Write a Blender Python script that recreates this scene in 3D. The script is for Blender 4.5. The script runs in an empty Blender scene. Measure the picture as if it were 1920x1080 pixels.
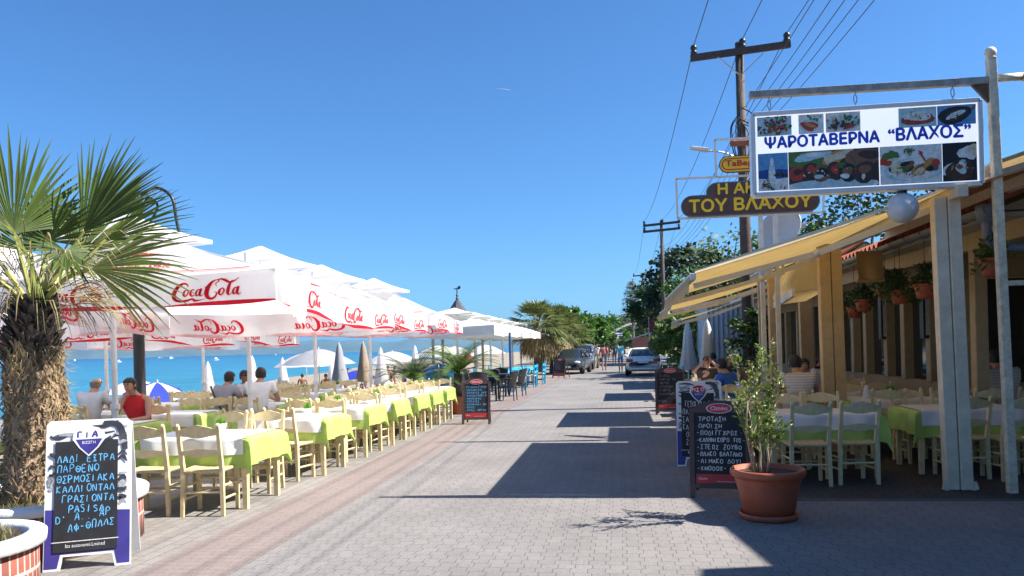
import bpy, math, random
from mathutils import Vector, Matrix, noise
R = math.radians
C = bpy.context.scene.collection
SC = bpy.context.scene
rnd = random.Random(7)

# ------------------------------------------------------------ camera
YAW, ROLL, EYE = R(7.9), R(1.5), 1.6
cam_d = bpy.data.cameras.new('camera'); cam = bpy.data.objects.new('camera', cam_d); C.objects.link(cam)
cam_d.sensor_width = 36.0; cam_d.lens = 36.0 * 1450 / 1920; cam_d.shift_y = 112 / 1920
cam_d.clip_start = 0.05; cam_d.clip_end = 40000
_f = Vector((-math.sin(YAW), math.cos(YAW), 0)); _r = Vector((math.cos(YAW), math.sin(YAW), 0)); _u = Vector((0, 0, 1))
_cx = _r * math.cos(ROLL) - _u * math.sin(ROLL); _cy = _r * math.sin(ROLL) + _u * math.cos(ROLL)
cam.matrix_world = Matrix(((_cx.x, _cy.x, -_f.x, 0), (_cx.y, _cy.y, -_f.y, 0), (_cx.z, _cy.z, -_f.z, EYE), (0, 0, 0, 1)))
SC.camera = cam

# ------------------------------------------------------------ sky, sun, exposure
SUN_AZ, SUN_EL = R(3.0), R(46.0)          # azimuth from +X towards +Y
w = bpy.data.worlds.new('World'); SC.world = w; w.use_nodes = True
nt = w.node_tree; nt.nodes.clear()
sky = nt.nodes.new('ShaderNodeTexSky'); sky.sky_type = 'NISHITA'; sky.sun_disc = False
sky.sun_elevation = SUN_EL; sky.sun_rotation = R(90) - SUN_AZ
sky.altitude = 0; sky.air_density = 1.0; sky.dust_density = 0.6; sky.ozone_density = 3.0
bg = nt.nodes.new('ShaderNodeBackground'); bg.inputs[1].default_value = 0.059
wo = nt.nodes.new('ShaderNodeOutputWorld')
tn = nt.nodes.new('ShaderNodeMix'); tn.data_type = 'RGBA'; tn.blend_type = 'MULTIPLY'; tn.inputs[0].default_value = 1; tn.inputs[7].default_value = (.53, .91, 1.30, 1)   # a deep Aegean blue
nt.links.new(sky.outputs[0], tn.inputs[6]); nt.links.new(tn.outputs[2], bg.inputs[0]); nt.links.new(bg.outputs[0], wo.inputs[0])
sl = bpy.data.lights.new('sun', 'SUN'); sl.energy = 5.0; sl.angle = R(0.5); sl.color = (1.0, 0.95, 0.87)
so = bpy.data.objects.new('sun', sl); C.objects.link(so)
sdir = Vector((math.cos(SUN_EL) * math.cos(SUN_AZ), math.cos(SUN_EL) * math.sin(SUN_AZ), math.sin(SUN_EL)))
so.rotation_euler = sdir.to_track_quat('Z', 'Y').to_euler(); so.location = sdir * 60
SC.view_settings.view_transform = 'Standard'; SC.view_settings.look = 'None'
SC.view_settings.exposure = 1.25; SC.view_settings.gamma = 1.0
SC.view_settings.use_curve_mapping = False
SC.cycles.max_bounces = 8; SC.cycles.transparent_max_bounces = 24

# ------------------------------------------------------------ helpers
class MB:
    def __init__(s, root=None, M=None):
        s.v, s.f, s.mi = [], [], []
        s.M = (M or Matrix.Identity(4))
        if root is not None: s.M = root.matrix_basis.inverted() @ s.M
    def add(s, vs, fs, m=0):
        n = len(s.v)
        s.v += [s.M @ Vector(p) for p in vs]
        s.f += [tuple(i + n for i in f) for f in fs]; s.mi += [m] * len(fs)
    def box(s, c, sz, rz=0, m=0, T=None):
        hx, hy, hz = sz[0] / 2, sz[1] / 2, sz[2] / 2
        Q = T if T is not None else Matrix.Rotation(rz, 4, 'Z')
        vs = [Vector(c) + Q @ Vector((x * hx, y * hy, z * hz)) for z in (-1, 1) for x, y in ((-1, -1), (1, -1), (1, 1), (-1, 1))]
        s.add(vs, [(3, 2, 1, 0), (4, 5, 6, 7), (0, 1, 5, 4), (1, 2, 6, 5), (2, 3, 7, 6), (3, 0, 4, 7)], m)
    def bar(s, p, q, w_, h=None, up=(0, 0, 1), m=0, w2=None, h2=None):
        p, q = Vector(p), Vector(q); h = h or w_; w2 = w2 or w_; h2 = h2 or h
        d = (q - p).normalized(); upv = Vector(up)
        if abs(d.dot(upv)) > .98: upv = Vector((0, 1, 0))
        a = d.cross(upv).normalized(); b = a.cross(d).normalized()
        vs = [o + a * x * ww / 2 + b * y * hh / 2 for o, ww, hh in ((p, w_, h), (q, w2, h2)) for x, y in ((-1, -1), (1, -1), (1, 1), (-1, 1))]
        s.add(vs, [(3, 2, 1, 0), (4, 5, 6, 7), (0, 1, 5, 4), (1, 2, 6, 5), (2, 3, 7, 6), (3, 0, 4, 7)], m)
    def tube(s, pts, rs, n=8, m=0, cap=True):
        pts = [Vector(p) for p in pts]
        if not hasattr(rs, '__len__'): rs = [rs] * len(pts)
        vs, fs = [], []; prev = None
        for i, p in enumerate(pts):
            d = (pts[min(i + 1, len(pts) - 1)] - pts[max(i - 1, 0)]).normalized()
            if prev is None:
                a = d.cross(Vector((0, 0, 1)) if abs(d.z) < .9 else Vector((0, 1, 0))).normalized()
            else:
                a = (prev - d * prev.dot(d)).normalized()
            b = d.cross(a); prev = a
            vs += [p + (a * math.cos(t) + b * math.sin(t)) * rs[i] for t in (2 * math.pi * k / n for k in range(n))]
        for i in range(len(pts) - 1):
            for k in range(n):
                fs.append((i * n + k, i * n + (k + 1) % n, (i + 1) * n + (k + 1) % n, (i + 1) * n + k))
        if cap:
            fs.append(tuple(reversed(range(n)))); fs.append(tuple(range((len(pts) - 1) * n, len(pts) * n)))
        s.add(vs, fs, m)
    def lathe(s, prof, n=24, at=(0, 0, 0), m=0, cap=True, T=None):
        at = Vector(at); vs, fs = [], []
        for r, z in prof:
            for k in range(n):
                t = 2 * math.pi * k / n; q = Vector((r * math.cos(t), r * math.sin(t), z))
                vs.append(at + (T @ q if T is not None else q))
        for i in range(len(prof) - 1):
            for k in range(n):
                fs.append((i * n + k, i * n + (k + 1) % n, (i + 1) * n + (k + 1) % n, (i + 1) * n + k))
        if cap:
            fs.append(tuple(reversed(range(n)))); fs.append(tuple(range((len(prof) - 1) * n, len(prof) * n)))
        s.add(vs, fs, m)
    def grid(s, fn, nu, nv, m=0, flip=False):
        vs = [fn(i / nu, j / nv) for j in range(nv + 1) for i in range(nu + 1)]
        fs = []
        for j in range(nv):
            for i in range(nu):
                a = j * (nu + 1) + i; q = (a, a + 1, a + nu + 2, a + nu + 1)
                fs.append(q[::-1] if flip else q)
        s.add(vs, fs, m)
    def prism(s, poly, fn0, fn1, m=0, m_side=None):
        n = len(poly)
        vs = [fn0(x, y) for x, y in poly] + [fn1(x, y) for x, y in poly]
        s.add(vs, [tuple(reversed(range(n))), tuple(range(n, 2 * n))], m)
        s.add(vs, [(i, (i + 1) % n, n + (i + 1) % n, n + i) for i in range(n)], m if m_side is None else m_side)
    def ball(s, c, r, nu=14, nv=9, m=0):
        if not hasattr(r, '__len__'): r = (r, r, r)
        prof = []
        vs, fs = [], []
        for j in range(nv + 1):
            ph = math.pi * j / nv - math.pi / 2
            for k in range(nu):
                t = 2 * math.pi * k / nu
                vs.append((c[0] + r[0] * math.cos(ph) * math.cos(t), c[1] + r[1] * math.cos(ph) * math.sin(t), c[2] + r[2] * math.sin(ph)))
        for j in range(nv):
            for k in range(nu):
                fs.append((j * nu + k, j * nu + (k + 1) % nu, (j + 1) * nu + (k + 1) % nu, (j + 1) * nu + k))
        s.add(vs, fs, m)
    def build(s, name, mats, parent=None, smooth=False, bevel=0.0):
        me = bpy.data.meshes.new(name); me.from_pydata(s.v, [], s.f)
        if not isinstance(mats, (list, tuple)): mats = [mats]
        for m in mats: me.materials.append(m)
        if len(mats) > 1: me.polygons.foreach_set('material_index', s.mi)
        if smooth: me.polygons.foreach_set('use_smooth', [True] * len(me.polygons))
        me.update()
        o = bpy.data.objects.new(name, me); C.objects.link(o)
        if parent is not None: o.parent = parent
        if bevel:
            b = o.modifiers.new('bevel', 'BEVEL'); b.width = bevel; b.segments = 2; b.limit_method = 'ANGLE'
        return o

LABELS = {}
def tag(o, label, cat, group=None):
    n = len(label.split())
    if not 4 <= n <= 16: print('LABEL LENGTH', n, label)
    if label in LABELS: print('LABEL REPEAT', label)
    LABELS[label] = 1
    o['label'] = label; o['category'] = cat
    if group: o['group'] = group
    elif 'group' in o: del o['group']
    return o
def thing(name, label, cat, loc=(0, 0, 0), rz=0, group=None):
    o = bpy.data.objects.new(name, None); C.objects.link(o); o.location = loc; o.rotation_euler = (0, 0, rz)
    o.empty_display_size = .1
    return tag(o, label, cat, group)
def struct(o): o['kind'] = 'structure'; return o
def stuff(o): o['kind'] = 'stuff'; return o
KIDS = {}
def copy_tree(o, parent=None):
    c = o.copy(); C.objects.link(c)
    if parent is not None: c.parent = parent
    for ch in o.children: copy_tree(ch, c)
    return c
def place(o, loc, rz, label, cat, group, first):
    t = o if first else copy_tree(o)
    t.location = loc; t.rotation_euler = (0, 0, rz); tag(t, label, cat, group); return t
def catmull(pts, k=6):
    out = []; n = len(pts)
    for i in range(n - 1):
        p0, p1, p2, p3 = pts[max(i - 1, 0)], pts[i], pts[i + 1], pts[min(i + 2, n - 1)]
        for j in range(k):
            t = j / k
            out.append(tuple(.5 * (2 * b + (c_ - a) * t + (2 * a - 5 * b + 4 * c_ - d) * t * t + (3 * b - a - 3 * c_ + d) * t ** 3) for a, b, c_, d in zip(p0, p1, p2, p3)))
    out.append(tuple(pts[-1])); return out
def text_shape(body, size, heavy=0.0):
    c = bpy.data.curves.new('t', 'FONT'); c.body = body; c.size = size; c.resolution_u = 3; c.offset = heavy
    o = bpy.data.objects.new('t', c); m = bpy.data.meshes.new_from_object(o)
    vs = [tuple(v.co) for v in m.vertices]; fs = [tuple(p.vertices) for p in m.polygons]
    bpy.data.objects.remove(o); bpy.data.curves.remove(c); bpy.data.meshes.remove(m)
    return vs, fs
def put_text(mb, body, width, height, fn, m=0, bold=0.0):
    """flat lettering fitted to width x height; fn maps (x, y) with the origin at the centre to 3-D"""
    vs, fs = text_shape(body, 1.0)
    xs = [v[0] for v in vs]; ys = [v[1] for v in vs]; x0, x1, y0, y1 = min(xs), max(xs), min(ys), max(ys)
    sx, sy = width / (x1 - x0), height / (y1 - y0)
    P = [((v[0] - (x0 + x1) / 2) * sx, (v[1] - (y0 + y1) / 2) * sy) for v in vs]
    offs = [(0, 0)] if not bold else [(0, 0), (bold, 0), (-bold, 0), (0, bold), (0, -bold)]
    for k, (a, b) in enumerate(offs): mb.add([fn(x + a, y + b, k * .0013) for x, y in P], fs, m)

# ------------------------------------------------------------ materials
MATS = {}
def nodes_of(m):
    m.use_nodes = True; n = m.node_tree; return n, n.nodes['Principled BSDF']
def pm(name, col, rough=.6, var=.12, scale=6.0, bump=0.0, bscale=30.0, metal=0.0, spec=.5, trans=0.0, world=False, island=0.0, coat=0.0):
    if name in MATS: return MATS[name]
    m = bpy.data.materials.new(name); MATS[name] = m
    n, b = nodes_of(m); L = n.links
    b.inputs['Roughness'].default_value = rough; b.inputs['Metallic'].default_value = metal
    b.inputs['Specular IOR Level'].default_value = spec; b.inputs['Coat Weight'].default_value = coat
    tc = n.nodes.new('ShaderNodeTexCoord'); src = tc.outputs['Object']
    if world:
        g = n.nodes.new('ShaderNodeNewGeometry'); src = g.outputs['Position']
    no = n.nodes.new('ShaderNodeTexNoise'); no.inputs['Scale'].default_value = scale; no.inputs['Detail'].default_value = 5; no.inputs['Roughness'].default_value = .65
    L.new(src, no.inputs['Vector'])
    mp = n.nodes.new('ShaderNodeMapRange'); mp.inputs[1].default_value = .3; mp.inputs[2].default_value = .7
    mp.inputs[3].default_value = 1 - var; mp.inputs[4].default_value = 1 + var
    L.new(no.outputs[0], mp.inputs[0]); val = mp.outputs[0]
    if island:
        g = n.nodes.new('ShaderNodeNewGeometry'); mi = n.nodes.new('ShaderNodeMapRange')
        mi.inputs[3].default_value = 1 - island; mi.inputs[4].default_value = 1 + island
        L.new(g.outputs['Random Per Island'], mi.inputs[0])
        mu = n.nodes.new('ShaderNodeMath'); mu.operation = 'MULTIPLY'; L.new(val, mu.inputs[0]); L.new(mi.outputs[0], mu.inputs[1]); val = mu.outputs[0]
    hs = n.nodes.new('ShaderNodeHueSaturation'); hs.inputs['Color'].default_value = (*col, 1)
    L.new(val, hs.inputs['Value']); L.new(hs.outputs[0], b.inputs['Base Color'])
    if bump:
        nb = n.nodes.new('ShaderNodeTexNoise'); nb.inputs['Scale'].default_value = bscale; nb.inputs['Detail'].default_value = 4
        L.new(src, nb.inputs['Vector'])
        bu = n.nodes.new('ShaderNodeBump'); bu.inputs['Strength'].default_value = bump; bu.inputs['Distance'].default_value = .02
        L.new(nb.outputs[0], bu.inputs['Height']); L.new(bu.outputs[0], b.inputs['Normal'])
    if trans:
        t = n.nodes.new('ShaderNodeBsdfTranslucent'); L.new(hs.outputs[0], t.inputs['Color'])
        mx = n.nodes.new('ShaderNodeMixShader'); mx.inputs[0].default_value = trans
        L.new(b.outputs[0], mx.inputs[1]); L.new(t.outputs[0], mx.inputs[2])
        L.new(mx.outputs[0], n.nodes['Material Output'].inputs['Surface'])
    return m
def glass_mat(name, col, rough=.04):
    if name in MATS: return MATS[name]
    m = pm(name, col, rough, .05, spec=.9); return m

def paver_mat(name, c1, c2, mortar, bw, rh, zig, stain=.16, bump=.5, along_y=True):
    m = bpy.data.materials.new(name); MATS[name] = m; n, b = nodes_of(m); L = n.links; N = n.nodes.new
    b.inputs['Roughness'].default_value = .85; b.inputs['Specular IOR Level'].default_value = .25
    g = N('ShaderNodeNewGeometry'); sx = N('ShaderNodeSeparateXYZ'); L.new(g.outputs['Position'], sx.inputs[0])
    def math_(op, a, bb=None):
        q = N('ShaderNodeMath'); q.operation = op
        for i, vv in enumerate((a, bb)):
            if vv is None: continue
            if isinstance(vv, (int, float)): q.inputs[i].default_value = vv
            else: L.new(vv, q.inputs[i])
        return q.outputs[0]
    X, Y = sx.outputs[0], sx.outputs[1]
    if not along_y: X, Y = Y, X
    s = math_('SINE', math_('MULTIPLY', Y, 2 * math.pi / bw)); s = math_('MULTIPLY', s, 3.0)
    s = math_('MINIMUM', math_('MAXIMUM', s, -1.0), 1.0)
    X2 = math_('ADD', X, math_('MULTIPLY', s, zig))
    cb = N('ShaderNodeCombineXYZ'); L.new(Y, cb.inputs[0]); L.new(X2, cb.inputs[1])
    br = N('ShaderNodeTexBrick'); br.offset = .5; br.inputs['Scale'].default_value = 1
    br.inputs['Brick Width'].default_value = bw; br.inputs['Row Height'].default_value = rh
    br.inputs['Mortar Size'].default_value = .0045; br.inputs['Mortar Smooth'].default_value = .4; br.inputs['Bias'].default_value = 0
    br.inputs['Color1'].default_value = (*c1, 1); br.inputs['Color2'].default_value = (*c2, 1); br.inputs['Mortar'].default_value = (*mortar, 1)
    L.new(cb.outputs[0], br.inputs['Vector'])
    no = N('ShaderNodeTexNoise'); no.inputs['Scale'].default_value = .42; no.inputs['Detail'].default_value = 10; no.inputs['Roughness'].default_value = .78
    L.new(g.outputs['Position'], no.inputs['Vector'])
    mp = N('ShaderNodeMapRange'); mp.inputs[1].default_value = .3; mp.inputs[2].default_value = .7; mp.inputs[3].default_value = 1 - stain; mp.inputs[4].default_value = 1 + stain * .6
    L.new(no.outputs[0], mp.inputs[0])
    n2 = N('ShaderNodeTexNoise'); n2.inputs['Scale'].default_value = 45; n2.inputs['Detail'].default_value = 4; L.new(g.outputs['Position'], n2.inputs['Vector'])
    m2 = N('ShaderNodeMapRange'); m2.inputs[1].default_value = .3; m2.inputs[2].default_value = .7; m2.inputs[3].default_value = .86; m2.inputs[4].default_value = 1.12
    L.new(n2.outputs[0], m2.inputs[0])
    hs = N('ShaderNodeHueSaturation'); L.new(br.outputs['Color'], hs.inputs['Color']); L.new(math_('MULTIPLY', mp.outputs[0], m2.outputs[0]), hs.inputs['Value'])
    L.new(hs.outputs[0], b.inputs['Base Color'])
    hgt = math_('ADD', math_('MULTIPLY', br.outputs['Fac'], -1.0), math_('MULTIPLY', n2.outputs[0], .35))
    bu = N('ShaderNodeBump'); bu.inputs['Strength'].default_value = bump; bu.inputs['Distance'].default_value = .008
    L.new(hgt, bu.inputs['Height']); L.new(bu.outputs[0], b.inputs['Normal'])
    return m

M_wood = pm('cream_painted_wood', (.56, .47, .27), .55, .16, 9, .15, 60)
M_woodw = pm('pale_chair_wood', (.68, .55, .30), .55, .18, 10, .12, 60)
M_seat = pm('rush_seat', (.58, .46, .24), .8, .25, 40, .5, 90)
M_green = pm('lime_tablecloth', (.45, .62, .15), .8, .06, 5, .1, 300, trans=.22)
M_white = pm('white_tablecloth', (.80, .80, .79), .8, .03, 5, .1, 300, trans=.12)
M_pole = pm('white_pole', (.72, .72, .71), .4, .06, 8)
M_canvas = pm('white_canvas', (.86, .845, .845), .75, .04, 3, .12, 25, trans=.62)
M_canvas2 = pm('offwhite_canvas', (.76, .74, .69), .75, .06, 3, .12, 25, trans=.22)
M_red = pm('red_print', (.80, .02, .045), .6, .05, 6, trans=.6)
M_black = pm('black_paint', (.015, .016, .018), .4, .2, 12)
M_board = pm('chalkboard', (.012, .013, .016), .7, .5, 6)
M_chalkb = pm('blue_chalk', (.11, .38, .66), .9, .45, 90)
M_chalkw = pm('white_chalk', (.66, .63, .64), .9, .40, 90)
M_terra = pm('terracotta_plastic', (.36, .085, .04), .5, .12, 7, .06, 40)
M_soil = pm('soil', (.05, .035, .022), .95, .4, 20, .8, 40)
M_leafd = pm('dark_leaf', (.045, .095, .022), .5, .3, 3, island=.5, trans=.25)
M_leaf = pm('leaf', (.07, .14, .028), .5, .3, 3, island=.5, trans=.3)
M_leafl = pm('light_leaf', (.13, .20, .04), .5, .25, 3, island=.45, trans=.35)
M_bark = pm('bark', (.10, .075, .055), .9, .35, 14, .9, 25)
M_tarwood = pm('tarred_pole_wood', (.075, .055, .045), .8, .4, 8, .5, 30)
M_metal = pm('galvanised_metal', (.42, .43, .44), .4, .15, 10, metal=.7)
M_greypaint = pm('grey_white_paint', (.70, .57, .41), .5, .16, 7, .15, 50)
M_flake = pm('peeling_white_paint', (.70, .58, .42), .55, .3, 14, .3, 40)
M_skin = pm('skin', (.42, .22, .14), .55, .08, 12)
M_skint = pm('tanned_skin', (.27, .125, .07), .55, .08, 12)
M_hair = pm('dark_hair', (.012, .009, .008), .5, .3, 30, .5, 80)
M_hairg = pm('grey_hair', (.20, .17, .15), .6, .3, 30, .5, 80)
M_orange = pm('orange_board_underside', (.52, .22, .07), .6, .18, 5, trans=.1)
M_tile = pm('roof_tile', (.42, .12, .055), .75, .35, 4, .3, 30)
M_blue = pm('blue_paint', (.03, .36, .62), .5, .12, 8)
M_tyre = pm('rubber', (.014, .014, .015), .75, .2, 20)
M_glassd = glass_mat('dark_glass', (.012, .018, .018))

# ------------------------------------------------------------ ground, road, sea
def ground_height(x):
    P = [(-9000, -60), (-120, -9), (-60, -3.6), (-36, -1.9), (-24, -1.45), (-14, -1.15), (-10.2, -.75), (-9.8, -.02), (9000, -.02)]
    for (a, za), (b, zb) in zip(P, P[1:]):
        if a <= x <= b: return za + (zb - za) * (x - a) / (b - a)
    return P[0][1] if x < -9000 else P[-1][1]
mb = MB()
XS = [-9000, -2000, -400, -120, -80, -60, -48, -40, -36, -33, -30, -27, -24, -21, -18, -16, -14, -12, -10.2, -9.8, 0, 20, 100, 800, 9000]
YS = [-300, -20, 0] + [i * 6 for i in range(1, 21)] + [160, 260, 500, 1500, 6000, 14000]
vs = []
for y in YS:
    for x in XS:
        g_ = max(1.0, 1 + .0085 * (min(y, 300) - 40)); z = ground_height(x if x > -14 else -14 + (x + 14) / g_)   # the beach widens along the bay
        if -34 < x < -10.3 and 0 < y < 130: z += .10 * noise.noise(Vector((x * .6, y * .5, 0)))
        vs.append((x, y, z))
nx = len(XS)
mb.add(vs, [(j * nx + i, j * nx + i + 1, (j + 1) * nx + i + 1, (j + 1) * nx + i) for j in range(len(YS) - 1) for i in range(nx - 1)])
struct(mb.build('ground', pm('sand', (.28, .23, .165), .95, .22, 1.3, .6, 6, world=True), smooth=True))

M_pav = paver_mat('road_pavers', (.236, .218, .208), (.216, .200, .191), (.138, .127, .121), .21, .125, .017, .26)
M_pavd = paver_mat('terrace_pavers', (.225, .205, .186), (.26, .24, .22), (.12, .105, .092), .24, .12, .0, .2)
M_pink = paver_mat('pink_pavers', (.245, .195, .178), (.225, .182, .166), (.155, .128, .118), .20, .10, .0, .14, .3, along_y=False)
def slab(name, x0, x1, y0, y1, z, m):
    b_ = MB(); b_.box(((x0 + x1) / 2, (y0 + y1) / 2, z - .05), (x1 - x0, y1 - y0, .1)); return struct(b_.build(name, m))
slab('road', -2.86, 7.0, -30, 160, 0.0, M_pav)
slab('kerb_strip', -3.62, -2.86, -30, 160, 0.003, M_pink)
slab('terrace', -9.7, -3.62, -30, 60, 0.0, M_pavd)
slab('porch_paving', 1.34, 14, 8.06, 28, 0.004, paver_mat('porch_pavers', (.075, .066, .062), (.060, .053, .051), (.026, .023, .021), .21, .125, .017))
mb = MB(); mb.box((7.65, 8.05, .004), (12.7, .05, .014)); struct(mb.build('kerb_edge', pm('dark_kerb', (.12, .11, .10), .9)))

def sea_mat():
    m = bpy.data.materials.new('sea_water'); n, b = nodes_of(m); L = n.links; N = n.nodes.new
    g = N('ShaderNodeNewGeometry'); sp = N('ShaderNodeSeparateXYZ'); L.new(g.outputs['Position'], sp.inputs[0])
    lg = N('ShaderNodeMath'); lg.operation = 'MULTIPLY'; lg.inputs[1].default_value = -1; L.new(sp.outputs[0], lg.inputs[0])
    l2 = N('ShaderNodeMath'); l2.operation = 'LOGARITHM'; l2.inputs[1].default_value = 10; L.new(lg.outputs[0], l2.inputs[0])
    no = N('ShaderNodeTexNoise'); no.inputs['Scale'].default_value = .012; no.inputs['Detail'].default_value = 3; L.new(g.outputs['Position'], no.inputs['Vector'])
    ad = N('ShaderNodeMath'); ad.operation = 'MULTIPLY_ADD'; ad.inputs[1].default_value = .35; L.new(no.outputs[0], ad.inputs[0]); L.new(l2.outputs[0], ad.inputs[2])
    cr = N('ShaderNodeValToRGB'); e = cr.color_ramp.elements
    mr = N('ShaderNodeMapRange'); mr.inputs[1].default_value = 1.4; mr.inputs[2].default_value = 3.9; L.new(ad.outputs[0], mr.inputs[0]); L.new(mr.outputs[0], cr.inputs[0])
    e[0].position = 0; e[0].color = (.09, .24, .26, 1); e[1].position = 1; e[1].color = (.006, .042, .14, 1)
    for p, c in ((.13, (.035, .185, .26, 1)), (.5, (.026, .135, .235, 1)), (.80, (.010, .085, .20, 1)), (.86, (.006, .042, .14, 1))):
        q = e.new(p); q.color = c
    m3 = N('ShaderNodeMapping'); m3.inputs['Scale'].default_value = (.16, .035, 1); L.new(g.outputs['Position'], m3.inputs['Vector'])
    n3 = N('ShaderNodeTexNoise'); n3.inputs['Scale'].default_value = 1; n3.inputs['Detail'].default_value = 7; n3.inputs['Roughness'].default_value = .7; L.new(m3.outputs[0], n3.inputs['Vector'])
    m4 = N('ShaderNodeMapRange'); m4.inputs[1].default_value = .3; m4.inputs[2].default_value = .7; m4.inputs[3].default_value = .72; m4.inputs[4].default_value = 1.3; L.new(n3.outputs[0], m4.inputs[0])
    hs = N('ShaderNodeHueSaturation'); L.new(cr.outputs[0], hs.inputs['Color']); L.new(m4.outputs[0], hs.inputs['Value'])
    L.new(hs.outputs[0], b.inputs['Base Color'])
    b.inputs['Roughness'].default_value = .35; b.inputs['Specular IOR Level'].default_value = .18
    mpn = N('ShaderNodeMapping'); mpn.inputs['Scale'].default_value = (.9, .35, 1); L.new(g.outputs['Position'], mpn.inputs['Vector'])
    wv = N('ShaderNodeTexNoise'); wv.inputs['Scale'].default_value = 1.1; wv.inputs['Detail'].default_value = 6; L.new(mpn.outputs[0], wv.inputs['Vector'])
    bu = N('ShaderNodeBump'); bu.inputs['Strength'].default_value = .8; bu.inputs['Distance'].default_value = .35
    L.new(wv.outputs[0], bu.inputs['Height']); L.new(bu.outputs[0], b.inputs['Normal'])
    return m
mb = MB()
mb.add([(-9500, -300, -1.9), (-24, -300, -1.9), (-24, 14500, -1.9), (-9500, 14500, -1.9)], [(0, 1, 2, 3)])
struct(mb.build('sea', sea_mat()))

# far shore across the bay: one ridge with a slope on either side
mb = MB()
def ridge(u, v_):
    az = R(-52 + 62 * u) - YAW                       # to the left of the road
    d = 8200 + 900 * v_
    h = 118 + 60 * noise.noise(Vector((u * 9, 0, 3))) + 28 * noise.noise(Vector((u * 31, 0, 1))) + 10 * noise.noise(Vector((u * 90, v_ * 3, 1)))
    h *= max(.0, min(1, (1.02 - u) * 4))
    prof = max(0, 1 - abs(v_ - .5) * 2)
    return (d * math.sin(az), d * math.cos(az), -2.5 + h * prof ** .8 + (6 * noise.noise(Vector((u * 120, v_ * 8, 0))) if 0 < v_ < 1 else 0))
mb.grid(ridge, 240, 8)
struct(mb.build('hills', pm('far_woodland', (.07, .10, .07), .95, .3, .004, world=True), smooth=True))
# ------------------------------------------------------------ lettering in strokes
LOGO = [
 [(.80,.76,.04),(.75,.92,.08),(.57,.97,.12),(.34,.80,.17),(.17,.50,.20),(.12,.22,.19),(.20,.04,.16),(.40,-.04,.13),(.72,-.03,.13),(.98,.06,.10),(1.10,-.04,.13),(1.30,-.02,.06),(1.58,.05,.02)],
 [(.72,.60,.05),(.62,.50,.09),(.58,.34,.11),(.64,.23,.07),(.74,.30,.06),(.80,.46,.07),(.76,.58,.05),(.70,.60,.04)],
 [(1.08,.56,.08),(1.00,.60,.05),(.92,.48,.10),(.90,.32,.11),(.97,.22,.07),(1.08,.30,.04)],
 [(1.33,.58,.05),(1.23,.56,.07),(1.15,.38,.10),(1.18,.24,.08),(1.28,.30,.05),(1.37,.52,.06)],
 [(1.40,.64,.10),(1.33,.40,.12),(1.33,.26,.10),(1.40,.22,.05),(1.50,.34,.02)],
 [(1.56,.64,.02),(1.60,.68,.11),(1.64,.68,.11),(1.68,.66,.02)],
 [(2.06,.70,.02),(2.02,.86,.04),(2.12,.95,.05),(2.16,1.04,.04),(2.02,1.06,.06),(1.84,.94,.13),(1.68,.66,.19),(1.62,.36,.20),(1.68,.12,.17),(1.84,.04,.13),(2.0,.14,.09),(2.06,.34,.05),(1.96,.42,.03)],
 [(2.02,1.06,.03),(2.24,1.10,.08),(2.44,1.02,.13),(2.60,.90,.10),(2.80,.94,.06),(3.02,1.12,.02)],
 [(2.30,.60,.05),(2.20,.50,.09),(2.16,.34,.11),(2.22,.22,.07),(2.32,.30,.06),(2.38,.46,.07),(2.34,.58,.05),(2.28,.60,.04)],
 [(2.86,.92,.03),(2.74,.98,.04),(2.62,.78,.11),(2.54,.48,.14),(2.53,.27,.11),(2.60,.21,.05),(2.70,.32,.02)],
 [(2.93,.58,.05),(2.83,.56,.07),(2.75,.38,.10),(2.78,.24,.08),(2.88,.30,.05),(2.97,.52,.06)],
 [(3.0,.64,.10),(2.93,.40,.12),(2.93,.26,.10),(3.0,.20,.05),(3.10,.30,.02)]]
def ribbon(mb, pts, fn, m=0, zoff=0.0, k=5):
    P = catmull(pts, k) if k > 1 else pts; vs = []; n = len(P)
    for i in range(n):
        a, b = P[max(i - 1, 0)], P[min(i + 1, n - 1)]
        dx, dy = b[0] - a[0], b[1] - a[1]; l = math.hypot(dx, dy) or 1; w_ = P[i][2] / 2
        vs += [fn(P[i][0] - dy / l * w_, P[i][1] + dx / l * w_, zoff), fn(P[i][0] + dy / l * w_, P[i][1] - dx / l * w_, zoff)]
    mb.add(vs, [(2 * i, 2 * i + 1, 2 * i + 3, 2 * i + 2) for i in range(n - 1)], m)
def script_logo(mb, fn, m=0, k=5):
    for i, s_ in enumerate(LOGO): ribbon(mb, s_, fn, m, .0005 * i, k)

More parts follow.
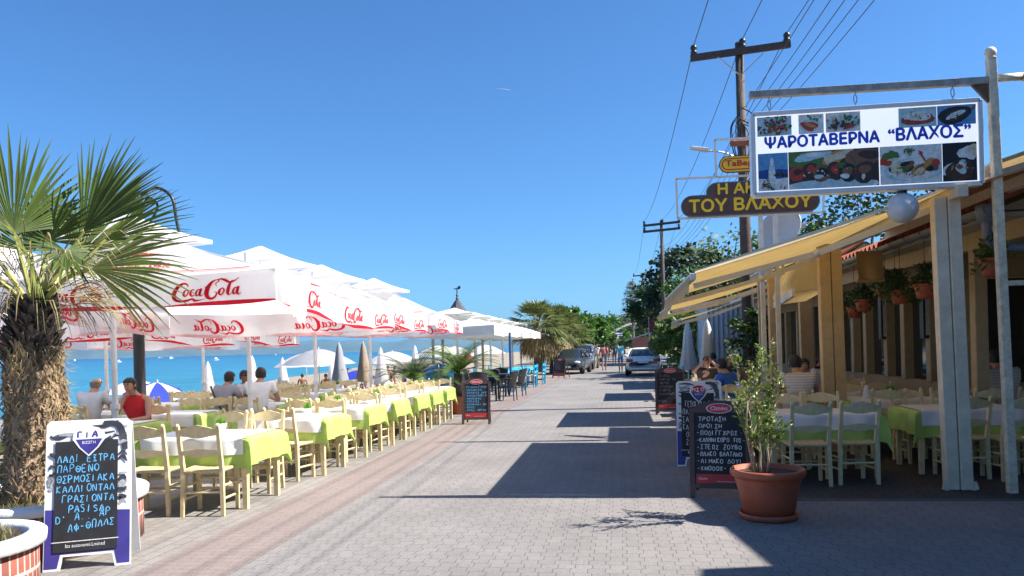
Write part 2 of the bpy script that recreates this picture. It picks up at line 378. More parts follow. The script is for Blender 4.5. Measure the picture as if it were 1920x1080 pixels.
SF = {'A': [[(0,0),(.35,1),(.7,0)],[(.14,.38),(.56,.38)]], 'B': [[(0,0),(0,1),(.45,.95),(.5,.72),(.05,.54),(.6,.4),(.6,.1),(0,0)]],
 'Γ': [[(0,0),(0,1),(.55,1)]], 'Δ': [[(0,0),(.35,1),(.7,0),(0,0)]], 'E': [[(.55,1),(0,1),(0,0),(.55,0)],[(0,.5),(.42,.52)]],
 'Z': [[(0,1),(.6,1),(0,0),(.62,0)],[(.12,.5),(.5,.5)]], 'H': [[(0,0),(0,1)],[(.6,0),(.6,1)],[(0,.5),(.6,.5)]],
 'Θ': [[(.35,1),(.05,.8),(.02,.3),(.35,0),(.68,.3),(.66,.8),(.35,1)],[(.15,.5),(.55,.5)]], 'I': [[(.15,0),(.15,1)]],
 'K': [[(0,0),(0,1)],[(.55,1),(0,.48),(.6,0)]], 'Λ': [[(0,0),(.35,1),(.7,0)]], 'M': [[(0,0),(.08,1),(.4,.4),(.72,1),(.8,0)]],
 'N': [[(0,0),(0,1),(.6,0),(.6,1)]], 'Ξ': [[(.05,1),(.6,1)],[(.12,.52),(.52,.52)],[(0,0),(.62,0)],[(.5,1),(.15,.5),(.55,0)]],
 'O': [[(.35,1),(.05,.8),(.02,.3),(.35,0),(.68,.3),(.66,.8),(.35,1)]], 'Π': [[(.05,0),(.05,1),(.6,1),(.6,0)]],
 'P': [[(0,0),(0,1),(.5,.95),(.55,.65),(0,.45)]], 'Σ': [[(.6,1),(0,1),(.35,.52),(0,0),(.62,0)]], 'T': [[(0,1),(.7,1)],[(.35,1),(.33,0)]],
 'Y': [[(0,1),(.35,.5),(.7,1)],[(.35,.5),(.35,0)]], 'Φ': [[(.35,1.1),(.35,-.1)],[(.35,.8),(.05,.6),(.1,.25),(.35,.2),(.65,.3),(.65,.65),(.35,.8)]],
 'X': [[(0,1),(.6,0)],[(.6,1),(0,0)]], 'Ω': [[(0,0),(.2,.02),(.05,.6),(.35,1),(.65,.6),(.5,.02),(.7,0)]], 'S': [[(.55,.9),(.2,1),(.05,.72),(.5,.42),(.5,.1),(.05,.02)]],
 'D': [[(0,0),(0,1),(.5,.8),(.6,.4),(.4,.05),(0,0)]], 'C': [[(.6,.9),(.3,1),(.05,.6),(.1,.15),(.35,0),(.62,.12)]], 'U': [[(0,1),(.05,.2),(.3,0),(.55,.2),(.6,1)]],
 '2': [[(.05,.8),(.3,1),(.55,.75),(0,0),(.6,.02)]], '.': [[(.2,0),(.26,.06)]], "'": [[(.2,1),(.12,.8)]], '-': [[(.08,.5),(.5,.5)]], '/': [[(0,0),(.5,1)]]}
SF['Α'] = SF['A']; SF['Ρ'] = SF['P']; SF['Ε'] = SF['E']; SF['Ο'] = SF['O']
def chalk(mb, line, x0, y0, h, width, fn, wd=.010, seed=1, m=0, slope=0.0):
    r = random.Random(seed); n = len(line); adv = width / max(n, 1); x = x0
    for i, ch in enumerate(line):
        if ch in SF:
            hh = h * r.uniform(.88, 1.1); dy = r.uniform(-.06, .06) * h + slope * (x - x0); sl = r.uniform(-.05, .12)
            for j, st in enumerate(SF[ch]):
                pts = [(x + (px * .98 + sl * py) * adv, y0 + dy + py * hh, wd * r.uniform(.75, 1.2)) for px, py in st]
                ribbon(mb, pts, fn, m, .0004 * ((i * 3 + j) % 7), 3)
        x += adv * r.uniform(.94, 1.06)

# ------------------------------------------------------------ cafe parasols
def canopy_parts(root, x0, x1, y0, y1, zt, zb, peak, cloth, vent=.5, valance_wave=.02, sag=.05, seed=0, ringf=.76, tilt=0.0):
    r = random.Random(seed); pk = Vector(peak)
    cor = [Vector((x0, y0, zt)), Vector((x1, y0, zt)), Vector((x1, y1, zt - tilt)), Vector((x0, y1, zt - tilt))]
    mb = MB(root)
    for k in range(4):
        a, b = cor[k], cor[(k + 1) % 4]
        def fn(u, v_, a=a, b=b):
            e = a.lerp(b, u); s_ = v_ * ringf; p = e.lerp(pk, s_)
            p.z += -sag * math.sin(math.pi * u) * (1 - s_) - .10 * math.sin(math.pi * min(1, s_)) * (.6 + .4 * math.sin(math.pi * u)); return p
        mb.grid(fn, 10, 8)
    cn = mb.build('canopy', cloth, root, True)
    # vent cap riding above the opening
    mb = MB(root); zz = cor[0].lerp(pk, ringf).z
    vc = [Vector((pk.x + sx * (x1 - x0) * .5 * vent, pk.y + sy * (y1 - y0) * .5 * vent, zz + .02)) for sx, sy in ((-1, -1), (1, -1), (1, 1), (-1, 1))]
    for k in range(4):
        a, b = vc[k], vc[(k + 1) % 4]
        def fn(u, v_, a=a, b=b):
            p = a.lerp(b, u).lerp(pk + Vector((0, 0, .10)), v_ * .97); p.z -= .035 * math.sin(math.pi * u) * (1 - v_) + .03 * math.sin(math.pi * v_); return p
        mb.grid(fn, 6, 4)
        def fs(u, v_, a=a, b=b):
            p = a.lerp(b, u); p.z -= .035 * math.sin(math.pi * u) + .05 * v_; return p
        mb.grid(fs, 6, 1)
    mb.build('vent_cap', cloth, cn, True)
    sides = []
    for k in range(4):
        a, b = cor[k], cor[(k + 1) % 4]; d = (b - a).normalized(); nrm = Vector((d.y, -d.x, 0)); ph = r.uniform(0, 6)
        L_ = (b - a).length
        def surf(s_, z_, a=a, b=b, d=d, nrm=nrm, ph=ph, L_=L_):       # s_ in metres along the side, z_ downwards
            u = s_ / L_
            o_ = valance_wave * math.sin(u * 17 + ph) * (z_ / max(zt - zb, .01)) + .02 * math.sin(u * 5 + ph * 2) * z_
            p = a.lerp(b, u) + nrm * (o_ + .004); p.z = p.z - sag * math.sin(math.pi * u) - z_ + .012 * math.sin(u * 11 + ph) * z_ * 3; return p, nrm
        mb = MB(root)
        mb.grid(lambda u, v_, surf=surf, L_=L_: surf(u * L_, v_ * (zt - zb))[0], 28, 4)
        sides.append((surf, L_, mb.build('valance', cloth, root, True)))
    mb = MB(root)
    for c_ in cor:
        mb.tube([c_ + Vector((0, 0, -.02)), pk + Vector((0, 0, -.14))], .013, 6)
        mid = c_.lerp(pk, .5) + Vector((0, 0, -.09)); mb.tube([mid, Vector((pk.x, pk.y, zt - .12))], .011, 6)
    mb.build('rib', M_pole, root)
    return sides, cor, pk
def pole_part(root, x, y, z0, z1, r_, m, base=True):
    mb = MB(root); mb.tube([(x, y, z0), (x, y, z1)], r_, 12); mb.lathe([(r_ + .02, 1.0), (r_ + .02, 1.06)], 12, (x, y, 0)) ; o = mb.build('pole', m, root, False)
    if base:
        mb = MB(root); mb.lathe([(.30, z0), (.30, z0 + .05), (.08, z0 + .09), (.06, z0 + .22), (.045, z0 + .22)], 18, (x, y, 0)); mb.build('base_plate', M_metal, root)
def logos(root, sides, which, zt, zb, n=2, k=5, mats=None):
    hh = (zt - zb)
    for i in which:
        surf, L_, val_o = sides[i]; mb = MB(root)
        for j in range(n):
            cs = L_ * (j + .5) / n; sc = .245 if hh < .3 else hh * .86 * .9
            lw = sc * 3.05
            def f1(x, y, zo, cs=cs, sc=sc, sgn=1):
                p, nr = surf(min(max(cs + (x - 1.55) * sc, 0), L_), hh * .80 - y * sc * .72); return p + nr * (.004 + zo)
            def f2(x, y, zo, cs=cs, sc=sc):
                p, nr = surf(min(max(cs + (x - 1.55) * sc, 0), L_), hh * .80 - y * sc * .72); return p - nr * (.006 + zo)
            script_logo(mb, f1, 0, k); script_logo(mb, f2, 0, k)
            # the wave below the name
            def wave(u, v_, cs=cs, sc=sc):
                p, nr = surf(min(max(cs + (u - .45) * L_ / n * 1.0, 0), L_), hh * (.995 - .14 * v_ * math.sin(math.pi * u ** 1.5) ** .8)); return p + nr * .005
            mb.grid(wave, 16, 1)
        mb.build('lettering', mats or M_red, val_o)
def roof_print(root, cor, pk, sides=(0, 1)):
    mb = MB(root)
    for k in sides:
        a, b = cor[k], cor[(k + 1) % 4]; nrm = (b - a).cross(pk - a).normalized()
        def P(u, s_, a=a, b=b, nrm=nrm):
            p = a.lerp(b, u).lerp(pk, s_); p.z += -.05 * math.sin(math.pi * u) * (1 - s_) - .10 * math.sin(math.pi * s_) * (.6 + .4 * math.sin(math.pi * u)) ; return p + nrm * .012
        mb.grid(lambda u, v_: P(.30 + .42 * u, .50 + .06 * v_ * math.sin(math.pi * u)), 12, 1)
        mb.grid(lambda u, v_: P(.06 + .88 * u, .10 + .05 * math.sin(u * 4.4) + .016 * v_), 16, 1)
        script_logo(mb, lambda x, y, zo: P(.30 + x * .13, .20 + y * .17) + nrm * zo, 0, 3)
    mb.build('printed_wave', M_red, root)

GU = 'soft drink parasols over the left terrace'
def coke(label, x0, x1, y0, y1, pole, peak, zt=2.44, zb=2.12, which=(0, 1, 2, 3), seed=1, k=5, tilt=.12):
    root = thing('cafe_parasol', label, 'parasol', (pole[0], pole[1], 0), 0, GU)
    sides, cor, pk = canopy_parts(root, x0, x1, y0, y1, zt, zb, peak, M_canvas, .44, .025, .05, seed, tilt=tilt)
    pole_part(root, pole[0], pole[1], 0, peak[2] - .1, .034, M_pole)
    logos(root, sides, which, zt, zb, 2, k); roof_print(root, cor, pk)
    return root, sides, cor
rA, sA, cA = coke('nearest white and red printed parasol, its corner flap hanging by the road', -6.62, -3.50, 7.6, 10.7, (-5.9, 8.38), (-5.82, 8.62, 3.24), 2.49, 2.16, seed=3, k=6, tilt=.26)
mb = MB(rA)     # loose corner flap
c1 = Vector((-3.50, 7.6, 2.48))
def flap(u, v_):
    return c1 + Vector((.02 + .10 * u + .05 * v_ * (1 - u) + .10 * v_, .02 + .62 * u * (1 - .75 * v_), -.04 * u - (.50 + .05 * u) * v_ + .02 * math.sin(u * 9)))
mb.grid(flap, 10, 8); mb.build('corner_flap', M_canvas, rA, True)
coke('white and red printed parasol second along the row, behind the three seated men', -7.3, -4.15, 10.9, 13.95, (-5.68, 11.3), (-5.78, 12.0, 3.28), seed=5)
coke('white and red printed parasol third along the row of the terrace', -7.4, -4.28, 14.0, 17.05, (-5.85, 14.35), (-5.9, 14.9, 3.28), seed=8)
coke('white and red printed parasol last in its row, next to the plain parasols', -7.3, -4.12, 17.1, 20.2, (-5.85, 17.7), (-5.85, 18.1, 3.28), seed=9)
coke('white and red printed parasol at left edge of the photo, behind the palm', -9.8, -6.68, 7.7, 10.8, (-8.2, 9.2), (-8.2, 9.2, 3.1), seed=12, k=4)
coke('seaward printed parasol behind the second of the roadside row', -10.5, -7.4, 11.0, 14.1, (-8.95, 12.5), (-8.95, 12.5, 2.95), 2.2, 1.9, seed=13, k=3)
coke('seaward printed parasol behind the third of the roadside row', -10.5, -7.45, 14.2, 17.3, (-8.95, 15.7), (-8.95, 15.7, 2.95), 2.2, 1.9, seed=14, k=3)

GP = 'plain white parasols beyond the printed ones'
whites = ['first and largest of the plain white parasols, beside the potted cycads', 'second plain white parasol in the row past the cycads', 'third plain white parasol in the row above the blue chairs',
          'fourth plain white parasol in the row above the blue chairs', 'fifth plain white parasol in the row, before the palms', 'sixth and farthest plain white parasol before the palms']
for i in range(6):
    y0 = 26.6 + i * 3.75
    root = thing('plain_parasol', whites[i], 'parasol', (-6.0, y0 + 1.8, 0), 0, GP)
    canopy_parts(root, -7.7, -4.3, y0, y0 + 3.5, 2.42, 2.08, (-6.05, y0 + 1.7, 3.05), M_canvas2, .5, .02, .04, 20 + i)
    pole_part(root, -6.0, y0 + 1.8, 0, 3.0, .05, M_pole)
rE = None

# ------------------------------------------------------------ tables, cloths, chairs, pots
def chair_proto(name, mw, ms, tint=None):
    root = bpy.data.objects.new(name, None); C.objects.link(root); root.empty_display_size = .1
    for sx in (-1, 1):
        mb = MB(); mb.bar((sx * .205, -.20, 0), (sx * .195, -.185, .46), .034, .036, m=0, w2=.040, h2=.042)
        mb.bar((sx * .195, -.185, .46), (sx * .20, -.275, .905), .040, .042, w2=.034, h2=.032); mb.ball((sx * .20, -.277, .915), .021, 8, 5); mb.build('back_post', mw, root)
        mb = MB(); mb.bar((sx * .20, .19, 0), (sx * .20, .185, .45), .034, .034, w2=.042, h2=.042); mb.build('leg', mw, root)
        for z in (.17, .30):
            mb = MB(); mb.tube([(sx * .20, -.19, z), (sx * .20, .185, z - .01)], .0125, 6); mb.build('stretcher', mw, root)
    for y, zs in ((.187, (.22, .33)), (-.192, (.24,))):
        for z in zs:
            mb = MB(); mb.tube([(-.2, y, z), (.2, y, z)], .0125, 6); mb.build('stretcher', mw, root)
    def slat(z0, h_, arch, y0):
        mb = MB(); n = 12
        for side in (0, 1):
            pass
        top = [(-.19 + .38 * i / n) for i in range(n + 1)]
        vs = []
        for x in top:
            bow = -.025 * (1 - (x / .19) ** 2); u = (x / .19)
            zt_ = z0 + h_ + arch * (math.cos(u * math.pi) * .5 + .5) ** .8 + arch * .25 * math.cos(u * 3 * math.pi) * .3
            zb_ = z0 - .012 * math.cos(u * math.pi)
            for yy in (y0 + bow - .009, y0 + bow + .009): vs += [(x, yy - (zb_ - z0) * .2, zb_), (x, yy - (zt_ - z0) * .2, zt_)]
        fs = []
        for i in range(n):
            a = i * 4; b = a + 4
            fs += [(a, b, b + 1, a + 1), (a + 2, a + 3, b + 3, b + 2), (a + 1, b + 1, b + 3, a + 3), (a, a + 2, b + 2, b)]
        mb.add(vs, fs); mb.build('back_slat', mw, root)
    slat(.80, .075, .045, -.258); slat(.605, .055, .02, -.218)
    mb = MB()
    mb.grid(lambda u, v_: ((u - .5) * (.38 + .06 * v_), -.19 + .39 * v_, .468 - .012 * math.sin(math.pi * u) * math.sin(math.pi * v_)), 6, 6)
    for p, q in (((-.19, -.19, .452), (.19, -.19, .452)), ((.215, .2, .452), (-.215, .2, .452)), ((-.19, -.19, .452), (-.215, .2, .452)), ((.19, -.19, .452), (.215, .2, .452))): mb.tube([p, q], .018, 6)
    mb.build('seat', ms, root)
    return root
def cloth_mesh(hx, hy, ox, oy, top, seed, corner=1.0, lift=0.0):
    r = random.Random(seed); ph = [r.uniform(0, 6) for _ in range(6)]; mb = MB(); nu, nv = 44, 34
    ax, ay = hx + ox, hy + oy
    def fn(u, v_):
        X, Y = (u * 2 - 1) * ax, (v_ * 2 - 1) * ay
        ex, ey = max(0, abs(X) - hx), max(0, abs(Y) - hy); sx, sy = (1 if X > 0 else -1), (1 if Y > 0 else -1)
        x, y, z = X, Y, top + lift
        if ex and not ey:
            fold = (.028 * math.sin(Y * 11 + ph[0]) + .014 * math.sin(Y * 25 + ph[5])) * min(1, ex / .1); x = sx * (hx + .006 + lift + .10 * ex + fold + .018); z = top + lift - ex
        elif ey and not ex:
            fold = (.022 * math.sin(X * 10 + ph[1] + sy) + .012 * math.sin(X * 23 + ph[4])) * min(1, ey / .1); y = sy * (hy + .006 + lift + .08 * ey + fold + .016); z = top + lift - ey
        elif ex and ey:
            d_ = math.hypot(ex, ey); t = math.atan2(ey, ex) / (math.pi / 2)
            out = .03 + .30 * min(ex, ey) * corner
            x = sx * (hx + .02 + out * (.5 + .5 * (1 - t)) * .9 + .012 * math.sin(9 * d_ + ph[2])); y = sy * (hy + .02 + out * (.5 + .5 * t) * .9 + .012 * math.sin(8 * d_ + ph[3]))
            z = top + lift - max(ex, ey) - .42 * min(ex, ey) * corner
        else: z += .002 * noise.noise(Vector((X * 4, Y * 4, seed)))
        return (x, y, z)
    mb.grid(fn, nu, nv); return mb
def table_proto():
    root = bpy.data.objects.new('dining_table', None); C.objects.link(root); root.empty_display_size = .1
    mb = MB(); mb.box((0, 0, .728), (1.22, .80, .024)); mb.build('table_top', M_woodw, root)
    mb = MB(); mb.box((0, .36, .67), (1.10, .022, .09)); mb.box((0, -.36, .67), (1.10, .022, .09)); mb.box((.56, 0, .67), (.022, .70, .09)); mb.box((-.56, 0, .67), (.022, .70, .09)); mb.build('apron', M_woodw, root)
    for sx in (-1, 1):
        for sy in (-1, 1):
            mb = MB(); mb.bar((sx * .565, sy * .365, 0), (sx * .56, sy * .36, .714), .050, .050, w2=.066, h2=.066); mb.build('leg', M_woodw, root)
    return root
CH = chair_proto('dining_chair', M_woodw, M_seat); CH_used = [False]
TB = table_proto(); TB_used = [False]
cloths_g = [cloth_mesh(.61, .40, .27, .31, .742, s_, 1.0).build('tablecloth', M_green, None, True) for s_ in range(4)]
cloths_w = [cloth_mesh(.575, .40, .0, .18, .742, s_, .2, .010).build('table_topper', M_white, None, True) for s_ in range(4)]
cl_used = set()
def use(proto, k, loc, rz, label, cat, group):
    first = (k not in cl_used); cl_used.add(k)
    t = proto if first else copy_tree(proto); t.location = loc; t.rotation_euler = (0, 0, rz); tag(t, label, cat, group); return t
def chair_at(x, y, rz, label, group, z=0): return use(CH, 'ch', (x, y, z), rz, label, 'chair', group)
pot_root = bpy.data.objects.new('table_plant', None); C.objects.link(pot_root)
mb = MB(); mb.lathe([(.045, 0), (.062, .10), (.066, .105), (.060, .105), (.056, .085)], 16, cap=True); mb.build('pot', pm('white_ceramic', (.78, .78, .78), .3, .03), pot_root, True)
mb = MB(); r_ = random.Random(4)
for i in range(150):
    a = r_.uniform(0, 6.28); q = r_.uniform(0, .05); h_ = r_.uniform(.05, .10); lean = r_.uniform(.0, .05)
    p0 = Vector((q * math.cos(a), q * math.sin(a), .09)); p1 = p0 + Vector((lean * math.cos(a), lean * math.sin(a), h_)); s_ = Vector((-math.sin(a), math.cos(a), 0)) * .006
    mb.add([p0 - s_, p0 + s_, p1], [(0, 1, 2)])
mb.build('grass_tuft', pm('bright_grass', (.16, .36, .03), .5, .2, island=.4, trans=.3), pot_root)
ORD = ['first', 'second', 'third', 'fourth', 'fifth', 'sixth', 'seventh', 'eighth']
def table_set(x, y, row, k, group_row, chairs='nnff', plant=True, rz=0, jit=0.0):
    """row: how the row is called in labels, k: rank from the camera"""
    r = random.Random(int(x * 31 + y * 17) & 255); nm = f'{ORD[k]} table, {row}'
    M_ = Matrix.Translation((x, y, 0)) @ Matrix.Rotation(rz, 4, 'Z')
    use(TB, 'tb', (x, y, 0), rz, f'cream wooden dining table, {ORD[k]} in the {row}', 'table', 'dining tables, ' + group_row)
    v_ = r.randrange(4)
    use(cloths_g[v_], f'g{v_}', (x, y, 0), rz, f'lime green cloth hanging from {nm}', 'tablecloth', 'green tablecloths, ' + group_row)
    use(cloths_w[v_], f'w{v_}', (x, y, 0), rz, f'white topper over the green cloth of {nm}', 'tablecloth', 'white toppers, ' + group_row)
    if plant: use(pot_root, 'pp', (x + r.uniform(-.05, .25), y + r.uniform(-.05, .1), .752), r.uniform(0, 6), f'white pot of green grass on {nm}', 'potted plant', 'table pots, ' + group_row)
    i = {'n': 0, 'f': 0}
    for c_ in chairs:
        if c_ in 'nf':
            q = i[c_]; i[c_] += 1
            lx = (-.25, .25)[q] + r.uniform(-.05, .05); ly = (-.56 if c_ == 'n' else .56) + r.uniform(-.10, .08); a = r.uniform(-.14, .14) + (0 if c_ == 'n' else math.pi)
            if q == 0 and chairs.count(c_) == 1: pass
            p = M_ @ Vector((lx, ly, 0))
            chair_at(p.x, p.y, a + rz, f'ladder-back chair, {("left", "right")[q]} place on the {("near" if c_ == "n" else "far")} side of {nm}', 'ladder-back chairs, ' + group_row)
        elif c_ == '-': pass
rowY = [7.93, 10.0, 11.68, 13.1, 14.5, 15.75, 17.0]
for k, y in enumerate(rowY): table_set(-4.42 if k else -4.44, y, 'kerbside row', k, 'kerbside row of the left terrace')
rowY2 = [9.35, 10.95, 12.5, 14.1, 15.7, 17.3]
for k, y in enumerate(rowY2): table_set(-6.2 if k == 2 else -6.75, y, 'middle left row', k, 'middle row of the left terrace', plant=(k > 2))
rowY3 = [9.3, 11.15, 13.0, 14.8, 16.6]
for k, y in enumerate(rowY3): table_set(-8.2, y, 'seaward row', k, 'seaward row of the left terrace', plant=False)
# ------------------------------------------------------------ people
def bake_skin(vs, es, rad, sub=1, name='body', smooth=True):
    me = bpy.data.meshes.new('tmp'); me.from_pydata([tuple(v) for v in vs], es, []); o = bpy.data.objects.new('tmp', me); C.objects.link(o)
    sk = o.modifiers.new('skin', 'SKIN'); sk.use_smooth_shade = True
    for i, r_ in enumerate(rad):
        d = me.skin_vertices[0].data[i]; d.radius = r_ if hasattr(r_, '__len__') else (r_, r_); d.use_root = (i == 0)
    if sub: o.modifiers.new('sub', 'SUBSURF').levels = sub
    dg = bpy.context.evaluated_depsgraph_get(); out = bpy.data.meshes.new_from_object(o.evaluated_get(dg)); out.name = name
    bpy.data.objects.remove(o); bpy.data.meshes.remove(me)
    return out
def lerp3(a, b, t): return tuple(x + (y - x) * t for x, y in zip(a, b))
def pose(kind, lean=.0, arms='table', turn=0.0, step=.25):
    """joints of a 1.75 m figure facing +Y with the feet at z = 0"""
    J = {}
    if kind == 'sit':
        J.update(pelvis=(0, 0, .55), spine=(0, .02 + lean * .3, .76), chest=(0, .04 + lean * .8, .98), neck=(0, .06 + lean, 1.13), head=(0, .10 + lean * 1.2, 1.215))
        for s_, n in ((-1, 'l'), (1, 'r')):
            J['hip' + n] = (s_ * .095, .03, .53); J['knee' + n] = (s_ * .13, .44, .52); J['ank' + n] = (s_ * .13, .40 + .1 * (s_ > 0), .085); J['toe' + n] = (s_ * .14, .54 + .1 * (s_ > 0), .04)
    else:
        J.update(pelvis=(0, 0, .95), spine=(0, .0, 1.12), chest=(0, -.01, 1.33), neck=(0, .0, 1.50), head=(0, .03, 1.60))
        k = step if kind == 'walk' else 0
        for s_, n in ((-1, 'l'), (1, 'r')):
            q = k * s_
            J['hip' + n] = (s_ * .095, 0, .92); J['knee' + n] = (s_ * .10, q * .6 + .03, .50); J['ank' + n] = (s_ * .10, q - (.06 if q < 0 else 0), .085 + (.06 if q < 0 else 0)); J['toe' + n] = (s_ * .105, q + .13, .035)
    c = J['chest']
    for s_, n in ((-1, 'l'), (1, 'r')):
        sh = (c[0] + s_ * .185, c[1], c[2] + .075); J['sh' + n] = sh
        if arms == 'table': J['el' + n] = (s_ * .27, c[1] + .12, c[2] - .19); J['wr' + n] = (s_ * .13, c[1] + .34, c[2] - .17)
        elif arms == 'chin' and s_ > 0: J['el' + n] = (.17, c[1] + .17, c[2] - .15); J['wr' + n] = (.045, c[1] + .17, c[2] + .085)
        elif arms == 'chin': J['el' + n] = (s_ * .25, c[1] + .10, c[2] - .20); J['wr' + n] = (s_ * .08, c[1] + .25, c[2] - .22)
        elif arms == 'up': J['el' + n] = (s_ * .30, c[1] + .14, c[2] + .02); J['wr' + n] = (s_ * .12, c[1] + .20, c[2] + .20)
        elif arms == 'carry' and s_ > 0: J['el' + n] = (.25, c[1] + .06, c[2] - .20); J['wr' + n] = (.20, c[1] + .24, c[2] - .02)
        else: J['el' + n] = (s_ * .25, c[1] - .05 * s_, c[2] - .21); J['wr' + n] = (s_ * .25, c[1] + .10 - .10 * s_, c[2] - .43)
    return J
BODY_CACHE = {}
def body_meshes(key, J, sleeve, trouser, top=True):
    if key in BODY_CACHE: return BODY_CACHE[key]
    vs, es, rad = [], [], []
    def V(p, r_, par=None):
        vs.append(Vector(p)); rad.append(r_)
        if par is not None: es.append((par, len(vs) - 1))
        return len(vs) - 1
    pe = V(J['pelvis'], (.135, .10)); sp = V(J['spine'], (.125, .09), pe); ch = V(J['chest'], (.142, .092), sp)
    nk0 = V(lerp3(J['chest'], J['neck'], .6), (.075, .062), ch); nk = V(J['neck'], .052, nk0); h = Vector(J['head']); nd = (h - Vector(J['neck'])).normalized()
    jaw = V(h + Vector((0, .012, -.045)), (.062, .066), nk); mid = V(h + Vector((0, .004, .02)), (.075, .088), jaw); V(h + Vector((0, -.004, .085)), (.060, .070), mid)
    for n, s_ in (('l', -1), ('r', 1)):
        hp = V(J['hip' + n], .088, pe); kn = V(J['knee' + n], .056, hp); cf = V(lerp3(J['knee' + n], J['ank' + n], .3), .055, kn); an = V(J['ank' + n], .036, cf); V(J['toe' + n], (.040, .026), an)
        sh = V(J['sh' + n], .056, ch); el = V(J['el' + n], .038, sh); wr = V(J['wr' + n], .025, el)
        d = (Vector(J['wr' + n]) - Vector(J['el' + n])).normalized(); sd = d.cross(Vector((0, 0, 1)));
        if sd.length < .3: sd = d.cross(Vector((1, 0, 0)))
        sd.normalize(); cu = d.cross(sd).normalized()
        pa = V(Vector(J['wr' + n]) + d * .055, (.034, .016), wr)
        for q, ln in ((-1.5, .062), (-.5, .074), (.5, .070), (1.5, .055)):
            k1 = V(Vector(J['wr' + n]) + d * .098 + sd * q * .019, .0095, pa); V(vs[k1] + d * ln * .6 - cu * .012, .0085, k1); k2 = V(vs[k1] + d * ln * .9 - cu * .034, .0075, len(vs) - 1)
        t1 = V(Vector(J['wr' + n]) + d * .055 + sd * -s_ * .042, .011, pa); V(vs[t1] + d * .045 + sd * -s_ * .012, .009, t1)
    body = bake_skin(vs, es, rad, 1, 'body')
    mb = MB()                                                  # nose, ears, lips on the same surface object
    hx = h
    mb.add([hx + Vector((0, .088, .035)), hx + Vector((-.014, .084, -.008)), hx + Vector((.014, .084, -.008)), hx + Vector((0, .112, -.004))], [(0, 1, 3), (0, 3, 2), (1, 2, 3)])
    for s_ in (-1, 1): mb.ball(hx + Vector((s_ * .078, -.006, .008)), (.010, .018, .030), 6, 5)
    import bmesh
    bm = bmesh.new(); bm.from_mesh(body); m2 = bpy.data.meshes.new('x'); m2.from_pydata(mb.v, [], mb.f); bm.from_mesh(m2); bm.to_mesh(body); bm.free(); bpy.data.meshes.remove(m2)
    for p in body.polygons: p.use_smooth = True
    out = {'body': body}
    vs, es, rad = [], [], []
    if top:
        pe = V(lerp3(J['pelvis'], J['spine'], .0), (.152, .118)); sp = V(J['spine'], (.15, .118), pe); ch = V(J['chest'], (.185, .135), sp); up_ = V(lerp3(J['chest'], J['neck'], .45), (.13, .105), ch); V(lerp3(J['chest'], J['neck'], .80), (.078, .075), up_)
        for n in 'lr':
            sh = V(J['sh' + n], .082, ch)
            if sleeve: el = V(lerp3(J['sh' + n], J['el' + n], sleeve), .064, sh); V(lerp3(J['sh' + n], J['el' + n], sleeve + .05), .056, el)
        out['shirt'] = bake_skin(vs, es, rad, 1, 'shirt')
    vs, es, rad = [], [], []
    up = lerp3(J['pelvis'], J['spine'], .3)
    pe = V(J['pelvis'], (.150, .115)); V(up, (.142, .106), pe)
    for n in 'lr':
        hp = V(J['hip' + n], .100, pe); kn = V(lerp3(J['hip' + n], J['knee' + n], min(trouser, .95)), .080, hp)
        if trouser > 1: k2 = V(lerp3(J['knee' + n], J['ank' + n], .15), .068, kn); V(lerp3(J['knee' + n], J['ank' + n], .85), .055, k2)
    out['shorts' if trouser <= 1 else 'trousers'] = bake_skin(vs, es, rad, 1, 'shorts')
    BODY_CACHE[key] = (out, J); return BODY_CACHE[key]
def hair_mesh(head, long=False, bald=False, cap=False):
    mb = MB(); nu, nv = 16, 10; vs, fs = [], []
    for j in range(nv + 1):
        for k in range(nu):
            t = 2 * math.pi * k / nu; front = math.sin(t)
            low = -.05 if front < .2 else .042 + .02 * front
            if long and front < .35: low = -.13
            top = .118 if not bald else .03
            z = low + (top - low) * (j / nv); zz = (z - .025) / .098
            r_ = math.sqrt(max(0, 1 - min(1, abs(zz) if zz > 0 else abs(zz) * .55) ** 2)); r_ = max(r_, .02)
            g = 1 + .04 * math.sin(k * 5.1 + j * 2.3)
            vs.append(head + Vector((.086 * r_ * math.cos(t) * g, .098 * r_ * math.sin(t) * g - .008, z)))
    for j in range(nv):
        for k in range(nu): fs.append((j * nu + k, j * nu + (k + 1) % nu, (j + 1) * nu + (k + 1) % nu, (j + 1) * nu + k))
    mb.add(vs, fs); return mb
def cloth_col(name, col, stripes=None):
    m = pm(name, col, .85, .08, 7, .25, 14)
    if stripes and not m.get('st'):
        m['st'] = 1; n = m.node_tree; b = n.nodes['Principled BSDF']
        tc = n.nodes.new('ShaderNodeTexCoord'); wv = n.nodes.new('ShaderNodeTexWave'); wv.bands_direction = 'Z'; wv.inputs['Scale'].default_value = 9
        wv.inputs['Distortion'].default_value = .6
        n.links.new(tc.outputs['Object'], wv.inputs['Vector']); cr = n.nodes.new('ShaderNodeValToRGB'); cr.color_ramp.elements[0].position = .45; cr.color_ramp.elements[1].position = .55
        cr.color_ramp.elements[0].color = (*col, 1); cr.color_ramp.elements[1].color = (*stripes, 1)
        n.links.new(wv.outputs[0], cr.inputs[0]); n.links.new(cr.outputs[0], b.inputs['Base Color'])
    return m
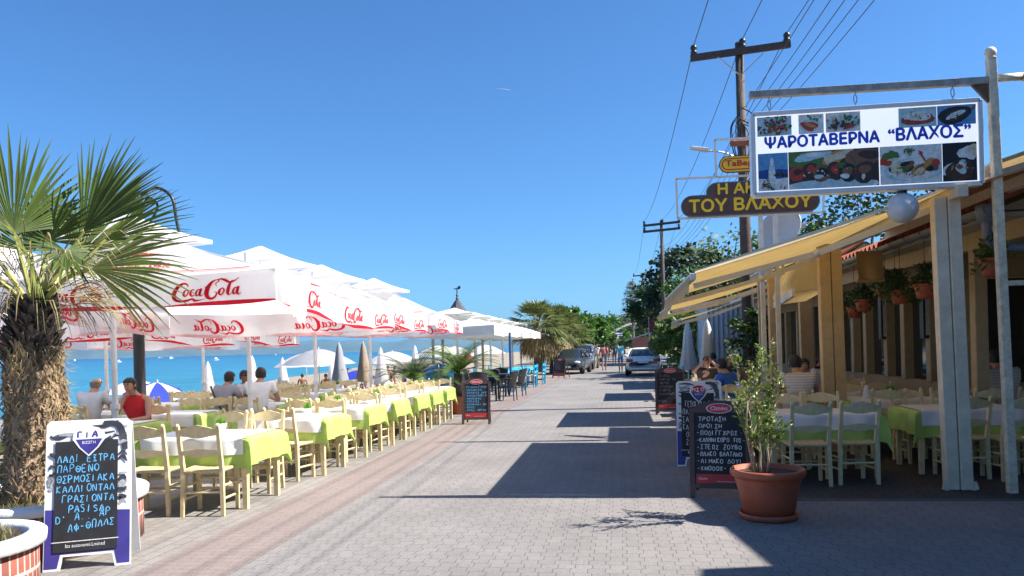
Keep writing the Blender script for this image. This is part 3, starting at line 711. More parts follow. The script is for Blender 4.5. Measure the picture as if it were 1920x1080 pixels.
def person(label, x, y, rz, kind='sit', z=0, shirt=(.7, .7, .7), pants=(.03, .04, .08), lean=.05, arms='table', sleeve=.45, trouser=.8, hair='dark', skin='a', top=True, glasses=False, group=None, stripes=None, h=1.0, step=.25, long=False):
    key = (kind, round(lean, 2), arms, sleeve, trouser > 1 and 2 or trouser, top, step)
    ms, J = body_meshes(key, pose(kind, lean, arms, 0, step), sleeve, trouser, top)
    root = thing('person', label, 'person', (x, y, z), rz, group); root.scale = (h, h, h)
    cols = {'body': {'a': M_skin, 'b': M_skint}[skin], 'shirt': cloth_col('shirt_%02d%02d%02d' % tuple(int(c * 99) for c in shirt) + ('s' if stripes else ''), shirt, stripes), 'shorts': cloth_col('trousers_%02d%02d%02d' % tuple(int(c * 99) for c in pants), pants)}
    cols['trousers'] = cols['shorts']
    for k, me in ms.items():
        m = me.copy(); m.materials.clear(); m.materials.append(cols[k]); m.name = k
        o = bpy.data.objects.new(k, m); C.objects.link(o); o.parent = root
    hd = Vector(J['head'])
    if hair != 'none': hair_mesh(hd, long, hair == 'bald').build('hair', M_hairg if hair in ('grey', 'bald') else M_hair, root, True)
    mb = MB()
    if glasses:
        for s_ in (-1, 1): mb.ball(hd + Vector((s_ * .034, .083, .028)), (.028, .010, .019), 8, 5)
        mb.bar(hd + Vector((-.075, .07, .035)), hd + Vector((.075, .07, .035)), .008, .006); mb.bar(hd + Vector((-.078, .0, .035)), hd + Vector((-.064, .08, .035)), .006, .008); mb.bar(hd + Vector((.078, .0, .035)), hd + Vector((.064, .08, .035)), .006, .008)
        mb.build('sunglasses', M_black, root)
    else:
        for s_ in (-1, 1):
            mb.ball(hd + Vector((s_ * .032, .083, .028)), (.013, .008, .007), 8, 5)
        mb.build('eye', M_hair, root)
        mb = MB()
        for s_ in (-1, 1): mb.bar(hd + Vector((s_ * .015, .092, .046)), hd + Vector((s_ * .05, .080, .050)), .008, .007)
        mb.build('eyebrow', M_hair, root)
    mb = MB(); mb.ball(hd + Vector((0, .078, -.042)), (.026, .008, .008), 8, 5); mb.build('mouth', pm('lips', (.28, .07, .06), .5), root)
    return root
PI = math.pi
p = person('man in a red sleeveless top resting his chin on his hand', -6.60, 9.98, PI, 'sit', shirt=(.55, .015, .02), lean=.16, arms='chin', sleeve=0, skin='a')
person('balding man in pale shirt sitting with his back turned, behind the dark lamp post', -7.88, 10.55, 0, 'sit', shirt=(.50, .52, .56), lean=.10, hair='bald')
p = person('man in grey shirt seen from behind with a black strap across his back', -6.5, 11.92, -.25, 'sit', shirt=(.32, .33, .36), lean=.10)
mb = MB(); mb.tube(catmull([(-.16, -.045, 1.09), (-.06, -.105, .98), (.06, -.115, .80), (.15, -.10, .62)], 4), .017, 6); mb.build('shoulder_strap', M_black, p)
person('man in sunglasses and white vest facing the two men in front of him', -6.62, 13.05, PI + .3, 'sit', shirt=(.72, .72, .74), lean=.08, sleeve=0, skin='b', glasses=True)
person('broad man in white short-sleeved shirt seen from behind by the parasol pole', -5.88, 11.95, .2, 'sit', shirt=(.74, .73, .73), lean=.12, h=1.04)
# right terrace
person('man in striped shirt bent over his table with his back to the road', 2.42, 10.85, 0, 'sit', shirt=(.42, .40, .40), stripes=(.60, .58, .56), lean=.22, h=1.05)
person('woman in a pink top and sunglasses in the shade beside a cream column', 5.36, 12.15, PI - .2, 'sit', shirt=(.65, .08, .30), lean=.05, glasses=True, long=True, skin='b')
person('man in beige striped shirt seen from behind at the right edge', 4.98, 10.85, .1, 'sit', shirt=(.40, .35, .28), stripes=(.52, .47, .40), lean=.12, h=1.06)
for i, (lb, x, y, rz, col, ar) in enumerate((
    ('dark-haired diner with both hands raised to the face, left of the leafy bush', 1.75, 16.3, PI, (.05, .03, .03), 'up'),
    ('grey-haired diner in a dark shirt under the far edge of the awning', 2.35, 17.2, PI, (.04, .04, .05), 'table'),
    ('diner in a bright blue shirt leaning forward behind the chalkboards', 1.85, 13.0, .9, (.03, .12, .45), 'table'),
    ('diner in a brown shirt behind the potted bush', 2.3, 14.3, PI, (.20, .12, .08), 'table'),
    ('diner in a light blue shirt behind the striped shirt man', 2.7, 12.2, PI, (.30, .42, .60), 'table'),
    ('diner in a white shirt beside the cream awning post', 3.45, 14.1, PI + .3, (.55, .55, .55), 'table'),
    ('diner in a black shirt by the dark windows', 3.9, 16.0, PI, (.02, .02, .02), 'table'),
    ('diner in a dark hat shape of hair, at the farthest blue table', 2.5, 21.2, 0, (.03, .03, .04), 'table'))):
    person(lb.replace('dark hat shape of hair', 'black top'), x, y, rz, 'sit', shirt=col, arms=ar, lean=.12, hair='grey' if 'grey' in lb else 'dark', skin='b' if i % 2 else 'a')
# walkers on the road
for i, (lb, x, y, rz, sh, pa, ar, tp, hh) in enumerate((
    ('walker in turquoise shirt and blue shorts carrying a bag on the shoulder', .05, 46.2, .1, (.10, .55, .75), (.02, .20, .50), 'carry', True, 1.02),
    ('woman in a red patterned top and denim skirt walking on the road', -.95, 48, .05, (.62, .22, .20), (.12, .22, .40), 'down', True, .95),
    ('walker in a white shirt and beige trousers with a black bag', -1.45, 50, PI, (.68, .64, .58), (.48, .40, .30), 'down', True, 1.0),
    ('walker in a crimson top near the parked cars', -2.9, 64, PI, (.55, .08, .12), (.10, .10, .12), 'down', True, .97),
    ('far walker in pink between the trees at the end of the road', -1.2, 78, PI, (.66, .35, .35), (.40, .38, .36), 'down', True, 1.0),
    ('far walker in light grey at the end of the road', -2.0, 84, PI, (.60, .60, .62), (.30, .30, .32), 'down', True, 1.0),
    ('far shirtless walker beside the turquoise walker', -.45, 66, .0, (.6, .3, .2), (.45, .06, .05), 'down', False, 1.0))):
    person(lb, x, y, rz, 'walk', shirt=sh, pants=pa, arms=ar, sleeve=.45, trouser=.75 if i != 2 else 2, top=tp, skin='b' if i % 2 else 'a', long=(i == 1))
mb = MB(); mb.box((0, 0, 0), (.14, .30, .26)); mb.tube(catmull([(0, -.12, .13), (0, -.06, .30), (0, .06, .30), (0, .12, .13)], 4), .012, 6)
o = mb.build('handbag', M_black, None, False, .03); o.location = (-1.18, 50.05, .66); tag(o, 'black bag in the hand of the white-shirted walker', 'bag')
# bathers
GB = 'bathers on the beach'
for i, (lb, x, y, rz, k, col, tp) in enumerate((
    ('shirtless bather standing by the water left of the grey-shirted man', -14.6, 24.0, 1.2, 'stand', (.2, .1, .1), False), ('bather in a dark top on the beach by the blue and white parasol', -15.6, 24.4, 2.2, 'stand', (.05, .06, .12), True),
    ('bather in an orange top lying low behind the tables', -14.4, 26.5, 3.1, 'sit', (.62, .28, .05), True), ('bather in red trunks farther down the beach', -17.5, 41, .5, 'stand', (.5, .05, .05), False),
    ('bather in pink under the white beach parasols', -14.0, 44, 3.0, 'sit', (.66, .25, .30), True), ('bather in yellow beside the closed parasols', -12.6, 40, 2.6, 'sit', (.66, .52, .10), True))):
    person(lb, x, y, rz, k, ground_height(x) - (.25 if k == 'sit' else 0), shirt=col, pants=(.4, .05, .06), arms='down', sleeve=0, trouser=.3, top=tp, skin='b', group=GB)

rb = random.Random(21)
cols = [('orange', (.62, .25, .04)), ('turquoise', (.05, .42, .45)), ('violet', (.22, .06, .40)), ('lime', (.35, .55, .05)), ('navy', (.03, .05, .18)), ('coral', (.70, .22, .16)), ('cream', (.62, .56, .42)), ('brown', (.18, .09, .05))]
spots = [('between the folded parasols', -13.0, 36), ('nearer the water', -17.5, 42), ('behind the grey open parasol', -15.0, 50), ('farthest out on the sand', -19.5, 56.0)]
for i in range(16):
    cn, cc = cols[i % 8]; sn, sx_, sy_ = spots[i // 4]; x = sx_ + rb.uniform(-.9, .9) + (i % 4) * .55 - .8; y = sy_ + rb.uniform(-1.5, 1.5) + (i // 8) * 3; st = i % 3 == 0
    person(f'{"standing" if st else "sitting"} bather in {cn}, {("first", "second", "third", "fourth")[i % 4]} of the four {sn}', x, y, rb.uniform(0, 6), 'stand' if st else 'sit', ground_height(x) - (0 if st else .22), shirt=cc, pants=cc, arms='down', sleeve=0, trouser=.3, top=i % 2 == 0, skin='b' if i % 2 else 'a', group=GB, long=i % 4 == 1)
# ------------------------------------------------------------ planters and the palm
def brick_mat(name):
    m = bpy.data.materials.new(name); n, b = nodes_of(m); L = n.links; N = n.nodes.new
    tc = N('ShaderNodeTexCoord'); sp = N('ShaderNodeSeparateXYZ'); L.new(tc.outputs['Object'], sp.inputs[0])
    at = N('ShaderNodeMath'); at.operation = 'ARCTAN2'; L.new(sp.outputs[1], at.inputs[0]); L.new(sp.outputs[0], at.inputs[1])
    cb = N('ShaderNodeCombineXYZ'); L.new(at.outputs[0], cb.inputs[0]); L.new(sp.outputs[2], cb.inputs[1])
    br = N('ShaderNodeTexBrick'); br.offset = .5; br.inputs['Scale'].default_value = 1; br.inputs['Brick Width'].default_value = .115; br.inputs['Row Height'].default_value = .21
    br.inputs['Mortar Size'].default_value = .013; br.inputs['Color1'].default_value = (.27, .075, .048, 1); br.inputs['Color2'].default_value = (.19, .05, .034, 1); br.inputs['Mortar'].default_value = (.42, .34, .29, 1)
    L.new(cb.outputs[0], br.inputs['Vector']); no = N('ShaderNodeTexNoise'); no.inputs['Scale'].default_value = 7; L.new(tc.outputs['Object'], no.inputs['Vector'])
    mp = N('ShaderNodeMapRange'); mp.inputs[1].default_value = .3; mp.inputs[2].default_value = .7; mp.inputs[3].default_value = .75; mp.inputs[4].default_value = 1.2; L.new(no.outputs[0], mp.inputs[0])
    hs = N('ShaderNodeHueSaturation'); L.new(br.outputs[0], hs.inputs['Color']); L.new(mp.outputs[0], hs.inputs['Value']); L.new(hs.outputs[0], b.inputs['Base Color'])
    bu = N('ShaderNodeBump'); bu.inputs['Strength'].default_value = .6; bu.invert = True; bu.inputs['Distance'].default_value = .01; L.new(br.outputs['Fac'], bu.inputs['Height']); L.new(bu.outputs[0], b.inputs['Normal'])
    b.inputs['Roughness'].default_value = .8; return m
M_brick = brick_mat('planter_brick'); M_rim = pm('white_rim_paint', (.74, .74, .72), .6, .1, 8, .2, 30)
def planter(label, x, y, r_, h_):
    root = thing('brick_planter', label, 'planter', (x, y, 0))
    mb = MB(); mb.lathe([(r_ - .03, 0), (r_ - .03, h_ - .075)], 48); mb.build('brick_wall', M_brick, root, True)
    mb = MB(); mb.lathe([(r_ - .035, h_ - .09), (r_ + .015, h_ - .08), (r_ + .02, h_ - .015), (r_ + .006, h_ - .003), (r_ - .01, h_), (r_ - .085, h_), (r_ - .10, h_ - .03), (r_ - .105, h_ - .10)], 48, cap=False); mb.build('rim', M_rim, root, True)
    mb = MB(); rr = random.Random(int(r_ * 100))
    mb.grid(lambda u, v_: ((r_ - .135) * v_ * math.cos(u * 2 * PI), (r_ - .135) * v_ * math.sin(u * 2 * PI), h_ - .05 + .04 * noise.noise(Vector((u * 9, v_ * 4, 1)))), 24, 5); mb.build('soil', M_soil, root, True)
    mb = MB()
    for i in range(900):
        a = rr.uniform(0, 2 * PI); q = (r_ - .16) * math.sqrt(rr.random()); p = Vector((q * math.cos(a), q * math.sin(a), h_ - .07)); b = rr.uniform(0, 2 * PI); s_ = Vector((-math.sin(b), math.cos(b), 0)) * rr.uniform(.003, .007); hh = rr.uniform(.05, .14)
        tip = p + Vector((math.cos(b) * hh * .6, math.sin(b) * hh * .6, hh)); mb.add([p - s_, p + s_, tip], [(0, 1, 2)])
    o = stuff(mb.build('grass', pm('dry_grass', (.20, .18, .06), .7, .3, island=.5, trans=.3), root))
    return root
planter('round red brick planter with white rim in the bottom left corner', -4.42, 4.50, .57, .45)
planter('round red brick planter with white rim around the palm foot', -5.02, 6.13, .82, .45)

def leaf_fan(mb, hub, axis, nrm, rad, spread, n, seed, droop=.12, split=.5, m=0):
    r = random.Random(seed); axis = Vector(axis).normalized(); nrm = Vector(nrm); nrm = (nrm - axis * nrm.dot(axis)).normalized(); side = axis.cross(nrm); hub = Vector(hub)
    da = 2 * R(spread) / n
    for i in range(n):
        a = -R(spread) + da * (i + .5) + r.uniform(-.25, .25) * da; d = axis * math.cos(a) + side * math.sin(a)
        L_ = rad * (1 - .22 * (abs(a) / R(max(spread, 1))) ** 2) * r.uniform(.88, 1.06); t_ = d.cross(nrm).normalized(); bend = r.uniform(.5, 1.5) * droop; tw = r.uniform(-.02, .02)
        hw0 = L_ * split * math.tan(da / 2) * 1.06; pts = []
        fold = .5 * hw0
        for s_, hw, f in ((.02, .004, 0), (.25, hw0 * .5, fold * .5), (split, hw0, fold), (split + .18, hw0 * .72, fold * .7), (split + .34, hw0 * .42, fold * .3), (1.0, .0015, 0)):
            dr = bend * max(0, s_ - .35) ** 2 * L_
            c = hub + d * (L_ * s_) + Vector((0, 0, -dr)) + side * tw * s_ - nrm * (.08 * L_ * math.sin(abs(a)) * s_)
            pts.append((c - t_ * hw + nrm * f * .6, c - nrm * f * .4, c + t_ * hw + nrm * f * .6))
        vs = [q for p in pts for q in p]; fs = []
        for k in range(len(pts) - 1): fs += [(3 * k, 3 * k + 1, 3 * k + 4, 3 * k + 3), (3 * k + 1, 3 * k + 2, 3 * k + 5, 3 * k + 4)]
        mb.add(vs, fs, m)
M_palm = pm('palm_leaf', (.075, .115, .016), .42, .25, 5, island=.30, trans=.3)
M_palml = pm('pale_palm_leaf', (.21, .24, .06), .5, .25, 5, island=.35, trans=.35)
M_dead = pm('dry_palm_leaf', (.36, .28, .13), .8, .3, 6, island=.4, trans=.2)
M_boot = pm('palm_bark', (.30, .205, .125), .95, .4, 6, .8, 40, island=.35)
M_bootd = pm('grey_leaf_bases', (.10, .078, .06), .95, .4, 8, .8, 40, island=.45)
M_petiole = pm('palm_petiole', (.30, .31, .07), .5, .3, 6)
px0, py0 = -5.05, 6.12
palm = thing('fan_palm', 'shaggy fan palm with green leaves standing in the brick planter', 'palm tree', (px0, py0, .38))
rr = random.Random(5)
mb = MB(palm); prof = [(.30, .36), (.25, .6), (.225, 1.0), (.22, 1.3), (.21, 1.5), (.17, 1.68), (.125, 1.86), (.11, 2.02), (.07, 2.14)]
mb.tube([(px0 + .02 * math.sin(z * 3), py0, z) for _, z in prof], [r_ for r_, _ in prof], 20)
mb.build('trunk', M_boot, palm, True)
mb = MB(palm); mbd = MB(palm)
for i in range(1500):
    z = rr.uniform(.38, 2.06); a = rr.uniform(0, 2 * PI)
    for (ra, za), (rb, zb_) in zip(prof, prof[1:]):
        if za <= z <= zb_: rad_ = ra + (rb - ra) * (z - za) / (zb_ - za)
    o_ = Vector((math.cos(a), math.sin(a), 0)); t_ = Vector((-math.sin(a), math.cos(a), 0)); base = Vector((px0 + .02 * math.sin(z * 3), py0, z)) + o_ * (rad_ - .01)
    dark = z > 1.62 + .12 * math.sin(a * 3); up = 1 if z > 1.5 else rr.choice((-1, -.6, .5, 1))
    hgt = rr.uniform(.05, .12) * (1.4 if dark else 1); wd = rr.uniform(.008, .026) * (1.7 if dark else 1); out = rr.uniform(.01, .05) + (.06 if dark else 0)
    tip = base + Vector((0, 0, up * hgt)) + o_ * out + t_ * rr.uniform(-.05, .05)
    q = (mbd if dark else mb); sh = o_ * .012
    q.add([base - t_ * wd, base + t_ * wd, tip + t_ * wd * .35, tip - t_ * wd * .35, base - t_ * wd + sh, base + t_ * wd + sh, tip + t_ * wd * .35 + sh, tip - t_ * wd * .35 + sh], [(4, 5, 6, 7), (0, 3, 2, 1), (1, 2, 6, 5), (0, 4, 7, 3), (2, 3, 7, 6)])
stuff(mb.build('bark_scale', M_boot, palm)); stuff(mbd.build('leaf_base', M_bootd, palm))
mb = MB(palm)
for i in range(2600):
    z = rr.uniform(.36, 1.75); a = rr.uniform(0, 2 * PI); rad_ = .26 if z < .7 else .23
    p = Vector((px0 + rad_ * math.cos(a), py0 + rad_ * math.sin(a), z)); q = p + Vector((math.cos(a) * rr.uniform(.0, .07) + rr.uniform(-.09, .09), math.sin(a) * .05 + rr.uniform(-.09, .09), rr.uniform(-.16, .08))); s_ = Vector((-math.sin(a), math.cos(a), .3)) * .003
    mb.add([p - s_, p + s_, q], [(0, 1, 2)])
stuff(mb.build('bark_fibre', M_dead, palm))
crown = Vector((px0, py0, 2.06))
TOCAM = Vector((0, 0, EYE + .5)) - crown; TOCAM.normalize()
# hub offset (right, up, away), blade axis (right, up, away), radius, half-spread, leaflets, material
FR = [((-.10, .64, -.1), (.03, 1, .1), 1.02, 72, 38, 0), ((.30, .70, .25), (.42, .95, .25), 1.0, 32, 18, 0), ((.42, .66, .05), (.75, .70, -.05), .92, 26, 16, 0),
      ((.48, .62, .3), (.95, .46, .1), .84, 30, 18, 0), ((.64, .30, -.25), (1, .02, -.15), .98, 44, 24, 1), ((.40, .46, -.2), (.35, -.75, -.45), .36, 140, 26, 0),
      ((-.50, .35, -.1), (-.75, .25, -.2), .75, 80, 28, 0), ((-.30, .55, .45), (-.35, .9, .4), .85, 60, 26, 0), ((.12, .52, .5), (.25, .9, .6), .8, 60, 26, 0),
      ((-.55, .60, .2), (-.85, .55, .1), .8, 60, 26, 0), ((.2, .38, -.35), (.35, .1, -.9), .5, 90, 22, 1), ((-.32, .28, -.35), (-.5, -.15, -.8), .55, 95, 24, 1), ((.05, .60, .15), (.2, 1, 0), .55, 90, 24, 0)]
for i, (h_, ax, rad, spd, n_, mi) in enumerate(FR):
    hub = crown + _r * h_[0] + _u * h_[1] + _f * h_[2]; axis = _r * ax[0] + _u * ax[1] + _f * ax[2]
    q = palm; fr = MB(palm); c0 = crown + (hub - crown) * .05
    mid = crown.lerp(hub, .5) + Vector((0, 0, .06 if h_[1] < .5 else .0)); pts = catmull([tuple(crown + Vector((0, 0, -.05))), tuple(mid), tuple(hub)], 5)
    fr.tube(pts, [.026 - .013 * k / (len(pts) - 1) for k in range(len(pts))], 6, m=1)
    tilt = TOCAM + Vector((rr.uniform(-.5, .5), rr.uniform(-.3, .3), rr.uniform(.1, .7)))
    leaf_fan(fr, hub, axis, tilt, rad, spd, n_, 40 + i, .16 if mi == 0 else .3)
    fr.build('frond', [M_palml if mi else M_palm, M_petiole], palm)
mb = MB(palm)
for i in range(300):
    a = rr.uniform(0, 2 * PI); el = rr.uniform(-.3, .8); d = Vector((math.cos(a) * math.cos(el), math.sin(a) * math.cos(el), math.sin(el))); p = crown + d * rr.uniform(.25, .75) + Vector((0, 0, .12)); L_ = rr.uniform(.25, .6)
    pts = [p, p + d * L_ * .35 + Vector((0, 0, .02)), p + d * L_ * .65 + Vector((0, 0, -.06)), p + d * L_ * .85 + Vector((0, 0, -.20))]; mb.tube(pts, [.005, .005, .004, .001], 3, cap=False)
stuff(mb.build('dry_strand', M_dead, palm))

# ------------------------------------------------------------ chalkboards
def aboard(label, x, y, rz, w_, h_, kind, seed=0):
    root = thing('chalkboard_sign', label, 'menu board', (x, y, 0), rz)
    a = math.atan2(.22, h_); sy = math.sin(a); cy = math.cos(a)
    def F(px_, py_, zo=0.0): return (px_, -.22 + py_ * sy - zo * cy, py_ * cy + zo * sy)
    def slabp(mb, x0, x1, z0, z1, t0, t1, m=0): mb.prism([(x0, z0), (x1, z0), (x1, z1), (x0, z1)], lambda p, q: F(p, q, t0), lambda p, q: F(p, q, t1), m)
    hl = h_ / cy * .998
    if kind in ('shield', 'shield2'):
        frame, low = pm('white_board_paint', (.72, .72, .73), .45, .06, 10), pm('violet_blue_paint', (.045, .035, .21), .45, .15, 6)
        mb = MB()
        poly = [(-w_/2, 0), (-w_/2 + .11, 0), (-w_/2 + .13, .10), (w_/2 - .13, .10), (w_/2 - .11, 0), (w_/2, 0), (w_/2, hl - .03), (w_/2 - .03, hl), (-w_/2 + .03, hl), (-w_/2, hl - .03)]
        mb.prism(poly, lambda p, q: F(p, q, -.012), lambda p, q: F(p, q, .012)); mb.build('panel', frame, root)
        mb = MB(); k = .007
        poly = [(-w_/2 + k, .02), (-w_/2 + .095, .02), (-w_/2 + .115, .12), (w_/2 - .115, .12), (w_/2 - .095, .02), (w_/2 - k, .02), (w_/2 - k, .42), (-w_/2 + k, .46)]
        mb.prism(poly, lambda p, q: F(p, q, .0125), lambda p, q: F(p, q, .0145)); mb.build('painted_band', low, root)
        mb = MB(); rr_ = random.Random(seed + 9)                  # grey printed strip across the top and sides
        g1, g2 = pm('print_grey', (.30, .30, .31), .5, .5, 14), pm('print_black', (.04, .04, .05), .5, .5, 14)
        for i in range(34):
            cx_ = rr_.uniform(-w_/2 + .05, w_/2 - .05); cz = rr_.uniform(hl - .20, hl - .035) if i < 20 else rr_.uniform(.50, hl - .2); L_ = rr_.uniform(.03, .12)
            if i >= 20: cx_ = rr_.choice((-w_/2 + .04, w_/2 - .06)); L_ = .03
            ribbon(mb, [(max(-w_/2+.03, cx_ - L_), cz, .01), (cx_, cz + rr_.uniform(-.03, .03), rr_.uniform(.015, .04)), (min(w_/2-.03, cx_ + L_), cz + rr_.uniform(-.03, .04), .01)], lambda p, q, zo: F(p, q, .0126 + zo), i % 2, .0003 * i, 4)
        ribbon(mb, [(w_/2 - .20, hl - .03, .03), (w_/2 - .10, hl - .05, .05), (w_/2 - .06, hl - .14, .05), (w_/2 - .045, hl - .25, .04)], lambda p, q, zo: F(p, q, .0185 + zo), 1, 0, 5)
        for i in range(10):
            cz = rr_.uniform(.46, .66); ribbon(mb, [(w_/2 - .09, cz, .02), (w_/2 - .06, cz + .03, .03), (w_/2 - .035, cz + .01, .01)], lambda p, q, zo: F(p, q, .0126 + zo), i % 2, .0003 * i, 3)
        mb.build('printed_picture', [g1, g2], root)
        bx0, bx1, bz0, bz1 = -w_/2 + .065, w_/2 - .095, .135, hl - .165
        mb = MB(); slabp(mb, bx0, bx1, bz0, bz1, .0195, .0225); mb.build('writing_panel', M_board, root)
        mb = MB(); cx_ = (bx0 + bx1) / 2 + .015; cz = hl - .165; sc = .125
        sh = [(0, -1.0), (.55, -.45), (.92, .1), (.88, .45), (.55, .78), (0, .92), (-.55, .78), (-.88, .45), (-.92, .1), (-.55, -.45)]
        red = kind == 'shield2'
        mb.prism([(cx_ + p * sc, cz + q * sc) for p, q in sh], lambda p, q: F(p, q, .0226), lambda p, q: F(p, q, .0265), 0)
        mb.prism([(cx_ + p * sc * .88, cz + q * sc * .88) for p, q in [(0, -1.0), (.55, -.45), (.85, .1), (-.85, .1), (-.55, -.45)]], lambda p, q: F(p, q, .0266), lambda p, q: F(p, q, .0275), 1)
        if red: mb.prism([(cx_ + p * sc * .9, cz + q * sc * .9) for p, q in [(.85, .12), (.82, .5), (.5, .8), (0, .92), (-.5, .8), (-.82, .5), (-.85, .12)]], lambda p, q: F(p, q, .0266), lambda p, q: F(p, q, .0275), 2)
        for j, (px_, tx) in enumerate(((-.45, 'Γ'), (-.02, 'I'), (.35, 'A')) if not red else ((-.5, 'M'), (-.02, 'Σ'), (.42, 'O'))):
            chalk(mb, tx, cx_ + px_ * sc - .02, cz + .2 * sc, .045, .05, lambda p, q, zo: F(p, q, .0285 + zo), .011, j + 3, 1 if not red else 0)
        put_text(mb, 'BIZZΓH', sc * .75, .022, lambda p, q, e=0: F(cx_ + p, cz - .12 * sc + q, .0283 + e), 0)
        mb.build('shield_emblem', [frame, low, M_red], root)
        if not red: L_ = ['ΛΑΔI EΞTPA', 'ΠΑPΘENO', 'ΘΣPMOΣIAKA', 'KAΛΛIONTAΛ', ' ΓPAΣIONTA', '  PASISA', "D' A.. aP", '  αΦ-ΘΠΛΛΣ']
        else: L_ = [' ΓEΣΠIAKA OΣ', 'ΠΛAKI ΔI', 'ΣAΛATA PO', 'KAΛAMAPI', ' OYZO', ' 2S']
        L_ = [s_.upper().replace('Α', 'A') for s_ in L_]
        mb = MB(); rows = len(L_); top_ = bz1 - .115; step_ = (top_ - bz0 - .14) / (rows - .4)
        for j, s_ in enumerate(L_): chalk(mb, s_, bx0 + .018, top_ - step_ * (j + .62), step_ * .68, (bx1 - bx0 - .03) * min(1, len(s_) / 9.6), lambda p, q, zo: F(p, q, .0232 + zo), .0068, seed * 10 + j, 0, .12 if j >= rows - 2 else .0)
        mb.build('chalk_writing', M_chalkb if not red else M_chalkw, root)
        mb = MB(); ribbon(mb, [(bx0 - .01, bz0 + .075, .006), (bx1 + .01, bz0 + .078, .006)], lambda p, q, zo: F(p, q, .0232), 0, 0, 1)
        put_text(mb, 'Iza autonomi.Lmirad' if not red else 'BIZZΓH', .27, .026, lambda p, q, e=0: F((bx0 + bx1) / 2 + p, bz0 + .045 + q, .0234 + e), 0)
        mb.build('print_line', M_chalkw, root)
        mb = MB()                                                 # rear panel
        def Fb(px_, py_, zo=0.0): return (px_, .24 - py_ * sy + zo * cy, py_ * cy * .985 + zo * sy)
        mb.prism([(-w_/2, 0), (-w_/2 + .09, 0), (-w_/2 + .11, .12), (w_/2 - .11, .12), (w_/2 - .09, 0), (w_/2, 0), (w_/2, hl - .01), (-w_/2, hl - .01)], lambda p, q: Fb(p, q, -.010), lambda p, q: Fb(p, q, .010)); mb.build('rear_panel', pm('board_back', (.60, .60, .62), .5, .06), root)
    else:
        fr_ = pm('brown_board_frame', (.075, .038, .025), .5, .3, 12)
        for s_ in (-1, 1):
            mb = MB(); slabp(mb, s_ * w_/2 - .025, s_ * w_/2 + .025, 0, hl - .07, -.015, .018); mb.build('side_rail', fr_, root)
            mb = MB(); mb.bar((s_ * (w_/2 - .03), .26, 0), (s_ * (w_/2 - .03), .02, h_ - .1), .035, .028); mb.build('rear_leg', fr_, root)
        mb = MB(); n = 14; ax_ = w_/2 - .026
        poly = [(-ax_, hl - .12), (ax_, hl - .12)] + [(ax_ * math.cos(PI * i / n), hl - .105 + .115 * math.sin(PI * i / n) ** .7) for i in range(n + 1)]
        mb.prism(poly, lambda p, q: F(p, q, -.013), lambda p, q: F(p, q, .013)); slabp(mb, -ax_, ax_, .10, .145, -.013, .014); mb.build('crest', fr_, root)
        mb = MB(); slabp(mb, -ax_, ax_, .146, hl - .121, -.010, .006); mb.build('writing_panel', M_board, root)
        mb = MB(); slabp(mb, -ax_ + .012, ax_ - .012, .15, .245, .0065, .0085); put_text(mb, 'Clzzvivs', .09, .024, lambda p, q, e=0: F(-ax_ + .08 + p, .20 + q, .009 + e), 1)
        put_text(mb, 'a.Bassonhaivsol', .20, .012, lambda p, q, e=0: F(.06 + p, .172 + q, .009 + e), 1); mb.build('printed_band', [pm('red_board_paint', (.42, .02, .02), .45, .1), M_chalkw], root)
        mb = MB(); oval = [(.12 * math.cos(2 * PI * i / 28), hl - .075 + .048 * math.sin(2 * PI * i / 28)) for i in range(28)]
        mb.prism([(p * 1.1, hl - .075 + (q - hl + .075) * 1.14) for p, q in oval], lambda p, q: F(p, q, .0132), lambda p, q: F(p, q, .019), 1)
        mb.prism(oval, lambda p, q: F(p, q, .0191), lambda p, q: F(p, q, .022), 0); put_text(mb, 'Clzzvivs', .17, .04, lambda p, q, e=0: F(p, hl - .075 + q, .0224 + e), 1, .0015); mb.build('oval_badge', [pm('badge_red', (.62, .02, .02), .35, .05), M_chalkw], root)
        L_ = {0: ['TPOTAΣH', 'ΠPOIΣH', '-ΠOΔIΓΓXPΩΣ', '-KΛΛHNIKOPO TOΣ', '-ΣTEΩΣ ZOYBO', '-ΠΛAKO BAΛTΛNO', '-ΛIMAKO ΔOYI', '-XNOOOX-'], 1: ['ΓPAMMATIKOΣ', 'ΛAXANIKA', '-ΣAΛATEΣ ΔYO', '-KOΛOKYΘAKIA', '-MOYΣAKAΣ', '-ΠATATEΣ', '-ΣOYBΛAKI NO', '-OYZO', '-KPAΣI MΠYPA'], 2: ['ΠIATA', 'ΨAPIA TA', ' MEPAΣ', '-XTAΠOΔI', '-ΓABPOΣ', '-KAΛAMAPI', '', 'OYZO']}[seed]
        L_ = [s_.replace('Ψ', 'Y') for s_ in L_]
        mb = MB(); z1 = hl - .15; z0 = .27; st_ = (z1 - z0) / len(L_)
        for j, s_ in enumerate(L_): chalk(mb, s_, -ax_ + .025 + (.02 if j < 2 else 0), z1 - st_ * (j + .8), st_ * .58, (2 * ax_ - .05) * min(1, len(s_) / (12 if j > 1 else 11)), lambda p, q, zo: F(p, q, .0066 + zo), .0066, seed * 20 + j)
        mb.build('chalk_writing', [M_chalkw, M_chalkb, pm('faint_chalk', (.25, .24, .28), .9)][seed], root)
    return root
aboard('white and violet folding chalkboard with blue writing beside the palm planter', -4.16, 5.60, R(25), .60, 1.12, 'shield', 1)
aboard('brown chalkboard with red oval badge at the end of the left tables', -3.05, 16.3, R(3), .56, .96, 'badge', 1)
aboard('brown chalkboard with red oval badge beside the potted bush', 1.02, 8.35, R(-8), .56, .98, 'badge', 0)
aboard('white and violet folding chalkboard with a red shield behind another board', 1.02, 10.45, R(-6), .58, 1.10, 'shield2', 2)
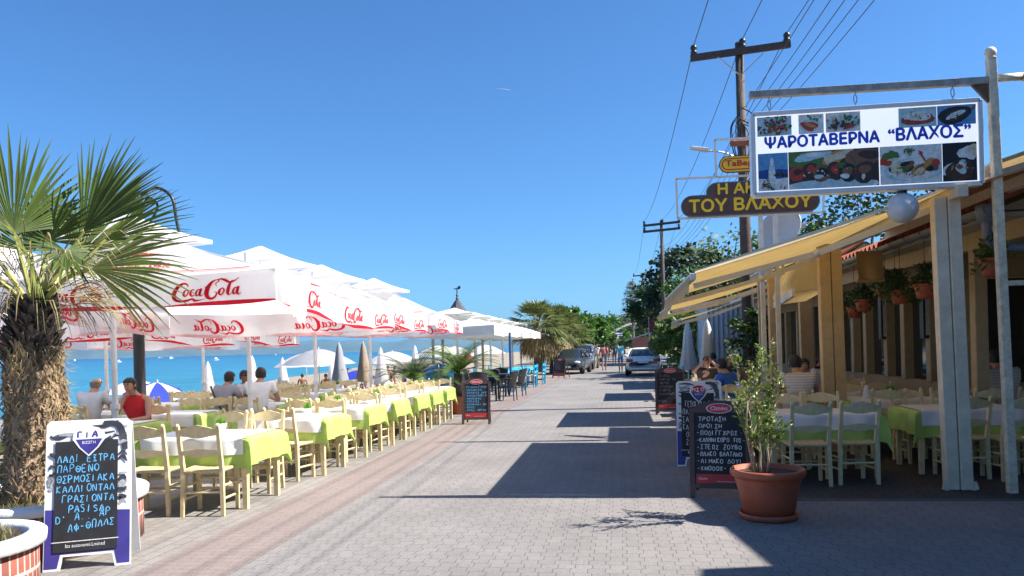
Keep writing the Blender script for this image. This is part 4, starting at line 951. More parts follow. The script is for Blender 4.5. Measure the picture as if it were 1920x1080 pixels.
aboard('dark chalkboard nearest the silver car on the right side of the road', 1.12, 17.9, R(-4), .62, 1.06, 'badge', 2)

# ------------------------------------------------------------ lamp post on the left
lp = thing('lamp_post', 'black iron lamp post with a curled arm behind the nearest parasol', 'street lamp', (-7.5, 10.62, 0))
lx, ly = -7.5, 10.62
lx, ly = -7.12, 10.70
lp.location = (lx, ly, 0)
mb = MB(lp); mb.lathe([(.13, 0), (.13, .25), (.085, .35), (.08, 2.0), (.06, 3.2), (.05, 4.2)], 14, (lx, ly, 0)); mb.build('post', M_black, lp, True)
mb = MB(lp); mb.tube(catmull([(lx, ly, 3.3), (lx + .05, ly, 3.9), (lx + .30, ly, 4.12), (lx + .58, ly, 3.98), (lx + .66, ly, 3.6), (lx + .74, ly, 3.2)], 6), .024, 8)
mb.tube(catmull([(lx, ly, 3.55), (lx + .22, ly, 3.62), (lx + .36, ly, 3.85), (lx + .22, ly, 3.98), (lx + .12, ly, 3.86)], 6), .018, 6); mb.build('curled_arm', M_black, lp, True)
mb = MB(lp); mb.lathe([(.03, 3.22), (.12, 3.16), (.20, 2.98), (.20, 2.95)], 16, (lx + .75, ly, 0)); mb.build('lamp_shade', M_black, lp, True)

# ------------------------------------------------------------ potted cycads, weather vane roof
def pinnate(mb, base, a, L_, el, bend, n=26, w_=.11, m=0, seed=0):
    r = random.Random(seed); pts = []; p = Vector(base); e = el
    N_ = 10
    for i in range(N_ + 1):
        pts.append(p.copy()); p = p + Vector((math.cos(a) * math.cos(e), math.sin(a) * math.cos(e), math.sin(e))) * (L_ / N_); e -= bend / N_
    mb.tube(pts, [.010 - .007 * i / N_ for i in range(N_ + 1)], 4, m=m, cap=False)
    for i in range(n):
        t = .12 + .88 * i / n; k = min(int(t * N_), N_ - 1); q = pts[k].lerp(pts[k + 1], t * N_ - k); d = (pts[k + 1] - pts[k]).normalized(); s_ = d.cross(Vector((0, 0, 1))).normalized(); up = s_.cross(d)
        l_ = w_ * 2.2 * math.sin(PI * min(.97, t * .85 + .12)) ** .7
        for sg in (-1, 1):
            dd = (s_ * sg + d * .75 + up * .25).normalized(); tip = q + dd * l_ + Vector((0, 0, -.15 * l_)); wv = d * .011
            mb.add([q - wv, q + wv, q.lerp(tip, .6) + wv * .9, tip, q.lerp(tip, .6) - wv * .9], [(0, 1, 2, 3, 4)], m)
M_cyc = pm('cycad_leaf', (.075, .15, .02), .35, .3, 4, island=.4, trans=.25)
def cycad(label, x, y, zb, n, L_, seed, s0=.9):
    root = thing('potted_cycad', label, 'potted plant', (x, y, 0)); r = random.Random(seed)
    mb = MB(root); mb.lathe([(.17, 0), (.24, .42), (.26, .44), (.23, .44), (.21, .38)], 20, (x, y, 0)); mb.build('pot', M_terra, root, True)
    mb = MB(root); mb.tube([(x, y, .36), (x, y, zb)], [.13, .11], 12); mb.build('stem', M_bootd, root, True)
    for i in range(n):
        a = i * 2.4 + r.uniform(-.2, .2); el = r.uniform(.45, 1.35) * s0; mb = MB(root); pinnate(mb, (x, y, zb), a, L_ * r.uniform(.8, 1.1), el, r.uniform(.9, 1.6), seed=seed + i); mb.build('frond', M_cyc, root)
cycad('bushy potted cycad with arching green fronds behind the red-badged chalkboard', -3.95, 18.7, 1.0, 36, 1.30, 3)
cycad('lower spreading potted cycad behind the last tables of the left terrace', -5.05, 18.6, .85, 32, 1.35, 7, .85)
t = thing('gazebo', 'small kiosk roof with dark pointed cap and weather vane above the parasols', 'kiosk', (-8.4, 40, 0))
mb = MB(t); q = (-8.4, 40, 0)
for sx in (-1, 1):
    for sy in (-1, 1):
        b_ = MB(t); b_.bar((-8.4 + sx * 1.1, 40 + sy * 1.1, -.6), (-8.4 + sx * 1.1, 40 + sy * 1.1, 2.7), .12); b_.build('post', M_wood, t)
mb = MB(t); mb.lathe([(1.7, 2.6), (1.0, 3.1), (.46, 3.62), (.46, 3.66), (.30, 3.9), (.14, 4.14), (.04, 4.22)], 8, q); mb.build('roof', pm('lead_roof', (.05, .055, .065), .5, .2), t)
mb = MB(t); mb.lathe([(.04, 4.18), (.09, 4.27), (.04, 4.35), (.07, 4.44), (.03, 4.52), (.025, 4.85)], 10, q); mb.bar((-8.56, 40, 4.78), (-8.24, 40, 4.78), .03, .05); mb.box((-8.28, 40, 4.86), (.14, .02, .12)); mb.build('weather_vane', M_black, t)

# ------------------------------------------------------------ black rattan set and blue set
M_rattan = pm('black_rattan', (.022, .020, .020), .55, .3, 60, .6, 120)
def rattan():
    root = bpy.data.objects.new('rattan_armchair', None); C.objects.link(root)
    mb = MB(); mb.box((0, .02, .43), (.46, .46, .05)); mb.build('seat', M_rattan, root, False, .012)
    mb = MB()
    def f(u, v_):
        a = PI * (1.12 + .76 * u); rr_ = .25 + .03 * v_; return (rr_ * math.cos(a) * 1.02, .06 + rr_ * math.sin(a) - .08 * v_, .46 + (.40 + .05 * math.sin(PI * u)) * v_)
    mb.grid(f, 12, 6); mb.grid(lambda u, v_: tuple(a + b for a, b in zip(f(u, v_), (0, -.018 * math.sin(PI * (1.12 + .76 * u)) * -1, 0))), 12, 6, flip=True); mb.tube([f(i / 12, 1) for i in range(13)], .018, 6); mb.build('backrest', M_rattan, root, True)
    for s_ in (-1, 1):
        mb = MB(); mb.tube(catmull([(s_ * .25, -.16, .68), (s_ * .27, .05, .66), (s_ * .26, .23, .64), (s_ * .235, .24, .45)], 4), .02, 6); mb.build('armrest', M_rattan, root, True)
        for y in (.21, -.18): mb = MB(); mb.tube([(s_ * .22, y, .42), (s_ * .235, y * 1.12, 0)], [.022, .017], 6); mb.build('leg', M_rattan, root)
    return root
RC = rattan(); GR = 'black rattan armchairs by the road'
for i, (x, y, rz, lb) in enumerate(((-4.15, 22.55, .1, 'black rattan armchair with its back to the camera, nearest the cycads'), (-3.35, 23.2, 1.5, 'black rattan armchair turned sideways at the road side of the first black table'), (-4.1, 24.3, PI, 'black rattan armchair on the far side of the first black table'),
                                    (-3.35, 25.4, 1.45, 'black rattan armchair turned sideways at the road side of the second black table'), (-4.1, 26.4, PI, 'black rattan armchair on the far side of the second black table'), (-4.9, 25.4, -1.5, 'black rattan armchair on the seaward side of the second black table'))):
    use(RC, 'rc', (x, y, 0), rz, lb, 'armchair', GR)
def black_table():
    root = bpy.data.objects.new('black_table', None); C.objects.link(root)
    mb = MB(); mb.box((0, 0, .73), (.80, .80, .03)); mb.build('table_top', M_rattan, root, False, .01)
    for sx in (-1, 1):
        for sy in (-1, 1): mb = MB(); mb.bar((sx * .36, sy * .36, 0), (sx * .36, sy * .36, .714), .05); mb.build('leg', M_rattan, root)
    return root
BTB = black_table()
use(BTB, 'btb', (-4.1, 23.4, 0), .05, 'first square black rattan table beside the chalkboard and cycads', 'table', 'black tables'); use(BTB, 'btb', (-4.1, 25.5, 0), 0, 'second square black rattan table nearer the blue tables', 'table', 'black tables')
M_bluew = pm('bright_blue_paint', (.02, .38, .66), .5, .15, 8); M_brownl = pm('brown_leg_wood', (.13, .06, .03), .6, .3, 10)
def tavern_chair():
    root = bpy.data.objects.new('blue_chair', None); C.objects.link(root)
    for s_ in (-1, 1):
        mb = MB(); mb.bar((s_ * .2, -.19, 0), (s_ * .2, -.24, .92), .036); mb.build('back_post', M_bluew, root)
        mb = MB(); mb.bar((s_ * .2, .19, 0), (s_ * .2, .19, .46), .038); mb.build('leg', M_brownl, root)
        mb = MB(); mb.bar((s_ * .2, -.18, .2), (s_ * .2, .19, .2), .025); mb.build('stretcher', M_brownl, root)
    for z in (.62, .84):
        mb = MB(); mb.bar((-.2, -.235, z), (.2, -.235, z), .02, .08); mb.build('back_slat', M_bluew, root)
    mb = MB(); mb.bar((-.2, -.18, .28), (.2, -.18, .28), .025); mb.build('stretcher', M_brownl, root)
    mb = MB(); mb.box((0, 0, .465), (.42, .42, .04)); mb.build('seat', M_seat, root, False, .01)
    return root
BC = tavern_chair(); GB2 = 'blue tavern chairs by the road'
bt = table_proto(); bt.name = 'blue_table'
for ch in list(bt.children):
    for i in range(len(ch.data.materials)): ch.data.materials[i] = M_bluew
bcl = cloth_mesh(.61, .40, .12, .12, .742, 77, .6).build('tablecloth', pm('blue_tablecloth', (.02, .36, .60), .8, .08), None, True)
for i, (x, y) in enumerate(((-4.5, 28.6), (-4.3, 30.8), (-4.2, 33.2))):
    use(bt, 'bt', (x, y, 0), PI / 2, f'bright blue tavern table, {ORD[i]} past the black armchairs', 'table', 'blue tavern tables')
    use(bcl, 'bcl', (x, y, 0), PI / 2, f'bright blue cloth on the {ORD[i]} blue tavern table', 'tablecloth', 'blue tablecloths')
    for j, (dx, dy, rz, wd) in enumerate(((.75, -.3, PI / 2, 'road side, nearer'), (.75, .35, PI / 2, 'road side, farther'), (-.7, .0, -PI / 2, 'sea side'))):
        use(BC, 'bc', (x + dx, y + dy, 0), rz + .1 * (j - 1), f'blue tavern chair with brown legs, {wd} place at the {ORD[i]} blue table', 'chair', GB2)
sb = aboard('black sandwich board leaning by the dark parked car', -3.0, 39.6, R(-35), .75, 1.0, 'badge', 2)
lpst = thing('blue_post', 'slim dark blue post under the edge of the plain parasols', 'post', (-3.9, 27.6, 0)); mb = MB(); mb.tube([(0, 0, 0), (0, 0, 2.15)], .045, 10); mb.build('shaft', pm('navy_paint', (.03, .08, .20), .5, .1), lpst); mb = MB(); mb.lathe([(.14, 0), (.14, .03), (.06, .06)], 12); mb.build('foot_plate', pm('navy_paint', (.03, .08, .20), .5, .1), lpst)

# small boat and rails on the beach side
t = thing('rowing_boat', 'small blue and white boat drawn up behind the blue tables', 'boat', (-7.2, 30.5, 0), .25)
def hull(u, v_, s_=1.0):
    y = -2 + 4 * u; wd = .72 * (1 - (abs(u - .45) / .56) ** 2.4) if u < 1 else 0; wd = max(wd, .02); a = PI * v_; return (-wd * math.cos(a) * s_, y, .75 + .25 * (2 * u - 1) ** 2 - (.55 + .1 * u) * math.sin(a) ** .8 * s_)
mb = MB(); mb.grid(hull, 20, 12); mb.grid(lambda u, v_: tuple(a + b for a, b in zip(hull(u, v_, .93), (0, 0, .01))), 20, 12, flip=True); mb.build('hull', M_bluew, t, True)
mb = MB(); mb.tube([hull(i / 20, 0) for i in range(21)], .04, 6); mb.tube([hull(i / 20, 1) for i in range(21)], .04, 6); mb.build('gunwale', M_pole, t, True)
for y in (-.8, .5): mb = MB(); mb.box((0, y, .78), (1.2, .22, .03)); mb.build('thwart', M_woodw, t)

# ------------------------------------------------------------ beach parasols, loungers
def closed_parasol(label, x, y, h_, m, z=None, w_=.32, grp='closed beach parasols'):
    z = ground_height(x) if z is None else z
    root = thing('closed_parasol', label, 'parasol', (x, y, z), 0, grp)
    mb = MB(); n = 20; prof = [(.03, h_), (.07, h_ - .06), (.13, h_ - .3), (w_ * .62, h_ - .9), (w_, h_ - 1.65), (w_ * .95, h_ - 1.72)]
    vs = []; fs = []
    for r_, zz in prof:
        for k in range(n): q = r_ * (1 + .22 * ((k % 2) * 2 - 1) * min(1, (h_ - zz) * .8) + .08 * math.sin(k * 2.1)); vs.append((q * math.cos(2 * PI * k / n), q * math.sin(2 * PI * k / n), zz))
    for i in range(len(prof) - 1):
        for k in range(n): fs.append((i * n + k, (i + 1) * n + k, (i + 1) * n + (k + 1) % n, i * n + (k + 1) % n))
    mb.add(vs, fs); mb.build('folded_canopy', m, root, True)
    mb = MB(); mb.lathe([(w_ * .72, h_ - 1.02), (w_ * .74, h_ - 1.06)], 14); mb.build('tie_band', m, root)
    mb = MB(); mb.tube([(0, 0, 0), (0, 0, h_ + .06)], .028, 8); mb.build('pole', M_pole, root); return root
M_greyc = pm('grey_canvas', (.34, .34, .36), .8, .08, 4, .2, 20, trans=.15); M_tanc = pm('tan_canvas', (.36, .27, .19), .8, .1, 4, .2, 20, trans=.15)
M_bluec = pm('royal_blue_canvas', (.025, .05, .42), .75, .06, trans=.25)
for i, (lb, px_, d, m, h_) in enumerate((('white folded beach parasol standing alone nearest the sea, left of the others', -17.2, 34.5, M_canvas, 2.75), ('white folded beach parasol just left of the grey open one', -16.6, 36.5, M_canvas, 2.6), ('grey folded parasol with rounded top behind the third parasol pole', -11.6, 31.0, M_greyc, 2.85), ('tan folded parasol beside the grey folded one', -11.3, 33.2, M_tanc, 2.85),
        ('white folded parasol right of the tan folded one', -11.2, 35.4, M_canvas, 2.6), ('white folded parasol behind the spreading cycad', -11.3, 42, M_canvas, 2.7), ('thin white folded parasol behind the second parasol pole', -20.0, 35.5, M_canvas, 2.6), ('white folded parasol half hidden behind the grey open one', -15.8, 41, M_canvas, 2.4))):
    closed_parasol(lb, px_, d, h_, m)
def open_parasol(label, x, y, h_, rad, ms, ribs=8, z=None, tilt=(0, 0), grp='open beach parasols'):
    z = ground_height(x) if z is None else z
    root = thing('beach_parasol', label, 'parasol', (x, y, z), 0, grp); root.rotation_euler = (tilt[0], tilt[1], .3)
    top = h_; vs = []
    for j, m in enumerate(ms):
        mb = MB()
        for k in range(ribs):
            if k % len(ms) != j: continue
            def f(u, v_, k=k):
                a = 2 * PI * (k + u) / ribs; q = rad * v_ * (1 - .05 * math.sin(PI * u) * v_); return (q * math.cos(a), q * math.sin(a), top - .42 * rad * v_ ** 1.6 - .03 * math.sin(PI * u) * v_)
            mb.grid(f, 4, 6)
        mb.build('canopy_panel' if len(ms) > 1 else 'canopy', m, root, True)
    mb = MB(); mb.tube([(0, 0, 0), (0, 0, top + .08)], .025, 8); mb.build('pole', M_pole, root)
    mb = MB()
    for k in range(ribs): a = 2 * PI * k / ribs; mb.tube([(0, 0, top - .02), (rad * .55 * math.cos(a), rad * .55 * math.sin(a), top - .19 * rad), (rad * .97 * math.cos(a), rad * .97 * math.sin(a), top - .42 * rad - .02)], .008, 4)
    mb.build('rib', M_metal, root); return root
open_parasol('blue and white striped beach parasol behind the man in red', -14.6, 22.6, 2.0, 1.0, [M_bluec, M_canvas], tilt=(.12, .1))
open_parasol('big grey open parasol on the beach with white ones behind', -14.3, 35.5, 2.95, 1.75, [M_greyc], 4)
for i, (lb, x, y, h_, rad, m) in enumerate((('white open parasol directly behind the big grey one', -18.5, 44, 2.9, 1.9, M_canvas), ('white open parasol behind the tan folded parasol', -13.8, 46, 2.7, 1.7, M_canvas), ('white open parasol above the spreading cycad', -11.8, 50, 2.8, 1.7, M_canvas), ('white open parasol farther along the beach toward the cycads', -12.5, 58, 2.8, 1.8, M_canvas),
       ('royal blue open parasol low on the beach right of the big grey one', -15.6, 44.6, 1.7, 1.2, M_bluec), ('white open parasol farthest along the beach', -11.5, 66, 2.8, 1.8, M_canvas), ('dark red open parasol beyond the rowing boat', -11.5, 57, 2.1, 1.2, pm('wine_canvas', (.30, .02, .05), .8, .1, trans=.2)), ('white open parasol nearest the water left of the striped one', -20.5, 30.5, 2.0, 1.3, M_canvas2))):
    open_parasol(lb, x, y, h_, rad, [m], 8)
def lounger():
    root = bpy.data.objects.new('sun_lounger', None); C.objects.link(root)
    mb = MB(); mb.bar((-.3, -.95, .3), (-.3, .4, .3), .05); mb.bar((.3, -.95, .3), (.3, .4, .3), .05); mb.build('frame', M_pole, root)
    mb = MB(); mb.box((0, -.28, .35), (.62, 1.3, .05)); mb.build('bed', M_canvas2, root)
    mb = MB(); mb.bar((0, .36, .36), (0, .85, .82), .62, .05, up=(0, -1, 1)); mb.build('backrest', M_canvas2, root)
    for sx in (-1, 1):
        for y in (-.85, .3): mb = MB(); mb.bar((sx * .28, y, 0), (sx * .28, y, .3), .04); mb.build('leg', M_pole, root)
    return root
LG = lounger(); GL = 'white sun loungers on the beach'
for i in range(18):
    x = -11.8 - 2.9 * (i % 3) - (i // 9) * .5; y = 24 + (i // 3) * 8.5 + (i % 3) * .8
    use(LG, 'lg', (x, y, ground_height(x) - .02), 1.4 + .2 * (i % 2), f'white sun lounger, place {("nearest the terrace", "halfway to the water", "nearest the water")[i % 3]} in the {ORD[i // 3]} beach row', 'sun lounger', GL)
for i in range(10):
    az, d_ = [(-31, 900), (-29.5, 1500), (-27, 700), (-24.5, 2100), (-23.8, 1300), (-21, 600), (-17, 1700), (-33.5, 800), (-14, 900), (-25.4, 2600)][i]
    a = R(az) - YAW; s_ = 1.0 if d_ < 1000 else 1.7
    t = thing('sail_boat' if i % 3 else 'motor_boat', f'tiny white boat far out at sea, {ORD[i] if i < 8 else ("ninth", "tenth")[i - 8]} in a scatter of ten', 'boat', (d_ * math.sin(a), d_ * math.cos(a), -1.9), az, 'far white boats on the bay')
    mb = MB(); mb.add([(-2.5 * s_, -.9 * s_, 1 * s_), (-2.5 * s_, .9 * s_, 1 * s_), (1.5 * s_, .9 * s_, 1 * s_), (3.4 * s_, 0, 1.2 * s_), (1.5 * s_, -.9 * s_, 1 * s_), (-2.3 * s_, -.6 * s_, -.2), (-2.3 * s_, .6 * s_, -.2), (2.2 * s_, 0, -.2)], [(0, 4, 3, 2, 1), (0, 1, 6, 5), (1, 2, 7, 6), (2, 3, 7), (3, 4, 7), (4, 0, 5, 7), (5, 6, 7)]); mb.build('hull', M_pole, t)
    mb = MB(); mb.box((-.3 * s_, 0, 1.5 * s_), (1.8 * s_, 1.2 * s_, .9 * s_)); mb.build('cabin', M_pole, t, False, .1)
# ------------------------------------------------------------ taverna building
bld = thing('taverna', 'low cream taverna with tiled roof, dark windows and gutter on the right', 'building', (5.3, 13, 0))
WX, GY, FY = 5.3, 13.0, 27.5
mb = MB(bld)
mb.box((WX + .1, (GY + FY) / 2, .42), (.2, FY - GY, .84)); mb.box((WX + .1, (GY + FY) / 2, 2.75), (.2, FY - GY, .5))
mb.box((WX + 3.2, GY + .1, .42), (6.0, .2, .84)); mb.box((WX + 3.2, GY + .1, 2.75), (6.0, .2, .5)); mb.box((WX + 3.2, FY - .1, 1.5), (6.0, .2, 3.0)); mb.box((WX + 6.2, (GY + FY) / 2, 1.5), (.2, FY - GY, 3.0))
M_wall = pm('cream_render', (.31, .23, .135), .85, .10, 2.5, .15, 60)
mb.build('wall', M_wall, bld)
M_frame = pm('cream_window_frame', (.37, .27, .145), .5, .12, 7, .1, 40)
ys = [GY + .12, 14.15, 15.35, 16.3, 17.6, 18.5, 19.9, 21.2, 22.6, 24.0, 25.6, 27.3]
for i, y in enumerate(ys):
    m = MB(bld); m.box((WX + .06, y, 1.67), (.22, .20, 1.66)); m.build('pillar', M_frame, bld, False, .01)
for a, b_ in zip(ys, ys[1:]):
    m = MB(bld); m.box((WX + .12, (a + b_) / 2, 1.67), (.02, b_ - a - .2, 1.64)); g = m.build('window', M_glassd, bld)
    m = MB(g); yc = (a + b_) / 2; hw = (b_ - a - .2) / 2
    for q in (-hw + .035, hw - .035): m.box((WX + .085, yc + q, 1.67), (.05, .07, 1.64))
    for z in (.885, 2.455): m.box((WX + .084, yc, z), (.048, 2 * hw - .14, .07))
    m.build('window_frame', M_frame, g)
for x0 in (5.45, 6.9, 8.35):
    m = MB(bld); m.box((x0 + .7, GY + .12, 1.67), (1.2, .02, 1.64)); g = m.build('window', M_glassd, bld)
    m = MB(g); m.box((x0 + .1, GY + .06, 1.67), (.14, .16, 1.66)); m.box((x0 + .7, GY + .08, 1.35), (1.1, .05, .07)); m.build('window_frame', M_frame, g)
# porch soffit, fascia, roof
SX0, SX1, SY0, SY1 = 4.25, 5.3, 9.4, 27.5
m = MB(bld); m.box((4.8, (SY0 + SY1) / 2, 2.96), (1.1, SY1 - SY0, .05)); m.box((7.5, 11.2, 2.961), (4.3, 3.6, .05)); m.build('soffit', pm('soffit_board', (.36, .32, .26), .8, .12, 4), bld)
m = MB(bld); m.box((4.62, (SY0 + SY1) / 2, 2.82), (.14, SY1 - SY0, .22)); m.box((7.2, 9.6, 2.82), (5.0, .14, .22)); m.build('beam', M_frame, bld)
for x, y in ((4.62, 10.75), (7.2, 9.6)): m = MB(bld); m.box((x, y, 1.36), (.16, .16, 2.70)); m.build('porch_column', M_frame, bld, False, .012)
def tiled_roof(name, root, x0, x1, y0, y1, z0, z1, mats, pitch=.22):
    m = MB(root); n = int((y1 - y0) / pitch) * 6; rows = max(3, int((x1 - x0) / .38))
    def f(u, v_):
        y = y0 + (y1 - y0) * u; c_ = math.cos(2 * PI * (y - y0) / pitch); k = v_ * rows; st = (k - math.floor(k)) if v_ < 1 else 0
        return (x0 + (x1 - x0) * v_, y, z0 + (z1 - z0) * v_ + .045 * c_ + .02 * (1 - st))
    m.grid(f, n, rows * 2); return m.build(name, mats, root, True)
tiled_roof('roof', bld, 4.12, 8.6, 9.25, 27.7, 3.06, 4.75, M_tile)
m = MB(bld); m.add([(8.6, 9.25, 4.7), (8.6, 27.7, 4.7), (12.6, 27.7, 3.1), (12.6, 9.25, 3.1)], [(0, 1, 2, 3)]); m.add([(4.2, 9.35, 3.0), (12.4, 9.35, 3.0), (8.6, 9.35, 4.66)], [(0, 1, 2)]); m.build('gable', M_wall, bld)
m = MB(bld)
def gut(u, v_): a = PI * v_; return (4.10 - .075 * math.cos(a), 9.2 + 8.3 * u, 3.01 - .075 * math.sin(a))
m.grid(gut, 30, 10); m.grid(lambda u, v_: tuple(p + q for p, q in zip(gut(u, v_), (0, 0, .006))), 30, 10, flip=True)
for i in range(15): y = 9.3 + i * .58; m.tube([(4.10 - .08 * math.cos(PI * k / 8), y, 3.01 - .08 * math.sin(PI * k / 8)) for k in range(9)], .008, 4)
g = m.build('gutter', pm('grey_gutter', (.17, .175, .18), .45, .12, 8), bld, True)
m = MB(bld); m.tube(catmull([(4.1, 9.3, 2.98), (4.1, 9.3, 2.78), (4.16, 9.3, 2.62), (4.6, 9.3, 2.56), (7.0, 9.3, 2.52)], 4), .05, 10); m.lathe([(.09, 2.86), (.11, 3.0), (.11, 3.06)], 12, (4.1, 9.3, 0)); m.build('downpipe', pm('bluegrey_pipe', (.19, .215, .26), .45, .1), bld, True)
# second tiled house behind
h2 = thing('tiled_house', 'house with red tiled roof and small white chimney behind the yellow awning', 'house', (7.5, 31, 0))
m = MB(h2); m.box((9.0, 34, 1.6), (6, 8, 3.2)); m.build('wall', M_wall, h2); tiled_roof('roof', h2, 5.7, 9.0, 29.7, 38.3, 3.1, 5.2, M_tile)
m = MB(h2); m.add([(9.0, 29.7, 5.15), (9.0, 38.3, 5.15), (12.3, 38.3, 3.1), (12.3, 29.7, 3.1)], [(0, 1, 2, 3)]); m.add([(5.8, 29.8, 3.1), (12.2, 29.8, 3.1), (9, 29.8, 5.1)], [(0, 1, 2)]); m.build('gable', M_wall, h2)
m = MB(h2)
for sx in (-.2, .2):
    for sy in (-.2, .2): m.box((8.6 + sx, 30.6 + sy, 5.35), (.09, .09, .7))
m.box((8.6, 30.6, 5.75), (.62, .62, .10)); m.box((8.6, 30.6, 5.85), (.44, .44, .10)); m.build('chimney', M_pole, h2)

# ------------------------------------------------------------ posts, pillar, sign gallows
def post(label, name, segs, mats, cat='post', base=None, bevel=.006):
    root = thing(name, label, cat, (segs[0][0][0], segs[0][0][1], 0))
    for i, (p, q, w_, h_) in enumerate(segs):
        m = MB(root); m.bar(p, q, w_, h_, up=(0, 1, 0)); m.build('plank' if len(segs) > 1 else 'shaft', mats, root, False, bevel)
    if base:
        m = MB(root)
        for p in base: m.bar(*p)
        m.build('foot_bracket', mats, root)
    return root
pil = post('thick grey-white pillar of two upright planks under the big hanging sign', 'pillar', [((3.385, 8.60, .01), (3.325, 8.60, 3.05), .12, .13), ((3.515, 8.60, .01), (3.455, 8.60, 3.05), .12, .16)], M_greypaint,
     base=[((3.30, 8.54, .01), (3.325, 8.54, .09), .022, .06), ((3.60, 8.54, .01), (3.575, 8.54, .09), .022, .06)])
M_postw = pm('honey_post_wood', (.55, .38, .18), .55, .15, 7, .12, 40)
pp = post('cream double plank post holding the middle of the yellow awning', 'awning_post', [((2.93, 11.5, .01), (2.90, 11.5, 2.95), .15, .16), ((3.09, 11.5, .01), (3.06, 11.5, 2.95), .145, .13)], M_postw)
post('cream post farther along, at the far end of the yellow awning', 'awning_post', [((2.90, 15.0, .01), (2.88, 15.0, 2.85), .20, .18)], M_postw)
post('slim cream post just left of the far awning post', 'awning_post', [((2.50, 14.1, .01), (2.47, 14.1, 2.7), .07, .07)], M_postw)
post('pale upright post with dark edge behind the honey coloured double post', 'awning_post', [((3.6, 15.6, .01), (3.58, 15.6, 2.75), .24, .16)], M_frame)
gal = thing('sign_gallows', 'tall peeling white post with side beam and ball top carrying the hanging sign', 'sign post', (3.87, 8.41, 0))
m = MB(gal); m.bar((3.885, 8.41, .005), (3.79, 8.41, 4.40), .085, .085, up=(0, 1, 0), w2=.08, h2=.08); m.build('post', M_flake, gal, False, .006)
m = MB(gal); m.ball((3.788, 8.41, 4.455), .055, 14, 10); m.lathe([(.05, 4.39), (.03, 4.42)], 10, (3.788, 8.41, 0)); m.build('finial', M_flake, gal, True)
m = MB(gal); m.bar((1.42, 8.41, 4.19), (3.752, 8.41, 4.17), .07, .075, up=(0, 1, 0)); m.build('beam', pm('weathered_beam', (.33, .31, .28), .6, .35, 12, .3, 40), gal, False, .004)
m = MB(gal); m.prism([(3.60, 4.135), (3.752, 4.135), (3.752, 3.95)], lambda p, q: (p, 8.39, q), lambda p, q: (p, 8.43, q)); m.build('gusset', pm('rusty_brown', (.12, .07, .045), .8, .4, 14), gal)
m = MB(gal); m.bar((3.838, 8.41, 4.19), (4.08, 8.41, 4.19), .06, .065, up=(0, 1, 0)); m.lathe([(.045, 0), (.05, .02), (.035, .05)], 12, (4.08, 8.41, 4.19), T=Matrix.Rotation(R(90), 4, 'Y')); m.ball((4.16, 8.41, 4.19), .055, 12, 8); m.build('arm', M_flake, gal, True)
m = MB(gal); m.box((4.6, 8.42, 2.12), (1.5, .04, .05)); m.build('cross_rail', M_flake, gal)
sg = thing('hanging_sign', 'large white hanging sign with blue Greek lettering and food pictures', 'sign', (2.55, 8.41, 3.1))
m = MB(sg); X0, X1, Z0, Z1 = 1.44, 3.655, 3.13, 3.97
for p, q in (((X0, 8.41, Z0), (X1, 8.41, Z0)), ((X0, 8.41, Z1), (X1, 8.41, Z1)), ((X0, 8.41, Z0), (X0, 8.41, Z1)), ((X1, 8.41, Z0), (X1, 8.41, Z1))):
    m.bar(p, q, .045, .13, up=(0, 1, 0)) if p[2] != q[2] else m.bar(p, q, .13, .045)
m.build('frame', pm('pale_sign_frame', (.68, .68, .68), .4, .08, 8, metal=.1), sg, False, .004)
m = MB(sg); m.box(((X0 + X1) / 2, 8.41, (Z0 + Z1) / 2), (X1 - X0 - .04, .09, Z1 - Z0 - .04)); Ms = pm('sign_white', (.88, .88, .90), .35, .01); _b = Ms.node_tree.nodes['Principled BSDF']; _b.inputs['Emission Color'].default_value = (.9, .93, 1, 1); _b.inputs['Emission Strength'].default_value = .30   # faint glow added to lift the white face in shade
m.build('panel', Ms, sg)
for x in (1.62, 2.48, 3.42):
    m = MB(sg); m.tube([(x, 8.41, Z1 + .02), (x, 8.41, Z1 + .06)], .006, 6)
    m.tube([(x + .016 * math.cos(2 * PI * k / 14), 8.41, Z1 + .105 + .045 * math.sin(2 * PI * k / 14)) for k in range(15)], .006, 6); m.tube([(x, 8.41, Z1 + .15), (x, 8.41, 4.15)], .006, 6); m.build('chain_link', M_metal, sg)
m = MB(sg); M_signb = pm('sign_blue', (.015, .085, .62), .4, .04)
put_text(m, 'ΨΑΡΟΤΑΒΕΡΝΑ', 1.13, .118, lambda x, z, e=0: (2.125 + x, 8.3635 - e, 3.665 + z), 0, .0075); m.build('lettering', M_signb, sg); m = MB(sg); put_text(m, '“ΒΛΑΧΟΣ”', .78, .128, lambda x, z, e=0: (3.17 + x, 8.3635 - e, 3.672 + z), 0, .0075)
m.build('lettering', M_signb, sg)
FOODM = [pm(n_, c_, .5, .25, 20) for n_, c_ in (('food_white', (.72, .72, .70)), ('food_red', (.45, .04, .02)), ('food_green', (.07, .17, .03)), ('food_orange', (.55, .24, .05)), ('food_dark', (.05, .025, .018)), ('food_black', (.012, .012, .015)), ('food_skyblue', (.10, .30, .55)), ('food_seablue', (.015, .06, .26)), ('food_cream', (.62, .55, .38)), ('food_aqua', (.42, .60, .64)), ('food_brown', (.20, .09, .045)))]
